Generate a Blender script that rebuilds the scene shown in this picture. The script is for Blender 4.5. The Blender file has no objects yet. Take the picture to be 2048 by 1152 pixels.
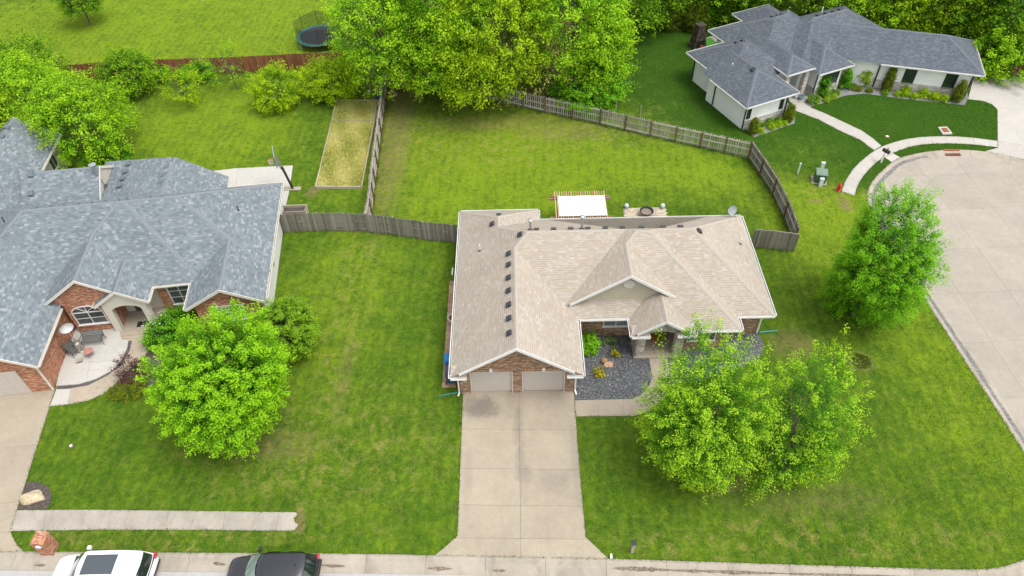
import bpy, bmesh, math, random
import numpy as np
from mathutils import Vector, Matrix

random.seed(7)
RNG = np.random.default_rng(7)
scene = bpy.context.scene
COL = scene.collection

# ---------------------------------------------------------------- camera
CAM_H = 37.0
F_PX = 1480.05                      # focal length in pixels of a 2048 px wide frame
PITCH, YAW, ROLL = (math.radians(a) for a in (45.9667, -0.71, 1.62714))
_cy, _sy = math.cos(YAW), math.sin(YAW)
FWD = Vector((_sy * math.cos(PITCH), _cy * math.cos(PITCH), -math.sin(PITCH)))
_right = Vector((_cy, -_sy, 0)); _down = FWD.cross(_right)
RIGHT = _right * math.cos(ROLL) + _down * math.sin(ROLL)
DOWN = _down * math.cos(ROLL) - _right * math.sin(ROLL)
cam_data = bpy.data.cameras.new("camera")
cam = bpy.data.objects.new("camera", cam_data); COL.objects.link(cam)
cam_data.sensor_width = 36.0
cam_data.lens = F_PX / 2048 * 36.0
cam_data.clip_start = 0.5
cam_data.clip_end = 2000
_m = Matrix((RIGHT, -DOWN, -FWD)).transposed().to_4x4()
_m.translation = Vector((0, 0, CAM_H))
cam.matrix_world = _m
scene.camera = cam

# ---------------------------------------------------------------- sky, sun, exposure
SUN_ELEV, SUN_AZ = math.radians(66), math.radians(118)     # azimuth measured from +Y towards +X
world = bpy.data.worlds.new("World"); scene.world = world
world.use_nodes = True
wn, wl = world.node_tree.nodes, world.node_tree.links
wn.clear()
w_out = wn.new("ShaderNodeOutputWorld"); w_bg = wn.new("ShaderNodeBackground")
w_sky = wn.new("ShaderNodeTexSky"); w_hsv = wn.new("ShaderNodeHueSaturation")
w_sky.sky_type = 'NISHITA'; w_sky.sun_disc = False
w_sky.sun_elevation = SUN_ELEV; w_sky.sun_rotation = SUN_AZ
w_sky.dust_density = 4.0; w_sky.air_density = 1.2; w_sky.ozone_density = 0.6
w_hsv.inputs['Saturation'].default_value = 0.22
wl.new(w_sky.outputs[0], w_hsv.inputs['Color']); wl.new(w_hsv.outputs[0], w_bg.inputs['Color'])
w_bg.inputs['Strength'].default_value = 0.15
wl.new(w_bg.outputs[0], w_out.inputs['Surface'])
sun_data = bpy.data.lights.new("sun", 'SUN'); sun_data.energy = 0.8
sun_data.angle = math.radians(26); sun_data.color = (1.0, 0.965, 0.91)
sun = bpy.data.objects.new("sun", sun_data); COL.objects.link(sun)
_sd = Vector((math.sin(SUN_AZ) * math.cos(SUN_ELEV), math.cos(SUN_AZ) * math.cos(SUN_ELEV), math.sin(SUN_ELEV)))
sun.rotation_euler = _sd.to_track_quat('Z', 'Y').to_euler()
sun.location = _sd * 120
vs = scene.view_settings
vs.view_transform = 'Standard'; vs.look = 'None'; vs.gamma = 1.0; vs.use_curve_mapping = False
vs.exposure = 0.98
scene.cycles.use_denoising = True
scene.cycles.max_bounces = 7; scene.cycles.diffuse_bounces = 3
scene.cycles.glossy_bounces = 3; scene.cycles.transmission_bounces = 4; scene.cycles.transparent_max_bounces = 4
scene.cycles.caustics_reflective = False; scene.cycles.caustics_refractive = False

# ---------------------------------------------------------------- measuring: photo pixel -> point at height z
def P(x, y, z=0.0):
    v = RIGHT * ((x - 1024) / F_PX) + DOWN * ((y - 576) / F_PX) + FWD
    t = (z - CAM_H) / v.z
    return Vector((v.x * t, v.y * t, z))

def PP(pts, z=0.0):
    return [P(x, y, z) for x, y in pts]

# ---------------------------------------------------------------- object helpers
def tag(o, label=None, cat=None, group=None, kind=None):
    if label: o['label'] = label
    if cat: o['category'] = cat
    if group: o['group'] = group
    if kind: o['kind'] = kind
    return o

def empty(name, loc=(0, 0, 0), rz=0.0, label=None, cat=None, group=None, kind=None):
    o = bpy.data.objects.new(name, None); COL.objects.link(o)
    o.location = loc; o.rotation_euler = (0, 0, rz); o.empty_display_size = 0.2
    return tag(o, label, cat, group, kind)

def link(name, me, parent=None, loc=(0, 0, 0), rot=(0, 0, 0), scale=(1, 1, 1)):
    o = bpy.data.objects.new(name, me); COL.objects.link(o)
    o.parent = parent; o.location = loc; o.rotation_euler = rot; o.scale = scale
    return o

def copy_tree(o, parent=None):
    c = o.copy(); COL.objects.link(c); c.parent = parent
    for ch in list(o.children):
        copy_tree(ch, c)
    return c

class MB:
    """collects faces; every face gets UVs in metres: u level, v up the slope"""
    def __init__(s):
        s.v, s.f, s.m = [], [], []
    def face(s, pts, m=0):
        i = len(s.v); s.v += [tuple(p) for p in pts]; s.f.append(list(range(i, i + len(pts)))); s.m.append(m)
    def box(s, x0, x1, y0, y1, z0, z1, m=0):
        if x0 > x1: x0, x1 = x1, x0
        if y0 > y1: y0, y1 = y1, y0
        if z0 > z1: z0, z1 = z1, z0
        a = [(x0, y0), (x1, y0), (x1, y1), (x0, y1)]
        s.prism(a, z0, z1, m)
    def prism(s, poly, z0, z1, m=0, bottom=True):
        n = len(poly)
        ar = sum(poly[i][0] * poly[(i + 1) % n][1] - poly[(i + 1) % n][0] * poly[i][1] for i in range(n))
        if ar < 0: poly = poly[::-1]
        s.face([(p[0], p[1], z1) for p in poly], m)
        if bottom: s.face([(p[0], p[1], z0) for p in poly[::-1]], m)
        for i in range(n):
            a, b = poly[i], poly[(i + 1) % n]
            s.face([(a[0], a[1], z0), (b[0], b[1], z0), (b[0], b[1], z1), (a[0], a[1], z1)], m)
    def obox(s, c, ux, uy, uz, m=0):
        """oriented box: centre and three half-extent vectors"""
        c, ux, uy, uz = Vector(c), Vector(ux), Vector(uy), Vector(uz)
        k = lambda a, b, d: c + ux * a + uy * b + uz * d
        for q in (((1, -1, -1), (1, 1, -1), (1, 1, 1), (1, -1, 1)), ((-1, 1, -1), (-1, -1, -1), (-1, -1, 1), (-1, 1, 1)),
                  ((1, 1, -1), (-1, 1, -1), (-1, 1, 1), (1, 1, 1)), ((-1, -1, -1), (1, -1, -1), (1, -1, 1), (-1, -1, 1)),
                  ((-1, -1, 1), (1, -1, 1), (1, 1, 1), (-1, 1, 1)), ((-1, 1, -1), (1, 1, -1), (1, -1, -1), (-1, -1, -1))):
            s.face([k(*t) for t in q], m)
    def beam(s, a, b, w, h, m=0, up=(0, 0, 1)):
        """rectangular bar from a to b, w wide sideways, h tall"""
        a, b = Vector(a), Vector(b); d = (b - a)
        if d.length < 1e-6: return
        t = d.normalized(); up = Vector(up)
        if abs(t.dot(up)) > 0.98: up = Vector((0, 1, 0))
        sx = t.cross(up).normalized(); sz = sx.cross(t)
        s.obox((a + b) / 2, d / 2, sx * (w / 2), sz * (h / 2), m)
    def tube(s, pts, r, n=8, m=0, cap=True):
        """round tube through pts; r a number or one radius per point"""
        pts = [Vector(p) for p in pts]
        rs = [r] * len(pts) if not hasattr(r, '__len__') else r
        rings = []
        for i, p in enumerate(pts):
            t = (pts[min(i + 1, len(pts) - 1)] - pts[max(i - 1, 0)]).normalized()
            up = Vector((0, 0, 1)) if abs(t.z) < 0.95 else Vector((0, 1, 0))
            a = t.cross(up).normalized(); b = t.cross(a)
            rings.append([p + (a * math.cos(k * 2 * math.pi / n) + b * math.sin(k * 2 * math.pi / n)) * rs[i] for k in range(n)])
        for i in range(len(rings) - 1):
            for k in range(n):
                s.face([rings[i][k], rings[i + 1][k], rings[i + 1][(k + 1) % n], rings[i][(k + 1) % n]], m)
        if cap:
            s.face(rings[0], m); s.face(rings[-1][::-1], m)
    def lathe(s, prof, n=16, m=0, c=(0, 0, 0)):
        """prof: list of (radius, z)"""
        cx, cy, cz = c
        ring = lambda r, z: [(cx + r * math.cos(k * 2 * math.pi / n), cy + r * math.sin(k * 2 * math.pi / n), cz + z) for k in range(n)]
        R = [ring(max(r, 1e-4), z) for r, z in prof]
        for i in range(len(R) - 1):
            for k in range(n):
                s.face([R[i][k], R[i][(k + 1) % n], R[i + 1][(k + 1) % n], R[i + 1][k]], m)
    def mesh(s, name, mats, smooth=False, merge=False):
        me = bpy.data.meshes.new(name)
        me.from_pydata(s.v, [], s.f)
        mats = mats if isinstance(mats, (list, tuple)) else [mats]
        for m in mats: me.materials.append(m)
        uv = me.uv_layers.new(name="UVMap")
        for p, mi in zip(me.polygons, s.m):
            p.material_index = mi; p.use_smooth = smooth
            n = p.normal
            if abs(n.z) > 0.995: ua, va = Vector((1, 0, 0)), Vector((0, 1, 0))
            else:
                ua = Vector((0, 0, 1)).cross(n).normalized(); va = n.cross(ua)
            for li in p.loop_indices:
                co = me.vertices[me.loops[li].vertex_index].co
                uv.data[li].uv = (co.dot(ua), co.dot(va))
        if merge:
            bm = bmesh.new(); bm.from_mesh(me)
            bmesh.ops.remove_doubles(bm, verts=bm.verts, dist=1e-4)
            bmesh.ops.recalc_face_normals(bm, faces=bm.faces)
            bm.to_mesh(me); bm.free()
        return me
    def build(s, name, mats, parent=None, smooth=False, merge=False, **kw):
        return link(name, s.mesh(name, mats, smooth, merge), parent, **kw)

def bevel(o, w=0.01, seg=1):
    b = o.modifiers.new("bevel", 'BEVEL'); b.width = w; b.segments = seg; b.limit_method = 'ANGLE'
    return o

# ---------------------------------------------------------------- materials
def lin(r, g, b, k=1.0):
    f = lambda c: (c / 255 / 12.92 if c / 255 <= 0.04045 else ((c / 255 + 0.055) / 1.055) ** 2.4) * k
    return (f(r), f(g), f(b), 1.0)

class NT:
    """small node-tree builder"""
    def __init__(s, name):
        s.mat = bpy.data.materials.new(name); s.mat.use_nodes = True
        s.t = s.mat.node_tree; s.n = s.t.nodes; s.l = s.t.links
        s.bsdf = s.n["Principled BSDF"]; s.out = s.n["Material Output"]
    def node(s, kind, **kw):
        n = s.n.new(kind)
        for k, v in kw.items(): setattr(n, k, v)
        return n
    def put(s, sock, v):
        if hasattr(v, 'links') or isinstance(v, bpy.types.NodeSocket): s.l.new(v, sock)
        else: sock.default_value = v
    def coord(s, kind='Object'):
        return s.node("ShaderNodeTexCoord").outputs[kind]
    def mapping(s, vec, scale=(1, 1, 1), loc=(0, 0, 0), rot=(0, 0, 0)):
        n = s.node("ShaderNodeMapping"); s.put(n.inputs['Vector'], vec)
        n.inputs['Scale'].default_value = scale; n.inputs['Location'].default_value = loc; n.inputs['Rotation'].default_value = rot
        return n.outputs[0]
    def noise(s, vec, scale=5, detail=4, rough=0.55, dist=0.0):
        n = s.node("ShaderNodeTexNoise"); s.put(n.inputs['Vector'], vec)
        n.inputs['Scale'].default_value = scale; n.inputs['Detail'].default_value = detail
        n.inputs['Roughness'].default_value = rough; n.inputs['Distortion'].default_value = dist
        return n.outputs['Fac']
    def ramp(s, fac, stops, interp='LINEAR'):
        n = s.node("ShaderNodeValToRGB"); s.put(n.inputs['Fac'], fac); cr = n.color_ramp; cr.interpolation = interp
        while len(cr.elements) < len(stops): cr.elements.new(0.5)
        for e, (p, c) in zip(cr.elements, stops):
            e.position = p; e.color = c if hasattr(c, '__len__') else (c, c, c, 1)
        return n.outputs['Color']
    def math(s, op, a, b=0.0, c=None, clamp=False):
        n = s.node("ShaderNodeMath", operation=op, use_clamp=clamp); s.put(n.inputs[0], a); s.put(n.inputs[1], b)
        if c is not None: s.put(n.inputs[2], c)
        return n.outputs[0]
    def mix(s, fac, a, b, mode='MIX'):
        n = s.node("ShaderNodeMix", data_type='RGBA', blend_type=mode, clamp_factor=True)
        s.put(n.inputs[0], fac); s.put(n.inputs[6], a); s.put(n.inputs[7], b)
        return n.outputs[2]
    def bump(s, h, strength=0.3, dist=0.05):
        n = s.node("ShaderNodeBump"); s.put(n.inputs['Height'], h)
        n.inputs['Strength'].default_value = strength; n.inputs['Distance'].default_value = dist
        s.l.new(n.outputs[0], s.bsdf.inputs['Normal'])
    def base(s, c): s.put(s.bsdf.inputs['Base Color'], c); return s
    def set(s, **kw):
        for k, v in kw.items(): s.put(s.bsdf.inputs[k.replace('_', ' ')], v)
        return s
    def sep(s, vec):
        n = s.node("ShaderNodeSeparateXYZ"); s.put(n.inputs[0], vec); return n.outputs
    def comb(s, x, y, z=0.0):
        n = s.node("ShaderNodeCombineXYZ")
        for i, v in enumerate((x, y, z)): s.put(n.inputs[i], v)
        return n.outputs[0]
    def white(s, vec):
        n = s.node("ShaderNodeTexWhiteNoise", noise_dimensions='3D'); s.put(n.inputs['Vector'], vec); return n.outputs

def mul(c, k): return (c[0] * k, c[1] * k, c[2] * k, 1)

def plain(name, col, rough=0.6, var=0.18, scale=6.0, metal=0.0, bump=0.0, spec=0.5):
    """one colour with grain and soft weathering"""
    t = NT(name); co = t.coord()
    f = t.noise(co, scale, 5, 0.6)
    t.base(t.ramp(f, [(0.25, mul(col, 1 - var)), (0.75, mul(col, 1 + var))]))
    t.set(Roughness=rough, Metallic=metal, Specular_IOR_Level=spec)
    if bump: t.bump(t.noise(co, scale * 6, 4), bump, 0.02)
    return t.mat

def wood(name, c1, c2, scale=1.0, along='Z', rough=0.85):
    """boards: grain stretched along one axis, each object its own shade"""
    t = NT(name); co = t.coord()
    sc = {'X': (0.6, 9, 9), 'Y': (9, 0.6, 9), 'Z': (9, 9, 0.6)}[along]
    g = t.noise(t.mapping(co, tuple(k * scale for k in sc)), 3.0, 5, 0.65)
    oi = t.node("ShaderNodeObjectInfo")
    f = t.math('ADD', t.math('MULTIPLY', g, 0.75), t.math('MULTIPLY', oi.outputs['Random'], 0.45))
    t.base(t.ramp(f, [(0.25, c1), (0.85, c2)])); t.set(Roughness=rough, Specular_IOR_Level=0.25)
    t.bump(g, 0.35, 0.01)
    return t.mat

def shingle(name, stops, line, line_amt, tab=0.30, course=0.135, lap=0.2, weather=0.12):
    """asphalt shingles on the metre UVs: random tab shades, dark lap lines"""
    t = NT(name); uv = t.sep(t.coord('UV'))
    row = t.math('FLOOR', t.math('DIVIDE', uv[1], course))
    fv = t.math('FRACT', t.math('DIVIDE', uv[1], course))
    shift = t.white(t.comb(row, 3.7, 1.3))[0]
    uu = t.math('ADD', t.math('DIVIDE', uv[0], tab), t.math('MULTIPLY', shift, 7.0))
    cell = t.math('FLOOR', uu); fu = t.math('FRACT', uu)
    w = t.white(t.comb(cell, row, 0.5)); w2 = t.white(t.comb(cell, row, 9.5))
    col = t.ramp(w[0], stops)
    lapmask = t.math('LESS_THAN', fv, lap)
    amt = t.math('MULTIPLY', lapmask, t.math('MULTIPLY', t.math('GREATER_THAN', w2[0], 0.35), line_amt))
    col = t.mix(amt, col, line)
    co = t.coord()
    big = t.ramp(t.noise(co, 0.35, 3), [(0.3, 1 - weather), (0.7, 1 + weather * 0.5)])
    fine = t.ramp(t.noise(co, 55, 2), [(0.3, 0.88), (0.7, 1.1)])
    col = t.mix(1.0, col, big, 'MULTIPLY'); col = t.mix(1.0, col, fine, 'MULTIPLY')
    t.base(col); t.set(Roughness=0.92, Specular_IOR_Level=0.2)
    h = t.math('ADD', t.math('MULTIPLY', fv, -1.0), t.math('MULTIPLY', t.math('GREATER_THAN', w2[0], 0.5), 0.5))
    t.bump(h, 0.35, 0.012)
    return t.mat

def brick(name, stops, mortar, bw=0.21, bh=0.075):
    t = NT(name); uv = t.sep(t.coord('UV'))
    r = t.math('DIVIDE', uv[1], bh); row = t.math('FLOOR', r); fv = t.math('FRACT', r)
    uu = t.math('ADD', t.math('DIVIDE', uv[0], bw), t.math('MULTIPLY', t.math('MODULO', row, 2.0), 0.5))
    cell = t.math('FLOOR', uu); fu = t.math('FRACT', uu)
    w = t.white(t.comb(cell, row, 0.5))
    col = t.ramp(w[0], stops)
    m = t.math('MAXIMUM', t.math('LESS_THAN', fv, 0.14), t.math('LESS_THAN', fu, 0.05))
    col = t.mix(m, col, mortar)
    col = t.mix(1.0, col, t.ramp(t.noise(t.coord(), 1.2, 4), [(0.3, 0.86), (0.7, 1.1)]), 'MULTIPLY')
    t.base(col); t.set(Roughness=0.9, Specular_IOR_Level=0.2)
    t.bump(t.math('SUBTRACT', 1.0, m), 0.5, 0.01)
    return t.mat

def siding(name, col, pitch=0.15, vertical=False, depth=0.5):
    t = NT(name); uv = t.sep(t.coord('UV'))
    f = t.math('FRACT', t.math('DIVIDE', uv[0] if vertical else uv[1], pitch))
    line = t.math('LESS_THAN', f, 0.10)
    c = t.mix(t.math('MULTIPLY', line, 0.35), col, mul(col, 0.45))
    c = t.mix(1.0, c, t.ramp(t.noise(t.coord(), 0.8, 4), [(0.3, 0.93), (0.7, 1.04)]), 'MULTIPLY')
    t.base(c); t.set(Roughness=0.65)
    t.bump(f, depth, 0.012)
    return t.mat

def stone(name, stops, scale=3.2, flat=2.0):
    t = NT(name); co = t.mapping(t.coord('UV'), (1, flat, 1))
    v = t.node("ShaderNodeTexVoronoi", feature='F1'); t.put(v.inputs['Vector'], co); v.inputs['Scale'].default_value = scale
    e = t.node("ShaderNodeTexVoronoi", feature='DISTANCE_TO_EDGE'); t.put(e.inputs['Vector'], co); e.inputs['Scale'].default_value = scale
    col = t.ramp(t.sep(v.outputs['Color'])[0], stops)
    j = t.ramp(e.outputs['Distance'], [(0.0, 0.55), (0.06, 1.0)])
    col = t.mix(1.0, col, j, 'MULTIPLY')
    col = t.mix(1.0, col, t.ramp(t.noise(t.coord(), 14, 4), [(0.3, 0.82), (0.7, 1.12)]), 'MULTIPLY')
    t.base(col); t.set(Roughness=0.92, Specular_IOR_Level=0.2); t.bump(e.outputs['Distance'], 0.5, 0.03)
    return t.mat

def concrete(name, col, var=0.10, stain=0.25, stain_col=(0.16, 0.15, 0.14, 1), stain_scale=0.45, thresh=0.58, oil=()):
    t = NT(name); co = t.coord()
    geo = t.node("ShaderNodeNewGeometry").outputs['Position']
    oi = t.node("ShaderNodeObjectInfo")
    big = t.noise(geo, 0.5, 5, 0.6, 0.4); fine = t.noise(geo, 26, 3, 0.7); mid = t.noise(geo, 3.2, 5, 0.65)
    c = t.ramp(big, [(0.3, mul(col, 1 - var)), (0.7, mul(col, 1 + var))])
    c = t.mix(1.0, c, t.ramp(mid, [(0.3, 0.92), (0.7, 1.05)]), 'MULTIPLY')
    c = t.mix(1.0, c, t.ramp(fine, [(0.25, 0.88), (0.75, 1.08)]), 'MULTIPLY')
    c = t.mix(1.0, c, t.ramp(oi.outputs['Random'], [(0.0, 0.95), (1.0, 1.04)]), 'MULTIPLY')
    st = t.math('MULTIPLY', t.ramp(t.noise(t.mapping(geo, (1, 0.6, 1), (31, 7, 0)), stain_scale, 6, 0.68, 0.6), [(thresh - 0.06, 0.0), (thresh + 0.17, 1.0)]), stain)
    c = t.mix(st, c, stain_col)
    if oil:
        wob = t.math('MULTIPLY', t.math('SUBTRACT', t.noise(geo, 1.7, 6, .75), .5), 2.2); acc = None
        for x, y, w, h, k in oil:
            b = t.math('MULTIPLY', px_blob(t, geo, x, y, w, h, soft=.6, wob=wob), k); acc = b if acc is None else t.math('MAXIMUM', acc, b)
        c = t.mix(acc, c, (.12, .105, .095, 1))
    t.base(c); t.set(Roughness=0.88, Specular_IOR_Level=0.3); t.bump(fine, 0.25, 0.006)
    return t.mat

# leaves: one material per species, per-leaf tone mixes new growth with painted inner shade and bright tips
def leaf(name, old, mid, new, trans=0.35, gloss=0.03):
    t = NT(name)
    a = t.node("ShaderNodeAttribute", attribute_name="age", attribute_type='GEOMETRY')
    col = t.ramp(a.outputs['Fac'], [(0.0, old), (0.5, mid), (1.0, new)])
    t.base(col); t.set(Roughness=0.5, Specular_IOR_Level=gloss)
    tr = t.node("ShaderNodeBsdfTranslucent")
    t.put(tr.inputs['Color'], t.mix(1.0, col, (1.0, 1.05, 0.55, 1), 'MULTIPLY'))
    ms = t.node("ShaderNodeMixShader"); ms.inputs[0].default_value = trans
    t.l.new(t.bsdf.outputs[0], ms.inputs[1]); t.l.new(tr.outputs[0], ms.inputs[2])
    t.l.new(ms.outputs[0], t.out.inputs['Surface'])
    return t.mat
# ================================================================ ground materials
def blob(t, pos, cx, cy, rx, ry, rot=0.0, soft=0.35, wob=None):
    """soft elliptical area on the ground, 1 inside"""
    mp = t.mapping(pos, (1, 1, 0), (0, 0, 0))
    n = t.node("ShaderNodeMapping", vector_type='TEXTURE'); t.put(n.inputs['Vector'], mp)
    n.inputs['Location'].default_value = (cx, cy, 0); n.inputs['Rotation'].default_value = (0, 0, rot)
    n.inputs['Scale'].default_value = (rx, ry, 1)
    ln = t.node("ShaderNodeVectorMath", operation='LENGTH'); t.l.new(n.outputs[0], ln.inputs[0])
    d = ln.outputs['Value']
    if wob is not None: d = t.math('ADD', d, wob)
    mr = t.node("ShaderNodeMapRange", interpolation_type='SMOOTHSTEP'); t.put(mr.inputs[0], d)
    mr.inputs[1].default_value = 1 - soft; mr.inputs[2].default_value = 1 + soft
    mr.inputs[3].default_value = 1.0; mr.inputs[4].default_value = 0.0
    return mr.outputs[0]

def px_blob(t, pos, x, y, w, h, **kw):
    c = P(x, y); a = P(x - w / 2, y); b = P(x + w / 2, y); u = P(x, y - h / 2); d = P(x, y + h / 2)
    return blob(t, pos, c.x, c.y, (b - a).length / 2, (u - d).length / 2, **kw)

def lawn_material():
    t = NT("lawn_grass")
    pos = t.node("ShaderNodeNewGeometry").outputs['Position']
    big = t.noise(pos, 0.14, 4, 0.6, 0.5)
    mid = t.noise(pos, 0.75, 5, 0.65, 0.4)
    tuft = t.noise(t.mapping(pos, (1.0, 0.75, 1)), 3.6, 5, 0.72, 0.3)
    blade = t.noise(t.mapping(pos, (1.0, 0.6, 1)), 17, 3, 0.8)
    wob = t.math('MULTIPLY', t.math('SUBTRACT', t.noise(pos, 0.6, 5, 0.7), 0.5), 1.5)
    wob2 = t.math('MULTIPLY', t.math('SUBTRACT', t.noise(pos, 2.2, 5, 0.72), 0.5), 2.6)
    # healthy grass: blue-green thick turf to yellow-green
    deep, green, lime = (0.031, 0.080, 0.007, 1), (0.074, 0.136, 0.010, 1), (0.148, 0.224, 0.012, 1)
    f = t.math('ADD', t.math('MULTIPLY', mid, 0.55), t.math('MULTIPLY', tuft, 0.80))
    f = t.math('SUBTRACT', f, 0.34)
    f = t.math('ADD', f, t.math('MULTIPLY', big, 0.30))
    # mowing swaths
    wv = t.node("ShaderNodeTexWave", wave_type='BANDS', bands_direction='X'); t.put(wv.inputs['Vector'], t.mapping(pos, rot=(0, 0, 0.06)))
    wv.inputs['Scale'].default_value = 0.42; wv.inputs['Distortion'].default_value = 3.5; wv.inputs['Detail'].default_value = 2; wv.inputs['Detail Scale'].default_value = 0.8
    f = t.math('ADD', f, t.math('MULTIPLY', t.math('SUBTRACT', wv.outputs['Fac'], 0.5), 0.06))
    # lush lawns: behind the plank fence, the rear half of the back garden
    lush = t.math('MAXIMUM', px_blob(t, pos, 330, 60, 900, 190, soft=0.25, wob=wob), px_blob(t, pos, 1350, 330, 560, 120, soft=0.5, wob=wob))
    lush = t.math('MAXIMUM', lush, px_blob(t, pos, 430, 250, 330, 170, soft=0.5, wob=wob))
    lush = t.math('MAXIMUM', lush, t.math('MULTIPLY', px_blob(t, pos, 1930, 780, 300, 420, soft=0.5, wob=wob), .6))
    lush = t.math('MAXIMUM', lush, px_blob(t, pos, 1000, 330, 560, 240, soft=0.4, wob=wob))
    lush = t.math('MAXIMUM', lush, px_blob(t, pos, 1640, 420, 220, 300, soft=0.4, wob=wob))
    lush = t.math('MAXIMUM', lush, t.math('MULTIPLY', px_blob(t, pos, 680, 600, 220, 300, soft=0.5, wob=wob), .6))
    f = t.math('ADD', f, t.math('MULTIPLY', lush, 0.22))
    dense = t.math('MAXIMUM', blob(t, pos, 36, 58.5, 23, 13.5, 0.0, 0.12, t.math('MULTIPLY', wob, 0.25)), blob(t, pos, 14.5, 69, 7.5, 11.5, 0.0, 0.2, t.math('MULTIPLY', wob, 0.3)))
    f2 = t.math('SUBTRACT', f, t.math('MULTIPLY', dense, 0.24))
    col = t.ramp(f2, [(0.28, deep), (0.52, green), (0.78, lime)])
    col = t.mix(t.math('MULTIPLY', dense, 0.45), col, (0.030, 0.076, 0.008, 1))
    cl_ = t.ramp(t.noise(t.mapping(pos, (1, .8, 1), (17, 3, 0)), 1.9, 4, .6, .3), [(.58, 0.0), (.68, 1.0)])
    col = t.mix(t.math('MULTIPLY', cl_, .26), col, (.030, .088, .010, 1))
    # thin, straw-coloured places
    straw = (0.27, 0.225, 0.070, 1)
    sp = t.ramp(t.noise(pos, 1.25, 6, 0.74, 0.5), [(0.50, 0.0), (0.70, 1.0)])
    sp2 = t.ramp(t.noise(t.mapping(pos, (1, 1, 1), (40, 11, 0)), 5.5, 4, 0.7), [(0.55, 0.0), (0.72, 1.0)])
    area = t.math('MAXIMUM', px_blob(t, pos, 960, 270, 420, 120, soft=0.4, wob=wob), px_blob(t, pos, 640, 900, 480, 220, soft=0.5, wob=wob))
    area = t.math('MAXIMUM', area, px_blob(t, pos, 1250, 262, 260, 60, soft=0.4, wob=wob))
    area = t.math('MAXIMUM', area, px_blob(t, pos, 690, 640, 90, 420, soft=0.5, wob=wob))
    area = t.math('MAXIMUM', area, px_blob(t, pos, 1600, 1080, 800, 80, soft=0.4, wob=wob))
    area = t.math('MAXIMUM', area, px_blob(t, pos, 320, 1070, 700, 60, soft=0.4, wob=wob))
    area = t.math('MAXIMUM', area, px_blob(t, pos, 1330, 170, 150, 160, soft=0.5, wob=wob))
    area = t.math('MAXIMUM', area, px_blob(t, pos, 1650, 330, 190, 130, soft=0.5, wob=wob))
    amt = t.math('ADD', t.math('MULTIPLY', sp, t.math('ADD', t.math('MULTIPLY', area, 0.50), 0.17)), t.math('MULTIPLY', sp2, t.math('ADD', t.math('MULTIPLY', area, 0.42), 0.11)))
    amt = t.math('MULTIPLY', amt, t.math('SUBTRACT', 1.0, t.math('MULTIPLY', dense, 0.85)))
    col = t.mix(amt, col, straw)
    # worn bare earth
    earth = (0.20, 0.135, 0.075, 1)
    bare = None
    for (x, y, w, h, k) in ((792, 260, 60, 300, .75), (800, 165, 110, 90, 1.0), (1060, 190, 240, 40, .7), (1000, 245, 280, 34, .42), (1130, 262, 170, 34, .5), (1590, 690, 90, 60, .7),
                            (1690, 408, 26, 30, 1.0), (1741, 392, 20, 26, 1.0), (1630, 402, 24, 10, .9), (625, 383, 26, 18, 1.0), (1620, 1000, 300, 60, .35), (690, 740, 30, 200, .3), (1722, 724, 50, 34, .8),
                            (598, 1045, 24, 44, 1.0), (735, 135, 50, 40, 1.0), (1450, 960, 90, 60, .6), (560, 890, 150, 60, .5), (1290, 30, 90, 26, 1.0), (1340, 20, 160, 30, .9), (1085, 200, 80, 26, .9)):
        b = t.math('MULTIPLY', px_blob(t, pos, x, y, w, h, soft=0.5, wob=wob2), k)
        bare = b if bare is None else t.math('MAXIMUM', bare, b)
    brk = t.ramp(t.noise(pos, 2.6, 6, .75, .6), [(.38, .12), (.58, 1.0)])
    col = t.mix(t.math('MULTIPLY', t.math('MULTIPLY', bare, brk), 0.85), col, earth)
    col = t.mix(1.0, col, t.ramp(blade, [(0.25, 0.58), (0.5, 1.0), (0.78, 1.5)]), 'MULTIPLY')
    t.base(col); t.set(Roughness=0.9, Specular_IOR_Level=0.04)
    h = t.math('ADD', t.math('MULTIPLY', tuft, 0.7), t.math('MULTIPLY', blade, 0.45))
    t.bump(h, 0.9, 0.09)
    return t.mat

M = {}
M['lawn'] = lawn_material()
M['soil'] = plain("soil", (0.10, 0.075, 0.05, 1), 0.95, 0.3, 3, bump=0.3)
M['drive'] = concrete("driveway_concrete", (0.325, 0.278, 0.212, 1), 0.09, 0.50, (0.17, 0.15, 0.13, 1), 0.40, 0.60)
M['drive_main'] = concrete("stained_driveway_concrete", (0.325, 0.278, 0.212, 1), 0.09, 0.40, (0.17, 0.15, 0.13, 1), 0.40, 0.60,
    oil=[(962, 817, 66, 40, .70), (945, 806, 26, 26, .4), (1030, 815, 40, 60, .2), (1036, 845, 20, 90, .36), (1041, 925, 18, 90, .32), (1046, 945, 30, 40, .35), (1100, 808, 80, 40, .14), (1150, 920, 14, 150, .2), (1112, 962, 60, 40, .22), (935, 970, 18, 120, .18)])
M['walk'] = concrete("walk_concrete", (0.335, 0.285, 0.22, 1), 0.09, 0.35, (0.20, 0.17, 0.14, 1), 0.7, 0.6)
M['grey_walk'] = concrete("sidewalk_concrete", (0.35, 0.318, 0.27, 1), 0.12, 0.45, (0.17, 0.155, 0.14, 1), 1.1, 0.52)
M['new_walk'] = concrete("new_concrete", (0.40, 0.375, 0.34, 1), 0.05, 0.15, (0.33, 0.31, 0.28, 1), 0.6, 0.62)
M['pale'] = concrete("pale_concrete", (0.42, 0.405, 0.37, 1), 0.05, 0.15, (0.36, 0.34, 0.31, 1), 0.7, 0.6)
M['court'] = concrete("court_concrete", (0.315, 0.283, 0.236, 1), 0.07, 0.40, (0.25, 0.235, 0.22, 1), 0.30, 0.56)
M['kerb'] = concrete("kerb_concrete", (0.335, 0.295, 0.24, 1), 0.10, 0.55, (0.15, 0.13, 0.11, 1), 0.9, 0.54)
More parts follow.
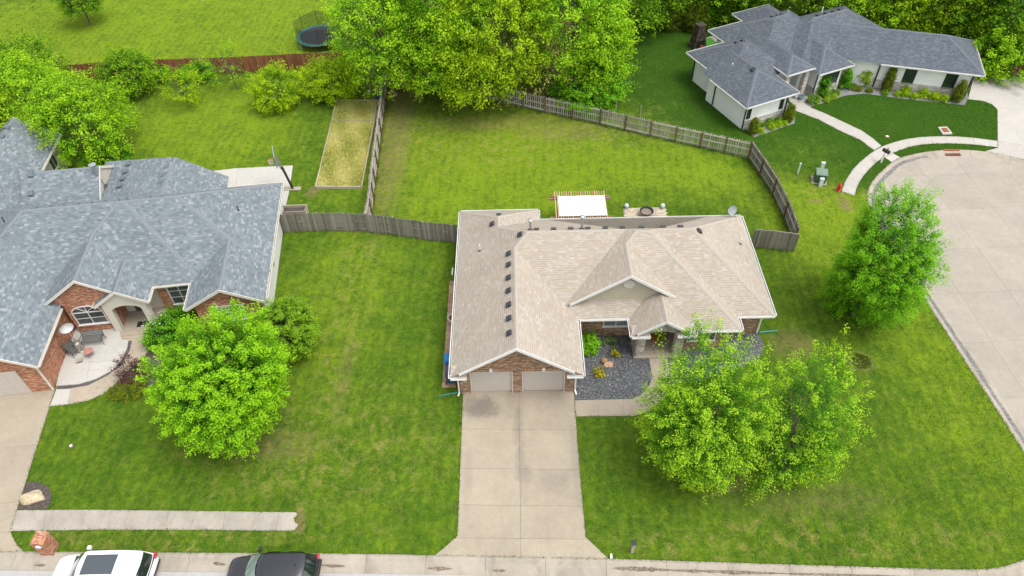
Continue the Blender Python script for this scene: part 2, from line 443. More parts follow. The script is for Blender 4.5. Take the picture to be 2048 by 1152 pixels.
M['street'] = concrete("street_concrete", (0.37, 0.362, 0.35, 1), 0.06, 0.30, (0.25, 0.24, 0.23, 1), 0.6, 0.58)
M['joint'] = plain("joint_fill", (0.19, 0.17, 0.145, 1), 0.95, 0.3, 8)

def gravel_mat(name, stops, scale=26):
    t = NT(name); pos = t.node("ShaderNodeNewGeometry").outputs['Position']
    v = t.node("ShaderNodeTexVoronoi"); t.put(v.inputs['Vector'], pos); v.inputs['Scale'].default_value = scale
    c = t.ramp(t.sep(v.outputs['Color'])[0], stops)
    c = t.mix(1.0, c, t.ramp(t.noise(pos, 1.2, 4), [(0.3, 0.82), (0.7, 1.12)]), 'MULTIPLY')
    t.base(c); t.set(Roughness=0.85); t.bump(v.outputs['Distance'], 0.8, 0.04)
    return t.mat
M['gravel'] = gravel_mat("dark_gravel", [(0.0, (0.035, 0.040, 0.046, 1)), (0.6, (0.085, 0.092, 0.10, 1)), (0.93, (0.16, 0.165, 0.17, 1)), (0.985, (0.42, 0.40, 0.36, 1))])
M['gravel2'] = gravel_mat("grey_gravel", [(0.0, (0.12, 0.125, 0.13, 1)), (0.6, (0.20, 0.205, 0.21, 1)), (0.95, (0.32, 0.315, 0.30, 1))])
M['mulch'] = gravel_mat("mulch", [(0.0, (0.035, 0.028, 0.026, 1)), (0.7, (0.085, 0.065, 0.058, 1)), (0.97, (0.15, 0.12, 0.10, 1))], 20)
M['band'] = gravel_mat("aggregate_band", [(0.0, (0.05, 0.042, 0.042, 1)), (0.7, (0.10, 0.085, 0.085, 1)), (0.97, (0.2, 0.18, 0.17, 1))], 30)

# ================================================================ ground sheets
def fill_poly(name, pts, mat, z=None, parent=None):
    bm = bmesh.new()
    vs_ = [bm.verts.new((p[0], p[1], (p[2] if z is None else z))) for p in pts]
    f = bm.faces.new(vs_)
    bm.normal_update()
    if f.normal.z < 0: f.normal_flip()
    bmesh.ops.triangulate(bm, faces=[f], ngon_method='EAR_CLIP')
    me = bpy.data.meshes.new(name); bm.to_mesh(me); bm.free()
    me.materials.append(mat)
    return link(name, me, parent)

def clip(poly, px, py, nx, ny):
    """keep the side of the line where (p - (px,py)) . n >= 0"""
    out = []
    for i in range(len(poly)):
        a, b = poly[i], poly[(i + 1) % len(poly)]
        da = (a[0] - px) * nx + (a[1] - py) * ny; db = (b[0] - px) * nx + (b[1] - py) * ny
        if da >= 0: out.append(a)
        if (da >= 0) != (db >= 0):
            k = da / (da - db); out.append((a[0] + (b[0] - a[0]) * k, a[1] + (b[1] - a[1]) * k))
    return out

def area2(poly):
    return abs(sum(poly[i][0] * poly[(i + 1) % len(poly)][1] - poly[(i + 1) % len(poly)][0] * poly[i][1] for i in range(len(poly)))) / 2

def clean_poly(poly):
    out = []
    for p in poly:
        if not out or math.hypot(p[0] - out[-1][0], p[1] - out[-1][1]) > 1e-3: out.append((p[0], p[1]))
    if len(out) > 2 and math.hypot(out[0][0] - out[-1][0], out[0][1] - out[-1][1]) < 1e-3: out.pop()
    return out

def slab_piece(name, poly, z0, z1, mat, parent, lip=0.012):
    """a cast slab: flat top with a worn edge"""
    poly = clean_poly(poly)
    if len(poly) < 3 or area2(poly) < 0.02: return None
    n = len(poly)
    ar = sum(poly[i][0] * poly[(i + 1) % n][1] - poly[(i + 1) % n][0] * poly[i][1] for i in range(n))
    if ar < 0: poly = poly[::-1]
    bm = bmesh.new()
    f = bm.faces.new([bm.verts.new((p[0], p[1], z1)) for p in poly])
    r = bmesh.ops.inset_region(bm, faces=[f], thickness=lip, depth=0.0, use_even_offset=True)
    for g in r['faces']:
        for v in g.verts:
            pass
    inner = set(f.verts)
    for v in bm.verts:
        if v not in inner: v.co.z = z1 - lip
    edge = [e for e in bm.edges if len(e.link_faces) == 1]
    ex = bmesh.ops.extrude_edge_only(bm, edges=edge)
    for v in [g for g in ex['geom'] if isinstance(g, bmesh.types.BMVert)]: v.co.z = z0
    bmesh.ops.recalc_face_normals(bm, faces=bm.faces)
    bmesh.ops.triangulate(bm, faces=[x for x in bm.faces if len(x.verts) > 4])
    me = bpy.data.meshes.new(name); bm.to_mesh(me); bm.free(); me.materials.append(mat)
    return link(name, me, parent)

def slabs(parent, poly, lines, z1, mat, name='slab', gap=0.012, z0=-0.1, zj=None):
    """cut poly along straight lines ((x,y),(x,y)) into slabs with open joints"""
    pieces = [[(p[0], p[1]) for p in poly]]
    for a, b in lines:
        nx, ny = -(b[1] - a[1]), (b[0] - a[0]); L = math.hypot(nx, ny); nx /= L; ny /= L
        new = []
        for pc in pieces:
            for sgn in (1, -1):
                q = clip(pc, a[0] + nx * gap / 2 * sgn, a[1] + ny * gap / 2 * sgn, nx * sgn, ny * sgn)
                if len(q) >= 3 and area2(q) > 0.03: new.append(q)
        pieces = new
    for q in pieces: slab_piece(name, q, z0, z1, mat, parent)
    fill_poly('joint_bed', [(p[0], p[1], z1 - 0.02) for p in poly], M['joint'], parent=parent)
    return pieces

# kerb lines (lawn side), photo pixels
KERB_S = [(-420, 1095), (-150, 1101), (48, 1104), (318, 1106), (640, 1107.5), (870, 1111), (1217, 1118), (1400, 1124), (1555, 1129), (1802, 1137), (1925, 1140), (1968, 1139.5), (2008, 1135), (2048, 1121),
          (2088, 1098), (2112, 1070), (2118, 1040), (2105, 1000), (2048, 903)]
KERB_E = [(1963.6, 773), (1909, 689.5), (1849, 597), (1800, 520), (1760, 458), (1738, 415), (1733, 392), (1740, 369.6), (1754, 351), (1783, 324.6), (1801, 315), (1841.5, 304.8), (1892, 299.5), (1933.5, 299.5), (1975, 303.5), (2048, 319), (2120, 345), (2180, 380)]
k_s, k_e = PP(KERB_S), PP(KERB_E)
def smooth_line(pts, n=2):
    for _ in range(n):
        q = [pts[0]]
        for a, b in zip(pts, pts[1:]): q += [a * 0.75 + b * 0.25, a * 0.25 + b * 0.75]
        pts = q + [pts[-1]]
    return pts
kerb_line = smooth_line(k_s[:9], 1)[:-1] + smooth_line(k_s[8:], 2)[:-1] + smooth_line(k_e, 2)
side_dir = (k_e[0] - k_e[2]).normalized()
# out of view: the far side of the cul-de-sac and of the side street
tail = [kerb_line[-1] + Vector((4, -4, 0)), kerb_line[-1] + Vector((4.5, -11, 0)), Vector((k_s[-1].x + 13, k_s[-1].y + 6, 0)), Vector((k_s[-4].x + 14.5, k_s[-4].y - 2.6, 0)), Vector((170, k_s[-6].y - 2, 0))]
start = Vector((-170, k_s[0].y - (k_s[1].y - k_s[0].y) / (k_s[1].x - k_s[0].x) * 140 * 0, 0))
lawn_pts = [start] + kerb_line + tail + [Vector((170, 260, 0)), Vector((-170, 260, 0))]
lawn = fill_poly('lawn', [(p.x, p.y, 0.0) for p in lawn_pts], M['lawn']); tag(lawn, kind='structure')
ground = fill_poly('ground', [(-900, -500, -0.21), (900, -500, -0.21), (900, 1300, -0.21), (-900, 1300, -0.21)], M['lawn']); tag(ground, kind='structure')

# street in front (asphalt-grey concrete) and the cul-de-sac in slabs
street = fill_poly('street', [(-170, -40, -0.165), (170, -40, -0.165), (170, k_s[-5].y + 0.4, -0.165), (-170, k_s[-5].y + 0.4, -0.165)], M['street']); tag(street, kind='structure')

def kerb(name, pts, prof, step, mat, parent=None):
    """sweep a kerb profile [(offset to the road side, z)] along pts, cut into cast sections"""
    root = empty(name, kind='structure')
    d = [0.0]
    for a, b in zip(pts, pts[1:]): d.append(d[-1] + (b - a).length)
    def at(s):
        for i in range(len(d) - 1):
            if s <= d[i + 1] or i == len(d) - 2:
                k = (s - d[i]) / max(d[i + 1] - d[i], 1e-9)
                return pts[i].lerp(pts[i + 1], k), (pts[i + 1] - pts[i]).normalized()
    def frame(s):
        p, t0 = at(s); t1 = (at(min(s + 0.6, d[-1]))[0] - at(max(s - 0.6, 0))[0]).normalized()
        return p, Vector((t1.y, -t1.x, 0))          # road lies to the right of travel
    n = int(d[-1] / step)
    for i in range(n):
        s0, s1 = i * d[-1] / n + 0.008, (i + 1) * d[-1] / n - 0.008
        m = MB(); k = 4; rows = []
        for j in range(k + 1):
            p, nn = frame(s0 + (s1 - s0) * j / k)
            rows.append([(p.x + nn.x * o, p.y + nn.y * o, z) for o, z in prof])
        for j in range(k):
            for q in range(len(prof) - 1):
                m.face([rows[j][q], rows[j][q + 1], rows[j + 1][q + 1], rows[j + 1][q]])
        m.face(rows[0]); m.face(rows[-1][::-1])
        m.build('kerb_section', mat, root, smooth=False)
    return root
PROFILE = [(-0.02, -0.25), (-0.02, 0.012), (0.10, 0.018), (0.20, 0.0), (0.34, -0.085), (0.45, -0.115), (0.92, -0.135), (0.92, -0.25)]
kerb('kerb', kerb_line[:], PROFILE, 3.05, M['kerb'])

# cul-de-sac and side street slabs
road_edge = [(p.x, p.y) for p in kerb_line if (p - k_s[-1]).length < 0.5 or p.y > k_s[-1].y]
road_poly = [(k_s[-3].x - 0.5, k_s[-3].y - 1)] + road_edge + [(tail[0].x, tail[0].y), (tail[1].x, tail[1].y), (tail[2].x, tail[2].y), (tail[3].x, k_s[-3].y - 1)]
court = empty('road', kind='structure')
j1 = P(1812, 331); j2 = P(1874, 420)
jd = Vector((j2.x - j1.x, j2.y - j1.y)).normalized(); jn = Vector((-jd.y, jd.x))
lines = []
for a, b in (((1812, 331), (1874, 420)), ((1858, 317), (1935.6, 420)), ((1910.5, 313), (1996, 420)), ((1984, 317), (2048, 409)), ((1930, 330), (1936, 340))):
    pass
base0 = Vector((P(1910.5, 313).x, P(1910.5, 313).y))
for k in range(-4, 6):
    c = base0 + jn * (k * 3.35); lines.append(((c.x, c.y), (c.x + jd.x, c.y + jd.y)))
for k in range(0, 16):
    c = base0 + jd * (k * 4.3 + 2.1 - 4.3); lines.append(((c.x, c.y), (c.x + jn.x, c.y + jn.y)))
slabs(court, road_poly, lines, -0.138, M['court'], 'road_slab', 0.010, z0=-0.24)

# ---------------------------------------------------------------- main driveway
drive = empty('driveway', kind='structure')
dp = PP([(926.5, 779), (923, 868), (918, 1000), (914.8, 1072), (893, 1092), (870, 1110.5), (1040, 1114), (1217, 1117.5), (1194, 1096), (1171.3, 1074.3), (1163, 985), (1153, 860), (1147.5, 776)])
hl = lambda y: ((P(920, y).x, P(920, y).y), (P(1160, y + 2.5).x, P(1160, y + 2.5).y))
vl = ((P(1037.9, 787).x, P(1037.9, 787).y), (P(1042, 1113).x, P(1042, 1113).y))
dr_poly = [(p.x, p.y) for p in dp]
slabs(drive, dr_poly, [vl, hl(858), hl(937), hl(1010), ((P(914.8, 1072).x, P(914.8, 1072).y), (P(925, 1111).x, P(925, 1111).y)) if False else hl(1076)], 0.02, M['drive_main'], 'driveway_slab')

walk = empty('front_walk', kind='structure')
fw = PP([(1298, 716.5), (1334.8, 716.5), (1338, 744), (1341, 770), (1328, 800), (1302, 822), (1270, 832), (1150.5, 833), (1148.5, 801), (1261, 798.5), (1276, 793), (1290, 783), (1300, 769), (1304.4, 756), (1302, 738)])
L2 = lambda a, b: ((P(*a).x, P(*a).y), (P(*b).x, P(*b).y))
slabs(walk, [(p.x, p.y) for p in fw], [L2((1196, 790), (1198, 840)), L2((1246, 790), (1249, 840)), L2((1290, 745), (1350, 745)), L2((1290, 780), (1350, 800))], 0.022, M['walk'], 'walk_slab')

# ---------------------------------------------------------------- left neighbour: driveway, sidewalk, walk, patio
ldrive = empty('driveway', kind='structure')
ld = PP([(111, 777), (72, 900), (34, 1020), (21, 1064), (34, 1090), (48, 1103.5), (-300, 1097), (-300, 790), (-60, 787)])
slabs(ldrive, [(p.x, p.y) for p in ld], [L2((0, 896), (80, 889)), L2((0, 1008), (40, 1003)), L2((-10, 787), (-60, 1100)), L2((-60, 1066), (30, 1064))], 0.02, M['drive'], 'driveway_slab')
sw = empty('sidewalk', kind='structure')
sp_ = PP([(34, 1020.6), (180, 1019.5), (340, 1021.5), (470, 1023), (593, 1024.8), (594, 1031), (588, 1037), (590, 1045), (597, 1049), (591, 1058), (586.5, 1061.7), (400, 1060), (200, 1059.5), (21, 1062.4)])
slabs(sw, [(p.x, p.y) for p in sp_], [L2((95, 1021), (85, 1061)), L2((172, 1020), (160, 1060)), L2((213, 1020), (196, 1060)), L2((258, 1020), (248, 1060)), L2((338, 1021), (332, 1060)), L2((391, 1021), (381, 1060)), L2((450, 1022), (446, 1060)), L2((512, 1024), (504, 1061)), L2((559, 1024), (551, 1061))], 0.018, M['grey_walk'], 'sidewalk_slab')
lw = empty('entry_walk', kind='structure')
lwp = PP([(113, 779), (113, 770), (244, 660), (300, 640), (318, 650), (300, 680), (294, 706), (281, 718), (262, 738), (242, 757), (223, 776), (205, 789), (178, 801), (137, 809), (101, 812)])
slabs(lw, [(p.x, p.y) for p in lwp], [L2((142, 778.5), (134, 812)), L2((262, 700), (300, 706)), L2((205, 755), (228, 786)), L2((242, 677), (300, 677))], 0.015, M['walk'], 'walk_slab')
new_slab = PP([(113, 778.5), (142, 778.5), (134.5, 809), (100, 812.7)], 0.0)
slab_piece('walk_slab', [(p.x, p.y) for p in new_slab], 0.0, 0.022, M['pale'], lw)
patio = empty('patio', kind='structure')
pa = PP([(113, 772), (126, 715), (138, 680), (156, 655), (236, 650), (244, 680), (257, 682), (255, 696), (245, 718), (226, 741), (192, 759), (158, 769)])
slabs(patio, [(p.x, p.y) for p in pa], [L2((120, 729), (260, 720)), L2((190, 665), (172, 775))], 0.06, M['pale'], 'patio_slab', z0=-0.05)
bo = PP([(114, 773), (158, 769.5), (192, 759.5), (226, 741.5), (245, 718.5), (255.5, 696), (257.5, 682), (264.5, 682), (259.6, 702.5), (245, 729.6), (214.5, 752), (176, 771), (135, 778), (114, 779)])
tag(fill_poly('border_strip', [(p.x, p.y, 0.03) for p in bo], M['band']), kind='structure')

# paved court behind the left house
bc = empty('court_slab', kind='structure')
bcp = PP([(420, 342), (470, 337), (520, 335), (586, 331), (583, 352), (578, 382), (571, 415), (560, 440), (556, 446), (545, 470), (536, 600), (515, 600), (540, 370), (430, 380)])
bcp2 = PP([(400, 345), (470, 337), (586, 331), (578, 384), (570, 420), (562, 445), (520, 450), (440, 430)])
slabs(bc, [(p.x, p.y) for p in bcp2], [L2((480, 330), (455, 440)), L2((420, 385), (600, 378))], 0.02, M['pale'], 'slab')

# ---------------------------------------------------------------- white house: walks and drive
ww = empty('house_walk', kind='structure')
up = [(1608, 205), (1621.6, 215.5), (1650, 227), (1676, 239), (1724, 261.6), (1747, 278), (1763.5, 292.4)]
lo = [(1584, 205), (1584, 219), (1610, 229), (1638.7, 240), (1676, 260), (1721, 280.4), (1748, 301)]
wpoly = PP(up) + PP(lo)[::-1]
ln_ = [L2(lo[i], up[min(i, 6)]) for i in (2, 3, 4, 5)]
slabs(ww, [(p.x, p.y) for p in wpoly], ln_, 0.02, M['new_walk'], 'walk_slab')
slab_piece('walk_slab', [(p.x, p.y) for p in PP([(1583, 206), (1560, 180), (1600, 168), (1622, 190), (1607, 205.5)])], -.1, .017, M['new_walk'], ww)
cw = empty('sidewalk', kind='structure')
out_ = [(1683, 383), (1690, 362.5), (1710.5, 331.7), (1748, 301), (1782, 285.6), (1827, 275.3), (1874.7, 272.6), (1929, 273.6), (1995.4, 282)]
in_ = [(1709, 391.6), (1714, 372.8), (1731, 345.4), (1758, 319.8), (1789, 304.4), (1827, 290.7), (1878, 286.6), (1936, 288), (1995.4, 295)]
so, si = smooth_line(PP(out_), 1), smooth_line(PP(in_), 1)
for a in range(len(so) - 1):
    p0, p1, q0, q1 = so[a], so[a + 1], si[a], si[a + 1]
    e = 0.006
    slab_piece('sidewalk_slab', [(p.x, p.y) for p in (p0.lerp(p1, e), p1.lerp(p0, e), q1.lerp(q0, e), q0.lerp(q1, e))], -0.1, 0.021, M['new_walk'], cw)
fill_poly('joint_bed', [(p.x, p.y, 0.004) for p in so + si[::-1]], M['joint'], parent=cw)
stub = PP([(1784, 306), (1800.8, 315.2), (1784, 324.6), (1768, 314)])
slab_piece('sidewalk_slab', [(p.x, p.y) for p in stub], -0.1, 0.018, M['new_walk'], cw)
wd = empty('driveway', kind='structure')
wdp = PP([(1936, 198.5), (1967, 202), (1984, 208.6), (1995, 219), (1995.6, 296), (1969, 303), (2048, 319.5), (2140, 345), (2260, 360), (2300, 150), (1990, 138), (1950, 146)])
slabs(wd, [(p.x, p.y) for p in wdp], [L2((1990, 281), (2060, 292)), L2((1990, 215), (2250, 238)), L2((2062, 130), (2090, 330)), L2((1985, 177), (2250, 190))], 0.019, M['new_walk'], 'driveway_slab')

# ---------------------------------------------------------------- planting beds
def bed(px, mat, z=0.012, name='gravel_bed'):
    return tag(fill_poly(name, [(p.x, p.y, z) for p in PP(px)], mat), kind='structure')
bed([(1147.5, 801), (1261, 798), (1276, 792), (1289, 783), (1299, 769), (1303.6, 756), (1301.5, 738), (1297.5, 716), (1300, 660), (1150, 660)], M['gravel'])
bed([(1334.8, 716), (1338, 744), (1342, 770), (1400, 762), (1470, 742), (1510, 723), (1526, 706), (1529, 692), (1524, 680), (1516, 668), (1515, 655), (1340, 660)], M['gravel'])
bed([(1486, 256), (1508.7, 274.6), (1589, 247), (1590, 222), (1575, 205)], M['gravel2'])
bed([(1586, 190), (1607, 204), (1621, 215), (1690, 191.5), (1727.6, 187.4), (1827, 200), (1929.4, 210.3), (1936, 196), (1930, 150), (1700, 120)], M['gravel2'])
bed([(48, 968), (60, 964), (80, 965), (95, 972), (103, 985), (102, 1003), (95, 1017), (36, 1020), (40, 1000)], M['mulch'], name='mulch_bed')
bed([(470, 865), (485, 853), (505, 850), (517, 862), (516, 880), (505, 892), (488, 897), (474, 890)], M['mulch'], name='mulch_bed')
bed([(222, 790), (250, 782), (300, 775), (330, 760), (345, 690), (330, 640), (420, 620), (545, 640), (540, 600), (300, 640), (298, 690), (281, 722), (255, 748), (232, 772)], M['mulch'], name='mulch_bed')

# dirt, wet leaves and wash-out in the gutter
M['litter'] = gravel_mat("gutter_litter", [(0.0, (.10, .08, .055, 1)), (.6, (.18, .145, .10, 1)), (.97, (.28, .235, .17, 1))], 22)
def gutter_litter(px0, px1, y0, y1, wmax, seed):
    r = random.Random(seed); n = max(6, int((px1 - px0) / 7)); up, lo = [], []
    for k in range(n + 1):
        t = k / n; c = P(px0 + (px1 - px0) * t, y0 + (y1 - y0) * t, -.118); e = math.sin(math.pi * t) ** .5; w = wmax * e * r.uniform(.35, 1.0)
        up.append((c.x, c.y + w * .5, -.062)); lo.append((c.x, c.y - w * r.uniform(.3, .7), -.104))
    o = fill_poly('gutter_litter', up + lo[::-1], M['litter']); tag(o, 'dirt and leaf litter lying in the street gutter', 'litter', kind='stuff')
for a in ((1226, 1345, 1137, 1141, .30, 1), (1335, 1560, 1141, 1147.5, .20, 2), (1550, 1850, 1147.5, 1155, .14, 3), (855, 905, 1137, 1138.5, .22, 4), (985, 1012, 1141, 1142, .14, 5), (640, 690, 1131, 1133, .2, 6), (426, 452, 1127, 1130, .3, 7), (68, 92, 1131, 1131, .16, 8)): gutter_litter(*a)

# dark sealed strip in the gutter of the side street and cul-de-sac
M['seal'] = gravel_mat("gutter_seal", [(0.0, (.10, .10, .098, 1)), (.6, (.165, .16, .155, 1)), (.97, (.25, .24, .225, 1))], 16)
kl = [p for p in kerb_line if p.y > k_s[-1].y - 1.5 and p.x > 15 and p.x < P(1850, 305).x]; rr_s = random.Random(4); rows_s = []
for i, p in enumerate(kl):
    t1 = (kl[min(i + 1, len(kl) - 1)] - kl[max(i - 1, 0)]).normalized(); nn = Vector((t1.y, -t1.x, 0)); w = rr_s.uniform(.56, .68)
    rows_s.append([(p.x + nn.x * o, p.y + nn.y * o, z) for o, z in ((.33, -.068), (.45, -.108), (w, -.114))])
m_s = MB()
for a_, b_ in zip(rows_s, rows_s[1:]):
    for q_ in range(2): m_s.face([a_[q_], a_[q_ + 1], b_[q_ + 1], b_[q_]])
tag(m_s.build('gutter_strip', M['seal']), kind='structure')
# ================================================================ house materials
W_ = lambda k: (k, k, k, 1)
M['tan_roof'] = shingle("tan_shingles", [(0.0, (0.335, 0.293, 0.243, 1)), (0.5, (0.352, 0.312, 0.262, 1)), (0.85, (0.366, 0.328, 0.280, 1)), (0.97, (0.388, 0.355, 0.315, 1))], (0.265, 0.185, 0.115, 1), 0.5, 0.24, 0.145, 0.36, 0.08)
M['tan_cap'] = plain("tan_ridge_caps", (0.35, 0.31, 0.262, 1), 0.92, 0.10, 9)
M['grey_roof'] = shingle("blue_grey_shingles", [(0.0, (0.125, 0.148, 0.163, 1)), (0.4, (0.155, 0.182, 0.198, 1)), (0.8, (0.18, 0.208, 0.225, 1)), (0.98, (0.245, 0.27, 0.285, 1))], (0.09, 0.108, 0.12, 1), 0.45, 0.25, 0.16, 0.28, 0.08)
M['grey_cap'] = plain("blue_grey_ridge_caps", (0.165, 0.19, 0.206, 1), 0.92, 0.15, 9)
M['dark_roof'] = shingle("charcoal_shingles", [(0.0, (0.078, 0.090, 0.106, 1)), (0.5, (0.092, 0.106, 0.124, 1)), (0.95, (0.116, 0.132, 0.152, 1))], (0.055, 0.064, 0.076, 1), 0.5, 0.25, 0.15, 0.3, 0.06)
M['dark_cap'] = plain("charcoal_ridge_caps", (0.108, 0.124, 0.144, 1), 0.92, 0.15, 9)
M['trim'] = plain("white_trim", (0.70, 0.69, 0.665, 1), 0.5, 0.04, 2)
M['trim2'] = plain("cream_trim", (0.62, 0.585, 0.52, 1), 0.55, 0.05, 2)
M['gutter_in'] = plain("gutter_inside", (0.16, 0.155, 0.15, 1), 0.8, 0.2, 4)
M['tan_brick'] = brick("brown_brick", [(0.0, (0.13, 0.065, 0.035, 1)), (0.4, (0.27, 0.145, 0.075, 1)), (0.75, (0.36, 0.21, 0.115, 1)), (0.97, (0.46, 0.33, 0.22, 1))], (0.47, 0.42, 0.35, 1))
M['soldier'] = brick("soldier_course_brick", [(0.0, (0.17, 0.075, 0.04, 1)), (0.5, (0.32, 0.15, 0.07, 1)), (0.97, (0.40, 0.23, 0.12, 1))], (0.47, 0.42, 0.35, 1), 0.075, 0.25)
M['red_brick'] = brick("red_brick", [(0.0, (0.20, 0.065, 0.03, 1)), (0.45, (0.40, 0.145, 0.07, 1)), (0.8, (0.47, 0.195, 0.10, 1)), (0.98, (0.56, 0.33, 0.22, 1))], (0.50, 0.40, 0.32, 1))
M['gable_siding'] = siding("khaki_siding", (0.43, 0.395, 0.30, 1), 0.13)
M['cream_siding'] = siding("cream_siding", (0.53, 0.49, 0.405, 1), 0.15)
M['white_side'] = siding("white_wall_siding", (0.72, 0.71, 0.68, 1), 0.18)
M['white_board'] = siding("white_board_siding", (0.90, 0.90, 0.89, 1), 0.22, depth=0.3)
M['stucco'] = plain("cream_stucco", (0.56, 0.52, 0.44, 1), 0.9, 0.05, 3, bump=0.15)
M['light_stone'] = stone("cut_limestone", [(0.0, (0.34, 0.31, 0.26, 1)), (0.5, (0.48, 0.45, 0.39, 1)), (0.95, (0.60, 0.57, 0.51, 1))], 3.0, 2.0)
M['white_stone'] = stone("whitewashed_stone", [(0.0, (0.40, 0.36, 0.31, 1)), (0.5, (0.53, 0.50, 0.455, 1)), (0.95, (0.64, 0.62, 0.58, 1))], 2.2, 2.4)
M['garage_door'] = plain("taupe_door_paint", (0.50, 0.45, 0.405, 1), 0.55, 0.03, 2)
M['door_wood'] = plain("dark_door", (0.05, 0.055, 0.065, 1), 0.4, 0.2, 4)
M['vent_black'] = plain("black_vent", (0.028, 0.031, 0.036, 1), 0.55, 0.2, 6)
M['vent_grey'] = plain("grey_vent", (0.11, 0.13, 0.15, 1), 0.55, 0.2, 6)
M['pvc'] = plain("white_pipe", (0.75, 0.74, 0.72, 1), 0.45, 0.05, 3)
M['galv'] = plain("galvanised_metal", (0.42, 0.44, 0.45, 1), 0.35, 0.12, 8, metal=0.7)
M['green_pipe'] = plain("green_drain_pipe", (0.012, 0.20, 0.145, 1), 0.4, 0.15, 5)
M['black_metal'] = plain("black_metal", (0.022, 0.024, 0.026, 1), 0.45, 0.2, 6)
def glass_mat(name, col, rough=0.06):
    t = NT(name); c = t.coord()
    t.base(t.ramp(t.noise(c, 1.1, 3), [(0.35, mul(col, 0.7)), (0.65, mul(col, 1.35))])); t.set(Roughness=rough, Specular_IOR_Level=0.8, Coat_Weight=0.4, Coat_Roughness=0.03)
    return t.mat
M['glass'] = glass_mat("window_glass", (0.075, 0.085, 0.085, 1))
M['glass_dark'] = glass_mat("dark_window_glass", (0.022, 0.032, 0.03, 1))
M['glass_blind'] = glass_mat("window_glass_over_blinds", (0.22, 0.25, 0.24, 1), 0.12)

# ================================================================ roof building
class Roof:
    def __init__(s, ze, pitch):
        s.ze, s.p = ze, pitch; s.mb = MB(); s.lines = []
    def plane_poly(s, pts): s.mb.face(pts)
    def sub(s, x0, x1, y0, y1, axis='x', e0='hip', e1='hip', ze=None, p=None, i0=None, i1=None, caps=(1, 1, 1, 1, 1)):
        """hip or gable roof over a rectangle; caps: ridge, then the hips at end0 (low, high), end1 (low, high)"""
        ze = s.ze if ze is None else ze; p = s.p if p is None else p
        sw = (lambda a, b, z: (a, b, z)) if axis == 'x' else (lambda a, b, z: (b, a, z))
        if axis == 'y': x0, x1, y0, y1 = y0, y1, x0, x1
        h = (y1 - y0) / 2; zr = ze + p * h; ym = (y0 + y1) / 2
        i0 = (h if e0 == 'hip' else 0) if i0 is None else i0
        i1 = (h if e1 == 'hip' else 0) if i1 is None else i1
        a, b = (x0 + i0, ym, zr), (x1 - i1, ym, zr)
        c00, c10, c11, c01 = (x0, y0, ze), (x1, y0, ze), (x1, y1, ze), (x0, y1, ze)
        F = []
        F.append([c00, c10, b, a]); F.append([c11, c01, a, b])
        if i0 > 1e-6: F.append([c01, c00, a])
        if i1 > 1e-6: F.append([c10, c11, b])
        for k, f in enumerate(F):
            f = [sw(*q) for q in f]
            if axis == 'y': f = f[::-1]
            s.mb.face(f)
        nl = Vector((0, -p, 1)).normalized(); nh = Vector((0, p, 1)).normalized()
        def add(u, v, n1, n2, on):
            if on: s.lines.append((Vector(sw(*u)), Vector(sw(*v)), Vector(sw(*n1)), Vector(sw(*n2))))
        add(a, b, nl, nh, caps[0])
        if i0 > 1e-6:
            ne = Vector((-(zr - ze) / i0, 0, 1)).normalized()
            add(c00, a, nl, ne, caps[1]); add(c01, a, nh, ne, caps[2])
        if i1 > 1e-6:
            ne = Vector(((zr - ze) / i1, 0, 1)).normalized()
            add(c10, b, nl, ne, caps[3]); add(c11, b, nh, ne, caps[4])
        return a, b
    def cap(s, u, v, n1, n2): s.lines.append((Vector(u), Vector(v), Vector(n1), Vector(n2)))
    def finish(s, root, mat, capmat, off=(0, 0, 0), tab=0.21, w=0.15):
        roof = s.mb.build('roof', mat, root, loc=off)
        m = MB()
        for u, v, n1, n2 in s.lines:
            t = (v - u); L = t.length
            if L < 0.3: continue
            t.normalize(); n = max(1, int(L / tab)); up = (n1 + n2).normalized()
            sides = []
            for nn, other in ((n1, n2), (n2, n1)):
                sd = t.cross(nn).normalized()
                if sd.dot(other) > 0: sd = -sd
                sides.append(sd)
            for k in range(n):
                a = u + t * (L * k / n - 0.02); b = u + t * (L * (k + 1) / n)
                la, lb = 0.022, 0.010
                pa, pb = a + up * (la + 0.008), b + up * (lb + 0.008)
                for sd in sides:
                    ea, eb = a + sd * w + up * la, b + sd * w + up * lb
                    m.face([pa, ea, eb, pb]); m.face([ea - up * 0.02, ea, pa, pa - up * 0.02])
                    m.face([ea, ea - up * 0.02, eb - up * 0.02, eb])
        caps = m.build('ridge_caps', capmat, roof); tag(caps, kind='stuff')
        return roof

def gutters(root, segs, mat, off=(0, 0, 0), parent_name='gutter', w=0.12, h=0.12, inside=None):
    """open box gutter along eave segments ((x0,y0),(x1,y1),z), outside to the right of travel"""
    for (a, b, z) in segs:
        a, b = Vector((a[0], a[1], 0)), Vector((b[0], b[1], 0)); t = (b - a).normalized(); n = Vector((t.y, -t.x, 0))
        m = MB()
        for o, th, z0, z1 in ((w, 0.018, z - h, z - 0.005), (0.0, 0.03, z - 0.19, z - 0.03)):
            m.obox((a + b) / 2 + n * o + Vector((0, 0, (z0 + z1) / 2)), (b - a) / 2, n * th, Vector((0, 0, (z1 - z0) / 2)), 0)
        m.obox((a + b) / 2 + n * (w / 2) + Vector((0, 0, z - h + 0.012)), (b - a) / 2, n * (w / 2 - 0.018), Vector((0, 0, 0.01)), 1)
        for e in (a, b):
            m.obox(e + n * (w / 2) + Vector((0, 0, z - h / 2)), t * 0.008, n * (w / 2), Vector((0, 0, h / 2 - 0.008)), 0)
        m.build(parent_name, [mat, inside or M['gutter_in']], root, loc=off)

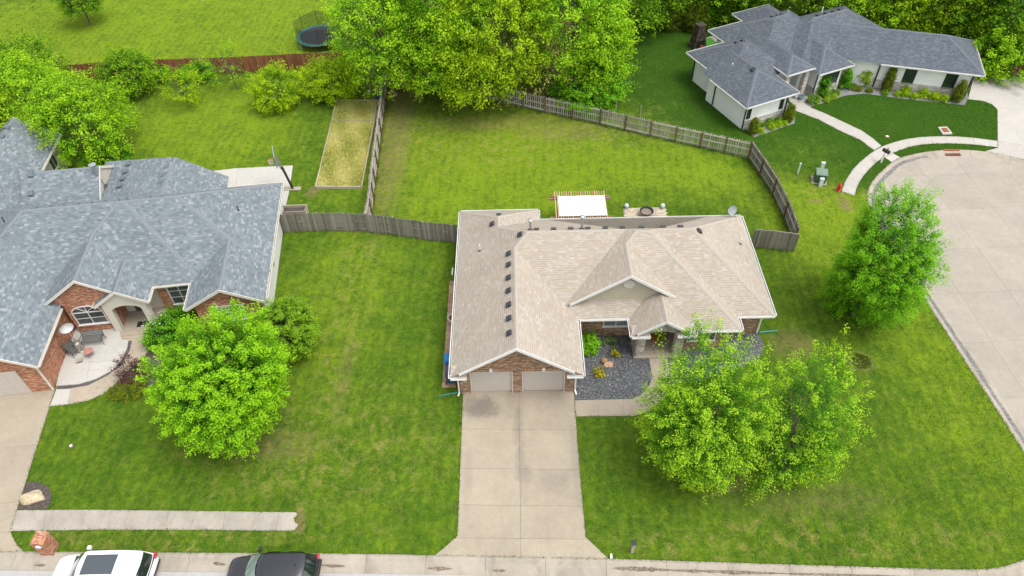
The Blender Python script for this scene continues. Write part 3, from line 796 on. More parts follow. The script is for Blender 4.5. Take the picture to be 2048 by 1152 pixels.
def rakes(root, segs, mat, off=(0, 0, 0), h=0.20, th=0.035, out=(0, -1, 0)):
    """rake boards along gable edges (low point, high point)"""
    o = Vector(out)
    for u, v in segs:
        u, v = Vector(u), Vector(v); t = (v - u)
        m = MB(); dn = Vector((0, 0, -1))
        a0, a1 = u + o * th, v + o * th
        q = [u + dn * 0.01, v + dn * 0.01, v + dn * h, u + dn * h]
        r = [p + o * th for p in q]
        up_ = Vector((0, 0, 0.035))
        m.face([r[0] + up_, r[1] + up_, r[2], r[3]]); m.face([q[3], q[2], q[1] + up_, q[0] + up_])
        m.face([q[0] + up_, q[1] + up_, r[1] + up_, r[0] + up_]); m.face([r[3], r[2], q[2], q[3]])
        m.face([q[0] + up_, r[0] + up_, r[3], q[3]]); m.face([r[1] + up_, q[1] + up_, q[2], r[2]])
        m.build('rake_board', mat, root, loc=off)

def hit(px, py, f, z0=0.0, z1=9.0):
    """point where the sight line through a photo pixel meets the surface z = f(x, y)"""
    a, b = z0, z1
    for _ in range(50):
        m = (a + b) / 2; q = P(px, py, m)
        if m > f(q.x, q.y): b = m
        else: a = m
    return P(px, py, (a + b) / 2)

def vent_mesh(mat, w=0.37, h=0.14):
    m = MB(); a = w / 2
    m.prism([(-a * .75, -a * .75), (a * .75, -a * .75), (a * .75, a * .75), (-a * .75, a * .75)], -0.05, h * 0.55)
    lo = [(-a, -a, h * .5), (a, -a, h * .5), (a, a, h * .5), (-a, a, h * .5)]; hi = [(-a * .82, -a * .82, h), (a * .82, -a * .82, h), (a * .82, a * .82, h), (-a * .82, a * .82, h)]
    for k in range(4): m.face([lo[k], lo[(k + 1) % 4], hi[(k + 1) % 4], hi[k]])
    m.face(hi); m.face(lo[::-1])
    return m.mesh('roof_vent', mat)

def on_slope(name, me, parent, pos, n, spin=0.0, off=(0, 0, 0)):
    q = Vector((0, 0, 1)).rotation_difference(Vector(n).normalized())
    o = link(name, me, parent)
    o.rotation_mode = 'QUATERNION'
    o.rotation_quaternion = q @ Matrix.Rotation(spin, 3, 'Z').to_quaternion()
    o.location = Vector(pos) + Vector(off)
    return o

def window(parent, c, n, w, h, frame, glass, cols=2, rows=2, fw=0.07, off=(0, 0, 0), arch=0.0, sill=True, name='window'):
    """c centre of the sill on the wall face, n outward direction (2D); frame bars, a pane in each light"""
    n = Vector((n[0], n[1], 0)).normalized(); t = Vector((-n.y, n.x, 0)); c = Vector(c); up = Vector((0, 0, 1))
    m = MB(); d = 0.045
    bar = lambda u0, u1, z0, z1, dd=d: m.obox(c + t * ((u0 + u1) / 2) + up * ((z0 + z1) / 2) + n * (dd / 2), t * ((u1 - u0) / 2), n * (dd / 2), up * ((z1 - z0) / 2))
    bar(-w / 2, w / 2, 0, fw); bar(-w / 2, w / 2, h - fw, h); bar(-w / 2, -w / 2 + fw, fw, h - fw); bar(w / 2 - fw, w / 2, fw, h - fw)
    iw, ih = w - 2 * fw, h - 2 * fw; mw = fw * 0.7
    for k in range(1, cols): u = -iw / 2 + iw * k / cols; bar(u - mw / 2, u + mw / 2, fw, h - fw, d * 0.9)
    for k in range(1, rows): z = fw + ih * k / rows; bar(-iw / 2, iw / 2, z - mw * .4, z + mw * .4, d * 0.8)
    if sill: bar(-w / 2 - 0.05, w / 2 + 0.05, -0.07, 0.0, 0.09)
    if arch:
        N = 10; prev = None
        for k in range(N + 1):
            th = math.pi * k / N; q = c + t * (-math.cos(th) * w / 2) + up * (h + math.sin(th) * arch)
            qi = c + t * (-math.cos(th) * (w / 2 - fw)) + up * (h + math.sin(th) * (arch - fw))
            if prev: m.face([prev[0] + n * d, q + n * d, qi + n * d, prev[1] + n * d]); m.face([prev[0], q, q + n * d, prev[0] + n * d])
            prev = (q, qi)
        for k in (0.3, 0.5, 0.7):
            m.beam(c + up * h + n * 0.03, c + up * (h + arch * math.sin(math.pi * k) * .95) + t * (-math.cos(math.pi * k) * w / 2 * .95) + n * 0.03, 0.03, 0.03)
    wo = m.build(name, frame, parent, loc=off)
    for a in range(cols):
        for b in range(rows):
            p = MB(); u0 = -iw / 2 + iw * a / cols; u1 = u0 + iw / cols; z0 = fw + ih * b / rows; z1 = z0 + ih / rows
            e = 0.01
            p.obox(c + t * ((u0 + u1) / 2) + up * ((z0 + z1) / 2) + n * 0.012, t * ((u1 - u0) / 2 - e), n * 0.008, up * ((z1 - z0) / 2 - e))
            p.build('pane', glass, wo)
    if arch:
        p = MB(); N = 10
        p.face([c + up * h + n * 0.014 + t * (-math.cos(math.pi * k / N) * (w / 2 - .03)) + up * (math.sin(math.pi * k / N) * (arch - .03)) for k in range(N, -1, -1)])
        p.build('pane', glass, wo)
    return wo

def downspout(parent, pts, mat, off=(0, 0, 0), r=0.045, name='downspout'):
    m = MB()
    for a, b in zip(pts, pts[1:]): m.beam(a, b, r * 2.0, r * 1.7)
    return m.build(name, mat, parent, loc=off)

def gable_wall(x0, x1, ze, p, y, th=0.12, cut=0.0):
    """triangle wall in the plane y, from the eave height up"""
    m = MB(); h = (x1 - x0) / 2 * p
    a = [(x0, y, ze - 0.06), (x1, y, ze - 0.06), (x1, y, ze), ((x0 + x1) / 2, y, ze + h), (x0, y, ze)]
    m.face(a); m.face([(q[0], y + th, q[2]) for q in a][::-1])
    for i in range(len(a)):
        b, c = a[i], a[(i + 1) % len(a)]
        m.face([b, (b[0], b[1] + th, b[2]), (c[0], c[1] + th, c[2]), c])
    return m

# ================================================================ tan roofed brick house
HC = Vector((5.9, 33.0, 0)); OFF = (-HC.x, -HC.y, 0)
house = empty('brick_house', HC, 0, 'brown brick house with tan shingle roof and two garage doors at the driveway', 'house')
ZE, PT = 2.6, 0.667
XW, XG, XE, YG, YB, YA, YR = -4.04, 3.66, 15.83, 26.12, 30.48, 29.37, 39.9
R = Roof(ZE, PT)
hg = (XG - XW) / 2; hB = (YR - YB) / 2; hA = (YR - YA) / 2
R.sub(XW, XE, YB, YR, 'x', caps=(1, 0, 0, 1, 1))
R.sub(XW, XG, YG, YB + hg, 'y', 'gable', 'gable', ze=ZE - 0.004, caps=(1, 0, 0, 0, 0))
R.sub(XW, 1.51, YR - hB + 2.775 - 2.2, 41.0, 'y', 'gable', 'hip', ze=ZE - 0.006, caps=(1, 0, 0, 1, 1))
xmW = Vector((XW + hB, YB + hB, ZE + PT * hB))
nW, nS, nN, nE = (Vector(v).normalized() for v in ((-PT, 0, 1), (0, -PT, 1), (0, PT, 1), (PT, 0, 1)))
R.cap((XW + hg, YB + hg, ZE + PT * hg), xmW, nW, nS)
R.cap((XW + 2.775, YR - 2.775, ZE + PT * 2.775), xmW, nW, nN)
# projecting front section with its own ridge, cut behind the dormer and the porch
zA = ZE + PT * hA; yA = YA + hA; xA1 = 13.55
rw = P(1273, 463.5, zA); x0A = rw.x - hA
Rw, Re = Vector((rw.x, yA, zA)), Vector((xA1 - hA, yA, zA))
if Re.x < Rw.x + 0.2: Re.x = Rw.x + 0.2
XP = 8.77
jx = hit(1253.8, 498, lambda x, y: ZE + PT * (x - x0A)).x
zJ = ZE + PT * (jx - x0A); yJ = YA + (jx - x0A)
J = Vector((jx, yJ, zJ))
yD = P(1263.3, 551.5, zJ).y
yV = yJ - (XP - jx)
R.mb.face([(XP, YA, ZE), (xA1, YA, ZE), Re, Rw, J, (XP, yV - .02, ZE + PT * (yV - .02 - YA))])
R.mb.face([(xA1, YA, ZE), (xA1, YR, ZE), Re]); R.mb.face([(xA1, YR, ZE), (x0A, YR, ZE), Rw, Re])
R.mb.face([(x0A, YR, ZE), (x0A, yD, ZE), (x0A + yD - YA, yD, ZE + PT * (yD - YA)), Rw])
R.cap((xA1, YA, ZE), Re, nS, nE); R.cap(Rw, Re, nS, nN); R.cap(J, Rw, nS, nW); 
# dormer gable and porch gable
xD1 = 2 * jx - x0A
R.sub(x0A, xD1, yD, yJ, 'y', 'gable', 'gable', ze=ZE - 0.003, caps=(1, 0, 0, 0, 0))
XP0, XP1, YP = 6.83, 10.71, 28.98
R.sub(XP0, XP1, YP, 32.6, 'y', 'gable', 'gable', caps=(0, 0, 0, 0, 0))
zP = ZE + PT * (XP1 - XP0) / 2
R.cap((XP, YP, zP), (XP, YA + (zP - ZE) / PT, zP), nW, nE)
roof = R.finish(house, M['tan_roof'], M['tan_cap'], OFF)
# walls
wp = [(-3.64, 26.87), (-2.99, 26.87), (-2.99, 27.02), (-0.45, 27.02), (-0.45, 26.87), (0.12, 26.87), (0.12, 27.02), (2.68, 27.02), (2.68, 26.87), (3.25, 26.87), (3.25, 31.28), (7.35, 31.28), (7.35, 32.4), (9.88, 32.4), (9.88, 30.05), (13.1, 30.05), (13.1, 31.28), (15.34, 31.28), (15.34, 39.35), (1.1, 39.35), (1.1, 40.45), (-3.64, 40.45)]
m = MB(); m.prism(wp, 0.0, 2.13, 0)
m.build('wall', M['tan_brick'], house, loc=OFF)
m = MB(); m.prism([(-3.64, 26.87), (3.25, 26.87), (3.25, 31.28), (7.35, 31.28), (7.35, 32.4), (9.88, 32.4), (9.88, 30.05), (13.1, 30.05), (13.1, 31.28), (15.34, 31.28), (15.34, 39.35), (1.1, 39.35), (1.1, 40.45), (-3.64, 40.45)], 2.134, ZE - 0.02)
m.build('wall', M['tan_brick'], house, loc=OFF)
gable_wall(-3.62, 3.23, ZE + 0.02, PT * 0.985, 26.872).build('gable', M['tan_brick'], house, loc=OFF)
for x0, x1 in ((-2.99, -0.45), (0.12, 2.68)):
    m = MB(); m.box(x0 - 0.02, x1 + 0.02, 26.845, 26.868, 2.135, 2.40); m.build('lintel', M['soldier'], house, loc=OFF)
    m = MB(); xc = (x0 + x1) / 2; m.prism([(xc - .09, 26.80), (xc + .09, 26.80), (xc + .09, 26.843), (xc - .09, 26.843)], 2.13, 2.46); m.build('keystone', M['trim'], house, loc=OFF)
    gd = MB(); gd.box(x0 + .005, x1 - .005, 27.0, 27.05, 0.03, 2.12); gd = gd.build('garage_door', M['garage_door'], house, loc=OFF)
    for k in range(4):
        z0 = 0.045 + k * 0.52
        for j in range(4):
            w = (x1 - x0 - 0.1) / 4; a = x0 + 0.05 + j * w
            q = MB(); q.box(a + .02, a + w - .02, 26.985, 26.998, z0 + .03, z0 + .47); q.build('panel', M['garage_door'], gd)
    for xj in (x0 - .001, x1 - .049):
        m = MB(); m.box(xj, xj + .05, 26.858, 26.98, 0, 2.125); m.build('door_jamb', M['trim2'], house, loc=OFF)
# gable louvre discs
def disc(c, r, mat, name='gable_vent', parent=house, off=OFF, n=20):
    m = MB(); ring = [(c[0] + r * math.cos(2 * math.pi * k / n), c[1], c[2] + r * math.sin(2 * math.pi * k / n)) for k in range(n)]
    rf = [(x, y - 0.05, z) for x, y, z in ring]; ri = [(c[0] + (x - c[0]) * .78, y, c[2] + (z - c[2]) * .78) for x, y, z in rf]; rb = [(x, y + .03, z) for x, y, z in ri]
    for k in range(n):
        j = (k + 1) % n
        m.face([ring[k], ring[j], rf[j], rf[k]]); m.face([rf[k], rf[j], ri[j], ri[k]]); m.face([ri[k], ri[j], rb[j], rb[k]])
    m.face(rb[::-1])
    for k in range(-3, 4):
        z = c[2] + k * r * 0.2; hw = math.sqrt(max(0, (r * .78) ** 2 - (z - c[2]) ** 2)) - .01
        if hw > 0.03: m.box(c[0] - hw, c[0] + hw, c[1] - 0.04, c[1] - 0.01, z - .012, z + .012)
    m.build(name, mat, parent, loc=off)
disc((-0.19, 26.865, ZE + PT * hg - 0.78), 0.30, M['trim'])
disc((jx, yD + 0.32, zJ - 1.02), 0.34, M['trim2'])
# dormer face in siding boards, cornice returns, rakes
zb = ZE + PT * (yD + 0.35 - YB)            # where the main slope meets the dormer face
hw = (zJ - zb) / PT
n_b = int((zJ - zb) / 0.13)
face_ = MB(); face_.face([(jx - hw - .3, yD + .36, zb - .2), (jx + hw + .3, yD + .36, zb - .2), (jx, yD + .36, zJ - .02)])
dface = face_.build('gable', M['gable_siding'], house, loc=OFF)
for k in range(n_b):
    z0 = zb - 0.02 + k * 0.13; z1 = z0 + 0.125
    q = MB(); xa, xb = (zJ - z0) / PT - .05, max((zJ - z1) / PT - .05, 0.02)
    q.face([(jx - xa, yD + .335, z0), (jx + xa, yD + .335, z0), (jx + xb, yD + .352, z1), (jx - xb, yD + .352, z1)])
    q.face([(jx - xa, yD + .335, z0), (jx - xa, yD + .358, z0), (jx + xa, yD + .358, z0), (jx + xa, yD + .335, z0)])
    q.build('siding_board', M['gable_siding'], dface)
up3 = lambda x, y, z: (x, y, z + .0)
rakes(house, [(up3(XW + .5, YG, ZE + PT * .5), up3(XW + hg, YG, ZE + PT * hg)), (up3(XG - .5, YG, ZE + PT * .5), up3(XW + hg, YG, ZE + PT * hg)),
              (up3(x0A + 1.0, yD, ZE + PT * 1.0), up3(jx, yD, zJ)), (up3(xD1 - 1.2, yD, ZE + PT * 1.2), up3(jx, yD, zJ)),
              (up3(XP0 + .3, YP, ZE + PT * .3), up3(XP, YP, zP)), (up3(XP1 - .3, YP, ZE + PT * .3), up3(XP, YP, zP))], M['trim'], OFF)
for (xa, xb, y) in ((XW, -3.1, YG), (2.72, XG, YG), (XP0, 7.95, YP), (9.6, XP1, YP)):      # little cornice-return roofs
    m = MB(); a, b = xa, xb
    m.face([(a, y, ZE - .02), (b, y, ZE - .02), (b, y + .70, ZE + .25), (a, y + .70, ZE + .25)]); m.face([(a, y + .70, ZE - .02), (b, y + .70, ZE - .02), (b, y, ZE - .02), (a, y, ZE - .02)])
    for xx in (a, b): m.face([(xx, y, ZE - .02), (xx, y + .70, ZE + .25), (xx, y + .70, ZE - .02)])
    m.build('cornice_return', M['tan_roof'], house, loc=OFF)
gutters(house, [((XW, 40.98), (XW, YG), ZE), ((XG, YG), (XG, YB), ZE), ((XG + .12, YB), (XP0, YB), ZE), ((XP0, 31.2), (XP0, YP), ZE), ((XP1, YP), (XP1, 30.3), ZE), ((XP1 + .12, YA), (xA1, YA), ZE), ((xA1, YA), (xA1, YB - .13), ZE), ((xA1, YB), (XE, YB), ZE), ((XE, YB), (XE, YR), ZE), ((XE, YR), (1.63, YR), ZE), ((1.51, 39.95), (1.51, 41.0), ZE), ((1.51, 41.0), (XW, 41.0), ZE),
               ((XW, YG), (-3.1, YG), ZE - .01), ((2.72, YG), (XG, YG), ZE - .01), ((XP0, YP), (7.95, YP), ZE - .01), ((9.6, YP), (XP1, YP), ZE - .01)], M['trim'], OFF)
# porch
m = MB(); m.box(7.2, 10.28, 29.3, 32.4, 0.0, 0.13); m.build('porch_floor', M['walk'], house, loc=OFF)
for xc in (7.56, 9.93):
    q = MB(); q.box(xc - .25, xc + .25, 29.40, 29.90, 0.13, 2.1); c_ = q.build('porch_column', M['light_stone'], house, loc=OFF); bevel(c_, .015)
    rr = random.Random(int(xc * 100))
    for k in range(8):
        for j in range(2):
            z0 = .14 + k * .245; w = .30 if (k + j) % 2 else .2; a = xc - .25 + (0 if j == 0 else (.5 - w))
            b_ = w if j == 0 else .5 - (.5 - w); e = rr.uniform(.005, .025)
            s_ = MB(); s_.box(a + .006, a + w - .006, 29.40 - e, 29.415, z0 + .006, z0 + .238); s_.build('stone', M['light_stone'], c_)
m = MB()
arch = [(7.3 + 0.51, 2.06)] + [(8.745 - math.cos(math.pi * k / 10) * 0.935, 2.06 + math.sin(math.pi * k / 10) * 0.42) for k in range(1, 10)] + [(10.19 - 0.51, 2.06)]
outer = [(10.19, 2.06), (10.19, 2.62), (8.77, 3.56), (7.3, 2.62), (7.3, 2.06)]
for y, fl in ((29.42, 0), (29.86, 1)):
    pts = [(x, y, z) for x, z in outer + arch]; m.face(pts if not fl else pts[::-1])
al = outer + arch
for i in range(len(al)):
    a, b = al[i], al[(i + 1) % len(al)]; m.face([(a[0], 29.42, a[1]), (a[0], 29.86, a[1]), (b[0], 29.86, b[1]), (b[0], 29.42, b[1])])
m.build('porch_arch', M['light_stone'], house, merge=True, loc=OFF)
m = MB(); m.box(8.1, 9.1, 32.36, 32.395, .13, 2.2); d_ = m.build('front_door', M['door_wood'], house, loc=OFF)
m = MB(); m.tube([(8.98, 32.33, 1.0), (8.98, 32.33, 1.25)], .018); m.build('handle', M['galv'], d_)
# windows of the front
window(house, (6.2, 31.28, 0.95), (0, -1), 1.65, 1.5, M['trim'], M['glass_blind'], 2, 2, off=OFF)
window(house, (3.72, 31.28, 1.2), (0, -1), 0.5, 1.2, M['trim'], M['glass'], 2, 2, off=OFF)
window(house, (11.45, 30.05, 0.85), (0, -1), 1.75, 1.6, M['trim'], M['glass'], 2, 2, off=OFF)
window(house, (13.62, 31.28, 1.15), (0, -1), 0.6, 1.2, M['trim'], M['glass'], 2, 2, off=OFF)
window(house, (15.34, 35.0, 0.9), (1, 0), 1.5, 1.4, M['trim'], M['glass'], 2, 2, off=OFF)
window(house, (12.0, 39.35, 0.9), (0, 1), 1.6, 1.4, M['trim'], M['glass'], 2, 2, off=OFF)
window(house, (6.0, 39.35, 0.15), (0, 1), 2.4, 2.0, M['trim'], M['glass'], 2, 1, off=OFF, name='patio_door')
# downspouts and drain pipes
downspout(house, [(-4.1, 26.3, 2.5), (-3.72, 26.8, 2.2), (-3.72, 26.8, .15), (-3.8, 26.62, .07)], M['trim'], OFF)
downspout(house, [(3.72, 26.3, 2.5), (3.33, 26.85, 2.2), (3.33, 26.85, .15), (3.40, 26.6, .06)], M['trim'], OFF)
downspout(house, [(15.9, 30.55, 2.5), (15.42, 31.2, 2.2), (15.42, 31.2, .12)], M['trim'], OFF)
def drain(pa, pb, label):
    a, b = P(*pa, .06), P(*pb, .06); m = MB(); d = (b - a)
    pts = [Vector((0, 0, .01))] + [d * k + Vector((0, 0, math.sin(k * 3.14) * .02)) for k in (.3, .6, 1.0)]
    m.tube(pts, .055, 10); o = m.build('drain_pipe', M['green_pipe'], None, smooth=True, loc=a)
    tag(o, label, 'drain pipe')
drain((919.5, 784.5), (877, 792.5), 'green downspout drain pipe beside the garage corner and waste bins')
drain((1518, 665), (1555, 661.5), 'green downspout drain pipe at the house corner beside gravel bed')
# roof vents, plumbing stacks
west = lambda x, y: ZE + PT * (x - XW)
vm = vent_mesh(M['vent_black'])
for px, py in ((1017.9, 508.5), (1017.9, 530.2), (1017.9, 556.2), (1017.9, 582.2), (1018.3, 610.4), (1019, 637.5), (1019.3, 667.1), (1040.7, 470.2), (985, 448.9)):
    on_slope('roof_vent', vm, roof, hit(px, py, west), nW)
for px in (1073, 1108, 1142.6, 1177, 1212.7, 1247.3, 1286.7, 1330.4, 1365.1):
    p_ = P(px, 459, ZE + PT * hB); on_slope('roof_vent', vm, roof, (p_.x, YB + hB + .42, ZE + PT * (hB - .42)), nN)
on_slope('roof_vent', vm, roof, hit(1397.6, 463, lambda x, y: ZE + PT * (XE - x)), nE)
on_slope('roof_vent', vm, roof, hit(997.3, 430.5, lambda x, y: ZE + PT * (41.0 - y)), nN)
def stack(pos, h, r, mat, cap=False, name='vent_pipe', parent=None):
    m = MB(); m.tube([(0, 0, -.1), (0, 0, h)], r, 10)
    if cap: m.lathe([(r * 1.0, h - .02), (r * 2.0, h + .03), (r * 2.1, h + .10), (0.001, h + .16)], 12)
    m.lathe([(r * 2.4, .0), (r * 1.3, .07), (r * 1.05, .1)], 12, m=1)
    return m.build(name, [mat, M['vent_black']], parent or roof, smooth=False, loc=pos)
stack(hit(960, 501.5, west), .55, .045, M['pvc'])
stack(hit(1480.5, 488, lambda x, y: ZE + PT * (XE - x)), .5, .045, M['pvc'])
north = lambda x, y: ZE + PT * (YR - y)
for px in (1060.5, 1163.5):
    q = P(px, 457, ZE + PT * hB - .3); stack((q.x, YB + hB + .5, ZE + PT * (hB - .5)), .95 if px > 1100 else .75, .075, M['galv'], True)
# satellite dish on the rear eave
sd = empty('satellite_dish', (P(1457.5, 433, ZE).x, YR - .15, ZE + .1), 0, 'small grey satellite dish on the rear roof edge', 'satellite dish')
m = MB(); m.tube([(0, 0, -.1), (0, 0, .5)], .025, 8); m.build('mast', M['galv'], sd)
m = MB(); m.lathe([(.001, 0), (.15, .012), (.27, .04), (.33, .075), (.335, .068), (.27, .03), (.15, 0.0), (.001, -.012)], 20)
dd = m.build('reflector', plain("dish_grey", (0.30, 0.32, 0.34, 1), .5, .1), sd, smooth=True, loc=(0.06, -.03, .62)); dd.rotation_euler = (math.radians(68), 0, math.radians(12))
m = MB(); m.tube([(.03, -.05, .42), (.22, -.38, .38)], .015, 6); m.box(.17, .32, -.46, -.36, .34, .44); m.build('feed_arm', M['galv'], sd)
# door mat
mat_ = empty('door_mat', P(1314, 674.5, .135), 0, 'orange and brown patterned door mat on the porch', 'door mat')
def mat_material():
    t = NT("patterned_mat"); co = t.coord(); s_ = t.sep(co)
    ang = t.math('ARCTAN2', s_[1], s_[0]); rays = t.math('SINE', t.math('MULTIPLY', ang, 14.0))
    c = t.mix(t.math('GREATER_THAN', rays, 0.1), (0.50, 0.20, 0.012, 1), (0.22, 0.085, 0.012, 1)); c = t.mix(t.math('GREATER_THAN', t.noise(co, 9, 2), .6), c, (.55, .34, .06, 1))
    t.base(c); t.set(Roughness=.95); return t.mat
m = MB(); m.box(-.47, .47, -.28, .28, 0, .02); m.build('rug', mat_material(), mat_)
m = MB()
for a in (-.49, .47): m.box(a, a + .02, -.28, .28, 0, .022)
m.build('binding', plain("mat_binding", (.30, .13, .02, 1), .9), mat_)

# ================================================================ left neighbour: red brick, blue-grey roof
LA = math.radians(6.9); LO = P(530, 606, 2.7); LO.z = 0
lh = empty('brick_house', LO, LA, 'red brick house with blue-grey shingle roof and curved patio', 'house')
LI = Matrix.Rotation(-LA, 4, 'Z') @ Matrix.Translation(-LO)
def lp(px, py, z): return LI @ P(px, py, z)
LZ, LP_ = 2.7, 0.69
R = Roof(LZ, LP_)
R.sub(-20.6, 0.0, 2.9, 12.5, 'x', i1=5.8, i0=4.8)
R.sub(-14.5, -4.29, 2.62, 12.45, 'x', ze=LZ - .003, caps=(1, 0, 0, 1, 0))
R.sub(-14.5, -8.0, 1.45, 2.62 + 3.25, 'y', 'gable', 'gable', ze=LZ - .006, caps=(1, 0, 0, 0, 0))
R.cap((-11.25, 2.62 + 3.25, LZ + LP_ * 3.25), (-14.5 + 4.915, 2.62 + 4.915, LZ + LP_ * 4.915), (-LP_, 0, 1), (0, -LP_, 1))
R.sub(-10.9, -7.55, 1.25, 6.0, 'y', 'gable', 'gable', p=.69, caps=(1, 0, 0, 0, 0))
R.sub(-5.02, 0.0, 0.15, 5.0, 'y', 'gable', 'gable', ze=LZ - .004, p=.57, caps=(1, 0, 0, 0, 0))
R.sub(-21.4, -13.0, -3.28, 6.0, 'y', 'gable', 'gable', ze=LZ - .002, p=.62, caps=(1, 0, 0, 0, 0))
R.sub(-18.6, -13.06, 11.6, 16.8, 'x', 'gable', 'gable', p=.69, caps=(1, 0, 0, 0, 0))
R.sub(-24.5, -18.85, 11.0, 22.0, 'y', 'gable', 'gable', p=.66, caps=(1, 0, 0, 0, 0))
a1, a2, a3, a4 = lp(212, 323, 2.75), lp(345, 314, 4.5), lp(318, 400, 4.5), lp(182, 405, 2.75)
b1, b2, b3, b4 = lp(350, 314, 4.55), lp(457, 353, 2.75), lp(452, 395, 2.75), lp(318, 400, 4.55)
R.mb.face([a4, a3, a2, a1]); R.mb.face([b4, b3, b2, b1])
R.cap(b4, b1, (-.3, 0, 1), (.5, 0, 1))
lroof = R.finish(lh, M['grey_roof'], M['grey_cap'])
low = lambda v: Vector((v.x, v.y, v.z - .22))
m = MB(); m.face([a1, a2, low(a2), low(a1)]); m.face([b1, b2, low(b2), low(b1)]); m.face([b2, b3, low(b3), low(b2)]); m.face([a4, a1, low(a1), low(a4)])
m.build('fascia', M['trim2'], lh)
def lwall(x0, x1, y0, y1, mat, z1=LZ - .02):
    m = MB(); m.box(x0, x1, y0, y1, 0, z1); return m.build('wall', mat, lh)
lwall(-20.1, -.42, 3.3, 12.1, M['cream_siding'])
m = MB(); m.box(-.415, -.36, .62, 12.1, 0, LZ - .02); m.build('side_wall', M['white_side'], lh)
lwall(-4.6, -.42, .6, 3.25, M['red_brick'])
lwall(-7.6, -4.65, 3.0, 3.28, M['red_brick'], LZ - .03)
lwall(-12.98, -10.6, 1.72, 3.26, M['red_brick']); lwall(-10.6, -10.2, 1.74, 3.2, M['red_brick'], LZ - .025)
lwall(-21.0, -13.36, -2.95, 3.2, M['red_brick'])
lwall(-18.2, -13.5, 12.15, 16.4, M['cream_siding'], LZ - .04); lwall(-24.1, -19.3, 11.5, 21.6, M['cream_siding'], LZ - .03)
lwall(-13.4, -4.6, 12.15, 13.3, M['cream_siding'], LZ - .05); lwall(-13.0, -8.0, 13.4, 16.6, M['cream_siding'], LZ - .06)
gable_wall(-13.9, -8.6, LZ + .02, LP_ * .99, 1.74).build('gable', M['red_brick'], lh)
gable_wall(-4.75, -.27, LZ + .02, .56, .62).build('gable', M['red_brick'], lh)
gable_wall(-21.0, -13.36, LZ + .02, .615, -2.93).build('gable', M['red_brick'], lh)
m = MB(); q = [(-13.12, 11.75, LZ), (-13.12, 16.65, LZ), (-13.12, 14.2, LZ + LP_ * 2.42)]; m.face(q); m.build('gable', M['cream_siding'], lh)
m = MB(); q = [(-24.2, 21.75, LZ), (-21.67, 21.75, LZ + .66 * 2.55), (-19.1, 21.75, LZ)]; m.face(q); m.build('gable', M['cream_siding'], lh)
rk = lambda x, y, e0, p, s: ((x, y, LZ + p * e0))
rakes(lh, [((-14.5, 1.45, LZ), (-11.25, 1.45, LZ + LP_ * 3.25)), ((-8.0, 1.45, LZ), (-11.25, 1.45, LZ + LP_ * 3.25)), ((-10.9, 1.25, LZ), (-9.225, 1.25, LZ + LP_ * 1.675)), ((-7.55, 1.25, LZ), (-9.225, 1.25, LZ + LP_ * 1.675)),
           ((-5.02, .15, LZ), (-2.51, .15, LZ + .57 * 2.51)), ((0, .15, LZ), (-2.51, .15, LZ + .57 * 2.51)), ((-13.0, -3.28, LZ), (-17.2, -3.28, LZ + .62 * 4.2)), ((-21.4, -3.28, LZ), (-17.2, -3.28, LZ + .62 * 4.2))], M['trim2'])
rakes(lh, [((-13.06, 11.6, LZ), (-13.06, 14.2, LZ + LP_ * 2.6)), ((-13.06, 16.8, LZ), (-13.06, 14.2, LZ + LP_ * 2.6))], M['trim2'], out=(1, 0, 0))
rakes(lh, [((-18.85, 22, LZ), (-21.67, 22, LZ + .66 * 2.82)), ((-24.5, 22, LZ), (-21.67, 22, LZ + .66 * 2.82))], M['trim2'], out=(0, 1, 0))
gutters(lh, [((0, .15), (0, 12.5), LZ), ((0, 12.5), (-4.0, 12.5), LZ), ((-7.5, 2.62), (-5.0, 2.62), LZ), ((-7.55, 1.25), (-7.55, 2.6), LZ), ((-13.0, -3.28), (-13.0, 1.44), LZ), ((-10.9, 3.0), (-10.9, 1.25), LZ), ((-18.85, 17.0), (-18.85, 22.0), LZ), ((-5.02, 2.5), (-5.02, .15), LZ)], M['trim2'])
# stucco porch with arch
m = MB()
arch = [(-8.2 - 2.2 + .35, 2.1)] + [(-9.15 - math.cos(math.pi * k / 10) * .92, 1.95 + math.sin(math.pi * k / 10) * .42) for k in range(0, 11)] + [(-7.95 - .3, 2.1)]
outer = [(-7.85, 0), (-7.85, 2.66), (-9.225, 3.62), (-10.55, 2.66), (-10.55, 0), (-10.15, 0)]
pts2 = outer + [(-10.07, 1.95)] + [(-9.15 - math.cos(math.pi * k / 10) * .92, 1.95 + math.sin(math.pi * k / 10) * .42) for k in range(1, 10)] + [(-8.23, 1.95), (-8.23, 0)]
for y, fl in ((1.42, 0), (1.8, 1)):
    q = [(x, y, z) for x, z in pts2]; m.face(q if not fl else q[::-1])
for i in range(len(pts2)):
    a, b = pts2[i], pts2[(i + 1) % len(pts2)]; m.face([(a[0], 1.42, a[1]), (a[0], 1.8, a[1]), (b[0], 1.8, b[1]), (b[0], 1.42, b[1])])
m.build('porch_arch', M['stucco'], lh, merge=True)
m = MB(); m.box(-10.58, -7.62, .95, 3.28, .0, .045); m.build('porch_floor', M['walk'], lh)
m = MB(); m.box(-9.6, -8.7, 3.12, 3.19, .05, 2.15); m.build('front_door', M['door_wood'], lh)
m = MB(); m.box(-10.2, -8.5, 3.2, 3.297, .0, 2.6); m.build('entry_wall', M['stucco'], lh)
window(lh, (-11.75, 1.72, .75), (0, -1), 1.95, 1.15, M['trim'], M['glass'], 2, 2, arch=.55)
window(lh, (-6.2, 3.0, .5), (0, -1), 1.5, 1.9, M['trim'], M['glass'], 2, 3)
window(lh, (-2.55, .6, .9), (0, -1), 1.9, 1.35, M['trim'], M['glass_blind'], 2, 2)
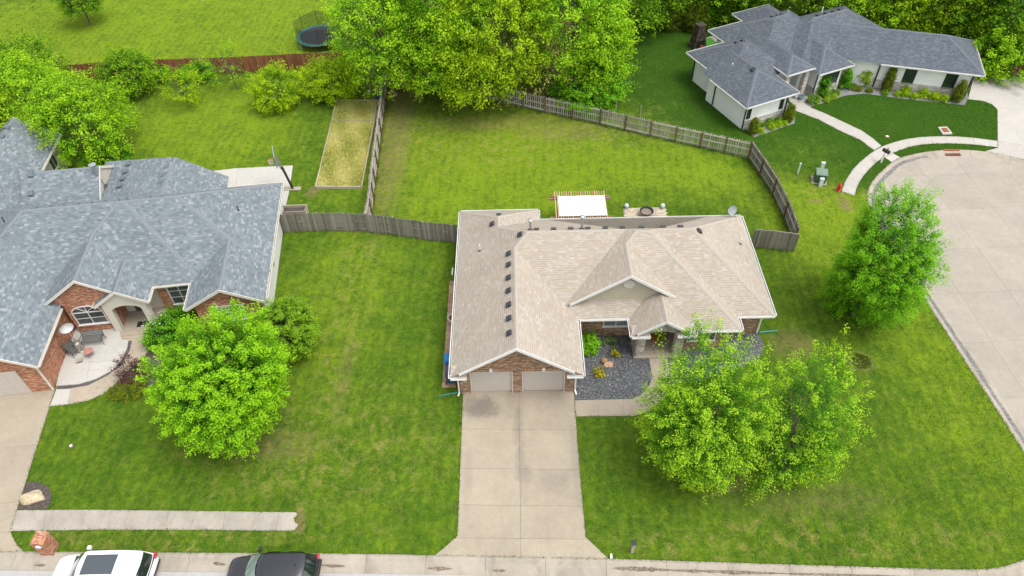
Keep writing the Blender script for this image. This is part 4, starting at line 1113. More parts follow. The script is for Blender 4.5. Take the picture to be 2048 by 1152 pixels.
window(lh, (-19.3, 17.6, .5), (1, 0), 1.1, 1.6, M['trim2'], M['glass'], 1, 2); window(lh, (-19.3, 19.8, .9), (1, 0), 1.2, 1.2, M['trim2'], M['glass'], 2, 1)
m = MB(); m.box(-19.2, -14.6, -2.99, -2.955, .02, 2.15); gd = m.build('garage_door', M['garage_door'], lh)
for k in range(4):
    for j in range(6):
        q = MB(); a = -19.15 + j * .76; q.box(a + .03, a + .73, -3.005, -2.992, .06 + k * .52, .5 + k * .52); q.build('panel', M['garage_door'], gd)
downspout(lh, [(-12.95, -3.2, 2.55), (-13.3, -3.02, 2.3), (-13.3, -3.02, .1)], M['trim2'])
downspout(lh, [(-.05, .2, 2.55), (-.32, .55, 2.3), (-.32, .55, .1)], M['trim2'])
# white electric box on the side wall
m = MB(); m.box(-.36, -.25, 5.0, 5.25, 1.2, 1.6); m.build('meter_box', M['galv'], lh)
# vents and flue on the left roof
vg = vent_mesh(M['vent_grey'], .42, .16)
nSL = Vector((0, -LP_, 1)).normalized(); nNL = Vector((0, LP_, 1)).normalized()
for px, py in ((66, 412.5), (94, 410), (120, 408), (149, 406.2), (176, 403.5), (203, 401.5), (230, 399.5), (246, 398.5), (293, 393.5), (316, 391)):
    q = lp(px, py, 6.0); zz = LZ + LP_ * 4.85
    on_slope('roof_vent', vg, lroof, (q.x, 7.55 + .42, zz - .42 * LP_), nNL)
for px, py in ((257, 329), (251, 343.5), (245, 357.5), (239, 372)):
    q = LI @ P(px, py, 3.45); on_slope('roof_vent', vg, lroof, (q.x, q.y, 2.75 + (q.x - a1.x) * .29 - .0), (-.28, 0, 1))
for px, py in ((334.5, 337), (329, 353), (324, 367)):
    q = LI @ P(px, py, 4.25); on_slope('roof_vent', vg, lroof, (q.x, q.y, 4.32), (-.28, 0, 1))
for px, py in ((73, 366.5), (62, 386.5)):
    q = LI @ P(px, py, 3.6); on_slope('roof_vent', vg, lroof, (q.x, q.y, LZ + LP_ * (q.y - 11.6)), nSL)
for px, py in ((15, 259), (4, 277)):
    q = LI @ P(px, py, 4.4); on_slope('roof_vent', vg, lroof, (q.x, q.y, LZ + .66 * (-18.85 - q.x)), (.66, 0, 1))
q = LI @ P(204, 367, 3.3); stack((q.x, q.y, 3.05), 1.9, .13, M['galv'], True, 'flue', lroof)
q = LI @ P(477, 421, 4.0); stack((q.x, q.y, LZ + .57 * (-q.x)), .4, .04, M['vent_black'], False, 'vent_pipe', lroof)
q = LI @ P(4, 436, 5.0); stack((q.x, q.y, LZ + LP_ * (q.x + 20.6)), .4, .04, M['vent_black'], False, 'vent_pipe', lroof)

# ================================================================ white house with charcoal roofs
VA = math.radians(24.3); VO = P(1493.3, 216, 2.7); VO.z = 0
vh = empty('modern_house', VO, VA, 'white house with charcoal hip roofs beside the cul-de-sac', 'house')
VI = Matrix.Rotation(-VA, 4, 'Z') @ Matrix.Translation(-VO)
VZ, VP = 2.7, .54
R = Roof(VZ, VP)
R.sub(0, 5.48, 0, 6.4, 'y', 'hip', 'gable', caps=(1, 1, 1, 0, 0))
R.sub(.85, 7.6, 3.2, 10.0, 'x', ze=VZ - .003, caps=(1, 0, 1, 0, 0))
R.sub(5.1, 14.65, 4.6, 12.65, 'x', ze=VZ + .002, caps=(1, 0, 1, 0, 1))
R.sub(9.2, 13.7, 8.0, 14.4, 'y', 'gable', 'hip', caps=(1, 0, 0, 1, 1))
R.sub(8.0, 20.1, 2.85, 10.95, 'x', caps=(1, 0, 0, 0, 1))
R.sub(8.9, 12.86, 1.5, 7.0, 'y', 'hip', 'gable', ze=VZ + .004, p=.62, caps=(1, 1, 1, 0, 0))
pw = VI @ P(1528, 117.5, 3.1); ps = VI @ P(1575, 151, 3.1); pe = VI @ P(1630, 134, 3.1)
R.sub(ps.x, pe.x, ps.y, pw.y + 1.6, 'y', 'hip', 'gable', ze=3.1, p=.54, caps=(1, 1, 1, 0, 0))
M3 = Matrix.Rotation(math.radians(-16.2) - VA, 4, 'Z'); RO = VI @ P(1965, 150.5, 2.7); RO.z = 0
def rt(x, y, z): return (Matrix.Translation(RO) @ M3) @ Vector((x, y, z))
R3 = Roof(VZ - .005, VP)
R3.sub(-13.0, .15, 0, 6.48, 'x', 'gable', 'hip', caps=(1, 0, 0, 1, 1))
for f in R3.mb.f: R.mb.face([rt(*R3.mb.v[i]) for i in f])
for u, v, n1, n2 in R3.lines: R.lines.append((rt(*u), rt(*v), M3.to_3x3() @ n1, M3.to_3x3() @ n2))
vroof = R.finish(vh, M['dark_roof'], M['dark_cap'])
def vwall(x0, x1, y0, y1, mat=None, z1=VZ - .02, z0=0, name='wall'):
    m = MB(); m.box(x0, x1, y0, y1, z0, z1); return m.build(name, mat or M['white_board'], vh)
vwall(.62, 4.9, .62, 6.0); vwall(1.45, 6.9, 5.0, 9.4, z1=VZ - .03); vwall(5.8, 14.0, 5.2, 12.0, z1=VZ - .04); vwall(9.8, 13.1, 11.5, 13.8, z1=VZ - .05)
vwall(9.5, 12.3, 2.1, 6.0, z1=VZ - .025); vwall(8.6, 19.4, 3.45, 10.3, z1=VZ - .035)
m = MB(); c4 = [rt(-12.0, .6, 0), rt(-.5, .6, 0), rt(-.5, 5.9, 0), rt(-12.0, 5.9, 0)]; m.prism([(p.x, p.y) for p in c4], 0, VZ - .03); m.build('wall', M['white_board'], vh)
# stone base courses, 4 cm proud
vwall(.62, 4.94, .58, .62, M['white_stone'], .85, name='stone_base'); vwall(4.9, 4.94, .62, 4.9, M['white_stone'], .85, name='stone_base')
vwall(9.46, 12.34, 2.06, 2.1, M['white_stone'], .85, name='stone_base'); vwall(9.46, 9.5, 2.1, 4.0, M['white_stone'], .85, name='stone_base'); vwall(12.34, 17.0, 3.41, 3.45, M['white_stone'], .85, name='stone_base')
m = MB(); c4 = [rt(-8.4, .56, 0), rt(-.46, .56, 0), rt(-.46, .6, 0), rt(-8.4, .6, 0)]; m.prism([(p.x, p.y) for p in c4], 0, .85); m.build('stone_base', M['white_stone'], vh)
# portico posts in stone
for (x, y) in ((ps.x + .45, ps.y + .45), (pe.x - .45, ps.y + .45)):
    q = vwall(x - .22, x + .22, y - .22, y + .22, M['white_stone'], 3.05, name='portico_post')
vwall(ps.x + .3, pe.x - .3, ps.y + .3, ps.y + .6, M['white_board'], 3.06, 2.72, name='portico_beam')
# dark tall windows
def vwin(c, n, w, h, cols=1, rows=2): window(vh, c, n, w, h, M['black_metal'], M['glass_dark'], cols, rows, .05, sill=False)
vwin((1.0, .62, 1.0), (0, -1), .42, 1.35, 1, 1); vwin((4.45, .62, 1.0), (0, -1), .42, 1.35, 1, 1)
vwin((11.1, 2.1, .45), (0, -1), 1.9, 2.0, 2, 1)
vwin((14.6, 3.45, .7), (0, -1), .95, 1.6, 1, 2)
for u in (-5.5, -2.1):
    c = rt(u, .6, .75); n3 = M3.to_3x3() @ Vector((0, -1, 0)); vwin((c.x, c.y, .75), (n3.x, n3.y), 1.0, 1.55, 1, 2)
# gutters: white edge above, black downspouts
gutters(vh, [((0, 5.1), (0, 0), VZ), ((0, 0), (5.48, 0), VZ), ((.85, 10.0), (.85, 5.4), VZ), ((5.0, 10.0), (.85, 10.0), VZ), ((9.1, 12.65), (5.1, 12.65), VZ), ((5.1, 12.65), (5.1, 10.0), VZ), ((13.7, 14.4), (9.2, 14.4), VZ), ((9.2, 14.4), (9.2, 12.7), VZ), ((8.9, 1.5), (12.86, 1.5), VZ), ((12.86, 1.5), (12.86, 2.8), VZ), ((12.9, 2.85), (15.4, 2.85), VZ),
             ((ps.x, pw.y), (ps.x, ps.y), 3.1), ((ps.x, ps.y), (pe.x, ps.y), 3.1), ((5.48, 0), (5.48, 4.0), VZ)], plain("grey_white_gutter", (.60, .60, .58, 1), .45, .05), w=.10, h=.10)
ga, gb, gc, gd_ = rt(-8.3, 0, 0), rt(.15, 0, 0), rt(.15, 6.48, 0), rt(-8.0, 6.48, 0)
gutters(vh, [((ga.x, ga.y), (gb.x, gb.y), VZ), ((gb.x, gb.y), (gc.x, gc.y), VZ)], M['trim'], w=.10, h=.10)
def vspout(x, y, ox, oy): downspout(vh, [(x + ox * 2.2, y + oy * 2.2, 2.55), (x, y, 2.3), (x, y, .1)], M['black_metal'], r=.05)
vspout(.56, .56, -.12, -.12); vspout(.56, 4.9, -.15, 0); vspout(1.38, 9.3, -.12, .12); vspout(4.98, .56, .12, -.12); vspout(9.42, 2.02, -.12, -.12)
for u in (-.44, -8.2):
    c = rt(u, .5, 0); d_ = rt(u, .15, 0); downspout(vh, [(d_.x, d_.y, 2.55), (c.x, c.y, 2.3), (c.x, c.y, .12)], M['black_metal'], r=.05)
# roof vents on the charcoal roof
vb = vent_mesh(M['vent_black'], .40, .14)
for x in (9.2, 9.7, 10.2): on_slope('roof_vent', vb, vroof, (x, 8.625 + .3, VZ + VP * (4.025 - .3)), (0, VP, 1))
for x in (13.0, 13.9, 14.8, 15.6): on_slope('roof_vent', vb, vroof, (x, 6.9 + .3, VZ + VP * (4.05 - .3)), (0, VP, 1))
for px, py in ((1463.5, 119.5), (1476, 127.5), (1488, 136.5), (1504, 149.5)):
    q = VI @ P(px, py, 3.6); on_slope('roof_vent', vb, vroof, (q.x, q.y, VZ + VP * q.x if px > 1500 else VZ + VP * (q.x - .3)), (-VP, 0, 1))
for px in (1470, 1487):
    q = VI @ P(px, 85, 4.2); on_slope('roof_vent', vb, vroof, (q.x, 6.6 + .5, VZ + VP * (3.4 - .5)), (0, VP, 1))
q = VI @ P(1464, 135.5, 3.45); stack((q.x, q.y, VZ + VP * (q.x - .85)), .6, .05, M['pvc'], False, 'vent_pipe', vroof)
q = VI @ P(1634, 28, 4.7); stack((14.2, 8.0, VZ + VP * 2.95), .7, .05, M['pvc'], False, 'vent_pipe', vroof)
# ================================================================ fences
M['grey_wood'] = wood("weathered_grey_boards", (0.085, 0.078, 0.066, 1), (0.30, 0.275, 0.235, 1))
M['pale_wood'] = wood("silvered_pickets", (0.20, 0.18, 0.15, 1), (0.50, 0.46, 0.40, 1))
M['post_wood'] = wood("brown_posts", (0.075, 0.048, 0.030, 1), (0.20, 0.135, 0.085, 1))
M['brown_wood'] = wood("stained_boards", (0.13, 0.045, 0.022, 1), (0.29, 0.115, 0.062, 1))
M['bed_wood'] = wood("raised_bed_boards", (0.26, 0.22, 0.16, 1), (0.46, 0.40, 0.31, 1), along='X')

def picket_mesh(name, w, h, th, mat, top='dog'):
    m = MB(); a = w / 2; c = min(.035, a * .6) if top == 'dog' else (a if top == 'point' else 0.0)
    prof = [(-a, 0), (a, 0), (a, h - c), (a - c, h), (-a + c, h), (-a, h - c)] if top == 'dog' else ([(-a, 0), (a, 0), (a, h - a), (0, h), (-a, h - a)] if top == 'point' else [(-a, 0), (a, 0), (a, h), (-a, h)])
    m.face([(x, 0, z) for x, z in prof]); m.face([(x, th, z) for x, z in prof][::-1])
    for i in range(len(prof)):
        b, d = prof[i], prof[(i + 1) % len(prof)]; m.face([(b[0], 0, b[1]), (b[0], th, b[1]), (d[0], th, d[1]), (d[0], 0, d[1])])
    return m.mesh(name, mat)

def fence(pts, h, spacing, w, mat, label, side=1, post_mat=None, post_step=2.4, rails=(0.3, 1.0, 1.65), top='dog', rail_mat=None, jitter=.03, wob=.0, name='wooden_fence', piece='picket', lean=0.0, post_h=None, post_side=-1):
    """fence along ground points; pickets on the side given (+1 left of travel), rails and posts on the other"""
    root = empty(name, pts[0], 0, label, 'fence'); o0 = Vector(pts[0]); rr = random.Random(len(label) * 31)
    meshes = [picket_mesh(piece, w, h * k, .018, mat, top) for k in (.985, 1.0, 1.015)]
    for a, b in zip(pts, pts[1:]):
        a, b = Vector(a), Vector(b); d = b - a; L = d.length; t = d.normalized(); n = Vector((-t.y, t.x, 0)) * side; ang = math.atan2(t.y, t.x)
        for k in range(int(L / spacing)):
            p = a + t * ((k + .5) * L / int(L / spacing)) - o0 + n * (.03 + wob * math.sin(k * .45))
            o = link(piece, meshes[rr.randrange(3)], root, loc=p + Vector((0, 0, rr.uniform(-jitter, jitter) * .6 - .01)))
            o.rotation_euler = (rr.uniform(-.012, .012) + lean * side, rr.uniform(-jitter, jitter) * .5, ang + (0 if side < 0 else math.pi) + rr.uniform(-.04, .04))
        for z in rails:
            m = MB(); m.beam(a - o0 + Vector((0, 0, z)), b - o0 + Vector((0, 0, z)), .045, .11); m.build('rail', rail_mat or mat, root)
        np_ = max(1, round(L / post_step))
        for k in range(np_ + 1):
            p = a + t * (L * k / np_) - o0 - n * (.07 * -post_side if False else .065)
            m = MB(); hh = (post_h or h - .05) + rr.uniform(-.03, .05); m.box(-.05, .05, -.05, .05, -.1, hh)
            o = m.build('post', post_mat or mat, root, loc=p); o.rotation_euler = (rr.uniform(-.02, .02), rr.uniform(-.02, .02), ang)
    return root
G = lambda *l: PP(l)
fence(G((562, 465), (640, 461), (690, 461.5), (735, 463), (790, 470), (850, 479), (921, 486)), 1.78, .142, .138, M['grey_wood'], 'weathered grey board fence between the two brick houses', side=-1, wob=.012)
fence(G((738, 462), (744, 433), (750, 370), (762, 270), (770, 210), (776, 170)), 1.75, .15, .14, M['pale_wood'], 'leaning grey board fence running beside the raised garden bed', side=1, wob=.02, post_mat=M['post_wood'], lean=.05)
fence(G((778, 172), (850, 172), (925, 186), (1005, 205), (1090, 225), (1200, 249), (1300, 273), (1400, 295), (1497, 317)), 1.62, .185, .095, M['pale_wood'], 'silvery picket fence across the rear of the back garden', side=1, post_mat=M['post_wood'], top='dog', rails=(.25, .85, 1.42))
fence(G((1497, 317), (1520, 351), (1545, 390), (1568, 437), (1587, 490)), 1.72, .145, .14, M['grey_wood'], 'grey board fence stepping down the east side of the garden', side=1, post_mat=M['post_wood'], rails=(.3, 1.0, 1.6), rail_mat=M['pale_wood'])
fence(G((1502, 493.5), (1540, 497), (1586, 503)), 1.62, .145, .14, M['grey_wood'], 'short grey board fence between house corner and east fence', side=-1)
fence(G((-40, 176), (100, 166), (210, 157), (330, 150.5), (470, 146), (600, 139.5), (735, 134)), 1.72, .185, .18, M['brown_wood'], 'dark red-brown board fence behind the fruit trees', side=-1, rails=(.3, 1.5), jitter=.015)

# ---------------------------------------------------------------- raised garden bed
gb = [P(*q) for q in ((632, 377), (724, 377.5), (757, 204), (674, 204))]
bedr = empty('garden_bed', gb[0], 0, 'long timber-edged garden bed full of dry grass along fence', 'garden bed')
def straw_mat():
    t = NT("dry_grass_soil"); pos = t.node("ShaderNodeNewGeometry").outputs['Position']
    n1 = t.noise(pos, .55, 5, .65, .5); n2 = t.noise(t.mapping(pos, (1, .5, 1)), 9, 4, .75); n3 = t.noise(t.mapping(pos, (1, 1, 1), (9, 3, 0)), .8, 4, .6)
    c = t.ramp(n1, [(.28, (.22, .25, .03, 1)), (.5, (.46, .43, .10, 1)), (.7, (.55, .47, .21, 1))])
    c = t.mix(t.ramp(n3, [(.55, 0.), (.75, .7)]), c, (.23, .18, .13, 1))
    c = t.mix(1., c, t.ramp(n2, [(.25, .65), (.75, 1.35)]), 'MULTIPLY'); t.base(c); t.set(Roughness=.95); t.bump(n2, .8, .08); return t.mat
M['straw'] = straw_mat()
fill_poly('soil', [(p.x - gb[0].x, p.y - gb[0].y, .12) for p in gb], M['straw'], parent=bedr)
mid_a, mid_b = gb[0].lerp(gb[3], .74), gb[1].lerp(gb[2], .74)
for a, b in ((gb[0], gb[1]), (gb[1], gb[2]), (gb[3], gb[0]), (gb[3], gb[2]), (mid_a, mid_b)):
    L = (b - a).length; n = max(1, round(L / 2.6))
    for k in range(n):
        u, v = a.lerp(b, k / n) - gb[0], a.lerp(b, (k + 1) / n) - gb[0]; m = MB(); d = (v - u)
        m.box(-d.length / 2 + .01, d.length / 2 - .01, -.035, .035, -.02, .24)
        o = m.build('board', M['bed_wood'], bedr, loc=(u + v) / 2); o.rotation_euler = (0, 0, math.atan2(d.y, d.x) + random.uniform(-.01, .01))
def tagged_stake(px, py, label):
    r = empty('garden_stake', P(px, py), 0, label, 'stake', 'tagged stakes at the garden bed end')
    m = MB(); m.tube([(0, 0, 0), (.01, 0, .95)], .012, 6); m.build('rod', M['galv'], r)
    m = MB(); m.box(-.05, .05, -.012, .012, .86, 1.06); m.build('tag', M['pvc'], r)
for px, py, lb in ((674, 202, 'white-tagged stake at the west end of garden bed, beside the shrub'), (708, 199.5, 'white-tagged stake in the middle behind the garden bed'), (741, 200, 'white-tagged stake behind the garden bed nearest the board fence')): tagged_stake(px, py, lb)

# open timber box and boards behind the fence
bx = empty('compost_box', P(592, 432), .03, 'open timber compost box behind the grey board fence', 'box')
m = MB(); m.face([(-.85, -.35, .55), (.85, -.35, .55), (.85, .35, .55), (-.85, .35, .55)]); m.build('compost', M['mulch'], bx)
for x0, x1, y0, y1 in ((-.95, .95, -.43, -.37), (-.95, .95, .37, .43), (-.93, -.87, -.365, .365), (.87, .93, -.365, .365)):
    for k in range(4):
        m = MB(); m.box(x0, x1, y0, y1, .02 + k * .19, .20 + k * .19); m.build('board', M['bed_wood'], bx)

# ================================================================ basketball hoop
hp = P(586, 378); hoop = empty('basketball_hoop', hp, 0, 'basketball hoop on a black pole at the edge of the concrete court', 'basketball hoop')
rimp = P(541, 321, 3.05) - hp; hdir = Vector((rimp.x, rimp.y, 0)).normalized(); side_ = Vector((-hdir.y, hdir.x, 0)); reach = Vector((rimp.x, rimp.y, 0)).length
M['clear'] = glass_mat("backboard_acrylic", (.30, .35, .38, 1), .1)
M['orange'] = plain("orange_rim", (.55, .10, .02, 1), .45)
m = MB(); m.box(-.75, .65, -.22, .22, 0, .06); m.build('base_slab', M['walk'], hoop)
brd = hdir * (reach - .38)
a = Vector((0, 0, .06)); k1 = hdir * .35 + Vector((0, 0, 2.3))
m = MB(); m.beam(a, k1, .14, .14); m.build('pole', M['black_metal'], hoop)
for sx in (-.12, .12):
    pv = side_ * sx
    for z0, z1 in ((-.35, 2.85), (.05, 3.4)):
        m = MB(); m.beam(k1 + pv + Vector((0, 0, z0)), brd + pv * 2 + Vector((0, 0, z1)), .06, .06); m.build('arm', M['galv'], hoop)
m = MB(); m.obox(brd + Vector((0, 0, 3.30)), side_ * .80, hdir * .012, Vector((0, 0, .50))); bb = m.build('backboard', M['clear'], hoop)
for z in (-.5, .5): m = MB(); m.obox(brd + Vector((0, 0, 3.30 + z)), side_ * .82, hdir * .03, Vector((0, 0, .03))); m.build('frame_bar', M['galv'], bb)
for u in (-.80, .80): m = MB(); m.obox(brd + side_ * u + Vector((0, 0, 3.30)), side_ * .03, hdir * .03, Vector((0, 0, .47))); m.build('frame_bar', M['galv'], bb)
rc = brd + hdir * .38 + Vector((0, 0, 3.05)); m = MB(); ring = [rc + Vector((math.cos(k * math.pi / 8) * .23, math.sin(k * math.pi / 8) * .23, 0)) for k in range(17)]
m.tube(ring, .022, 6, cap=False); rim = m.build('rim', M['orange'], hoop)
m = MB()
for k in range(12):
    c0, c1 = k * math.pi / 6, (k + 1) * math.pi / 6
    for s_ in (0, 1):
        e0, e1 = (c0, c1) if s_ else (c1, c0); m.beam(rc + Vector((math.cos(e0) * .22, math.sin(e0) * .22, -.01)), rc + Vector((math.cos(e1) * .13, math.sin(e1) * .13, -.42)), .016, .016)
m.build('net', M['pvc'], rim)

# ================================================================ trampoline
tc = P(641, 86); tr = empty('trampoline', tc, 0, 'round trampoline with black net and teal pad on the rear lawn', 'trampoline')
M['teal'] = plain("teal_pad", (.012, .105, .11, 1), .5, .15, 2); M['mat_black'] = plain("jump_mat", (.022, .022, .026, 1), .8, .15, 4)
rr_ = (P(684, 73, .85) - P(598, 73, .85)).length / 2
m = MB(); m.lathe([(.001, .86), (rr_ * .86, .86)], 36); m.build('jump_mat', M['mat_black'], tr)
m = MB(); m.lathe([(rr_ * .85, .875), (rr_, .875), (rr_ * 1.01, .85), (rr_, .79)], 36); m.build('pad', M['teal'], tr)
m = MB(); m.tube([(rr_ * .99 * math.cos(k * math.pi / 16), rr_ * .99 * math.sin(k * math.pi / 16), .78) for k in range(33)], .03, 6, cap=False); m.build('frame', M['galv'], tr)
for k in range(4):
    a = k * math.pi / 2 + .5; m = MB(); e = .30
    p0, p1 = Vector((rr_ * math.cos(a - e), rr_ * math.sin(a - e), .78)), Vector((rr_ * math.cos(a + e), rr_ * math.sin(a + e), .78))
    m.tube([p0, p0 * 1.0 - Vector((0, 0, .74)), p1 - Vector((0, 0, .74)), p1], .025, 6); m.build('leg', M['galv'], tr)
for k in range(8):
    a = k * math.pi / 4 + .2; m = MB(); b = Vector((rr_ * 1.0 * math.cos(a), rr_ * math.sin(a), .3)); m.tube([b, b + Vector((0, 0, 2.25))], .022, 6); m.build('net_pole', M['black_metal'], tr)
def net_mat():
    t = NT("safety_net"); uv = t.sep(t.coord('Object'))
    tr_ = t.node("ShaderNodeBsdfTransparent"); ms = t.node("ShaderNodeMixShader"); ms.inputs[0].default_value = .42
    t.base((.02, .022, .024, 1)); t.l.new(tr_.outputs[0], ms.inputs[1]); t.l.new(t.bsdf.outputs[0], ms.inputs[2]); t.l.new(ms.outputs[0], t.out.inputs['Surface']); return t.mat
m = MB(); N = 32
for k in range(N):
    a, b = k * 2 * math.pi / N + .2, (k + 1) * 2 * math.pi / N + .2
    s0, s1 = 2.52 - .22 * abs(math.sin(k * 4 * math.pi / N)), 2.52 - .22 * abs(math.sin((k + 1) * 4 * math.pi / N))
    m.face([(rr_ * .97 * math.cos(a), rr_ * .97 * math.sin(a), .9), (rr_ * .97 * math.cos(b), rr_ * .97 * math.sin(b), .9), (rr_ * .97 * math.cos(b), rr_ * .97 * math.sin(b), s1), (rr_ * .97 * math.cos(a), rr_ * .97 * math.sin(a), s0)])
m.build('net', net_mat(), tr)

# ================================================================ pergola, paver patio, fire pit
pg0, pg1 = P(1114, 437, 2.35), P(1213, 435, 2.35); pg2, pg3 = P(1209.5, 383, 2.35), P(1108, 384, 2.35)
pc = (pg0 + pg2) / 2; pc.z = 0
perg = empty('pergola', pc, 0, 'cedar pergola with a white canopy behind the tan-roofed house', 'pergola')
M['cedar'] = wood("cedar", (.30, .13, .075, 1), (.58, .38, .27, 1), along='Y'); M['cedar_x'] = wood("cedar_beam", (.27, .13, .08, 1), (.50, .32, .23, 1), along='X')
M['canvas'] = plain("white_canvas", (.62, .62, .61, 1), .8, .07, 1.1)
px0, px1 = (pg0.x + pg3.x) / 2 - pc.x, (pg1.x + pg2.x) / 2 - pc.x; py0, py1 = pg0.y - pc.y, pg2.y - pc.y
yb0, yb1 = P(1160, 436, 2.2).y - pc.y, P(1160, 394.5, 2.2).y - pc.y
for x in (px0 + .35, px1 - .25):
    for y in (yb0, yb1):
        m = MB(); m.box(x - .07, x + .07, y - .07, y + .07, 0, 2.2); m.build('post', M['cedar_x'], perg)
for y in (yb0, yb1):
    for s_ in (-.10, .10):
        m = MB(); m.box(px0 - .45, px1 + .45, y + s_ - .025, y + s_ + .025, 2.05, 2.24); m.build('beam', M['cedar_x'], perg)
rm = MB(); rm.box(-.025, .025, py0 - .05, py1 + .05, 2.245, 2.39); rmesh = rm.mesh('rafter', M['cedar'])
for k in range(22): link('rafter', rmesh, perg, loc=(px0 + (px1 - px0) * k / 21, 0, 0))
m = MB(); N = 12
def cz(u, v): return 2.43 + .012 * math.sin(u * 9) * math.sin(v * 5) + .008 * math.sin(u * 66)
cx0, cx1 = px0 + .22, px1 - .02; cy0, cy1 = P(1160, 431.5, 2.43).y - pc.y, P(1160, 391.5, 2.43).y - pc.y
for i in range(44):
    for j in range(N):
        q = [(i / 44, j / N), ((i + 1) / 44, j / N), ((i + 1) / 44, (j + 1) / N), (i / 44, (j + 1) / N)]
        m.face([(cx0 + (cx1 - cx0) * u, cy0 + (cy1 - cy0) * v, cz(u, v)) for u, v in q])
m.build('canopy', M['canvas'], perg, smooth=True, merge=True)
gs = empty('garden_toy', P(1200, 440, .3), 0, 'small bright green plastic parasol beside the pergola', 'parasol')
M['bright_green'] = plain("bright_green_plastic", (.01, .45, .12, 1), .5)
m = MB(); m.lathe([(.02, 1.75), (.30, 1.62), (.42, 1.45)], 10); m.build('canopy', M['bright_green'], gs, loc=(0, 0, -.3)); m = MB(); m.tube([(0, 0, -.3), (0, 0, 1.4)], .02, 6); m.build('pole', M['galv'], gs)
pat = empty('paver_patio', kind='structure')
pp_ = [P(*q) for q in ((1246, 417), (1329, 414.5), (1335, 445), (1250, 447))]
pm = [concrete("paver_%s" % n_, c, .08, .2, (.2, .16, .12, 1), 1.5) for n_, c in (('tan', (.42, .33, .23, 1)), ('buff', (.48, .41, .31, 1)), ('grey', (.37, .33, .28, 1)))]
O_ = pp_[3]; ex, ey = (pp_[2] - pp_[3]), (pp_[0] - pp_[3]); Lx, Ly = ex.length, ey.length; nx_, ny_ = 15, 9
pav = [MB() for _ in range(3)]
pmesh = []
for mm in pm:
    q = MB(); q.box(-Lx / nx_ / 2 + .008, Lx / nx_ / 2 - .008, -Ly / ny_ / 2 + .008, Ly / ny_ / 2 - .008, -.05, .045); pmesh.append(q.mesh('paver', mm))
for i in range(nx_):
    for j in range(ny_):
        u = (i + .5 + (.5 if j % 2 else 0)) / nx_
        if u > 1: continue
        o = link('paver', random.choice(pmesh), pat, loc=O_ + ex * u + ey * ((j + .5) / ny_) + Vector((0, 0, random.uniform(-.006, .006)))); o.rotation_euler = (0, 0, math.atan2(ex.y, ex.x) + random.uniform(-.02, .02))
fill_poly('joint_bed', [(p.x, p.y, .012) for p in pp_], M['joint'], parent=pat)
fp = empty('fire_pit', P(1292, 431), 0, 'black bowl fire pit on the paver patio', 'fire pit')
m = MB(); m.lathe([(.05, .22), (.28, .25), (.44, .36), (.50, .47), (.53, .47), (.53, .49), (.49, .49), (.42, .38), (.27, .285), (.001, .27)], 20); m.build('bowl', M['black_metal'], fp, smooth=True)
for k in range(3):
    a = k * 2.1 + .4; m = MB(); m.tube([(.36 * math.cos(a), .36 * math.sin(a), .34), (.46 * math.cos(a), .46 * math.sin(a), .0)], .018, 6); m.build('leg', M['black_metal'], fp)
m = MB(); m.lathe([(.001, .33), (.25, .32), (.40, .36)], 12); m.build('ash', plain("ash", (.20, .15, .12, 1), .95, .4, 9), fp)
for px, py, lb in ((1252.5, 417.5, 'pale globe light at the west corner of the paver patio'), (1324.5, 417.5, 'pale globe light at the east corner of the paver patio')):
    r = empty('garden_globe', P(px, py), 0, lb, 'garden light'); m = MB(); m.lathe([(.001, .12), (.10, .15), (.17, .25), (.18, .33), (.13, .44), (.001, .50)], 14); m.build('globe', plain("globe_glass", (.5, .55, .6, 1), .2, .1), r, smooth=True)
    m = MB(); m.lathe([(.11, 0), (.10, .12), (.06, .16)], 12); m.build('foot', M['galv'], r)

# ================================================================ beside the garage: pavers, bins, planter
ps_ = empty('stepping_pavers', kind='structure')
edge0 = P(897, 756); 
for k in range(22):
    y = P(899, 770).y + k * .42
    for j in range(2):
        x = -4.62 + j * .44 + (.02 if k % 2 else 0); q = MB(); q.box(-.21, .21, -.20, .20, -.05, .035)
        if k == 0: base_p = [q.mesh('paver', mm) for mm in (plain("red_paver", (.34, .20, .125, 1), .9, .2, 6), plain("tan_paver", (.40, .27, .18, 1), .9, .2, 6), plain("pink_paver", (.37, .235, .165, 1), .9, .2, 6))]
        o = link('paver', random.choice(base_p), ps_, loc=(x, y, random.uniform(-.008, .008))); o.rotation_euler = (0, 0, random.uniform(-.03, .03))
def bin_(px, py, body, lid, label, rz=0):
    r = empty('wheelie_bin', (px, py, .03), rz, label, 'waste bin', 'bins beside the garage')
    m = MB(); lo = [(-.24, -.26), (.24, -.26), (.24, .26), (-.24, .26)]; hi = [(-.30, -.34), (.30, -.34), (.30, .34), (-.30, .34)]
    for k in range(4):
        a, b = k, (k + 1) % 4; m.face([(*lo[a], .06), (*lo[b], .06), (*hi[b], 1.0), (*hi[a], 1.0)])
    m.face([(*p, .06) for p in lo[::-1]]); bevel(m.build('body', body, r, merge=True), .03, 2)
    m = MB(); m.box(-.33, .33, -.38, .36, 1.0, 1.05); m.prism([(-.28, -.3), (.28, -.3), (.28, .28), (-.28, .28)], 1.051, 1.10); bevel(m.build('lid', lid, r), .02, 2)
    m = MB(); m.tube([(-.28, .40, .98), (.28, .40, .98)], .02, 6); m.build('handle', lid, r)
    for x in (-.30, .30):
        m = MB(); w_ = [(x, .26 + .12 * math.cos(k * math.pi / 6), .12 + .12 * math.sin(k * math.pi / 6)) for k in range(13)]; m.tube([(x - .03, .26, .12), (x + .03, .26, .12)], .12, 14); m.build('wheel', M['black_metal'], r)
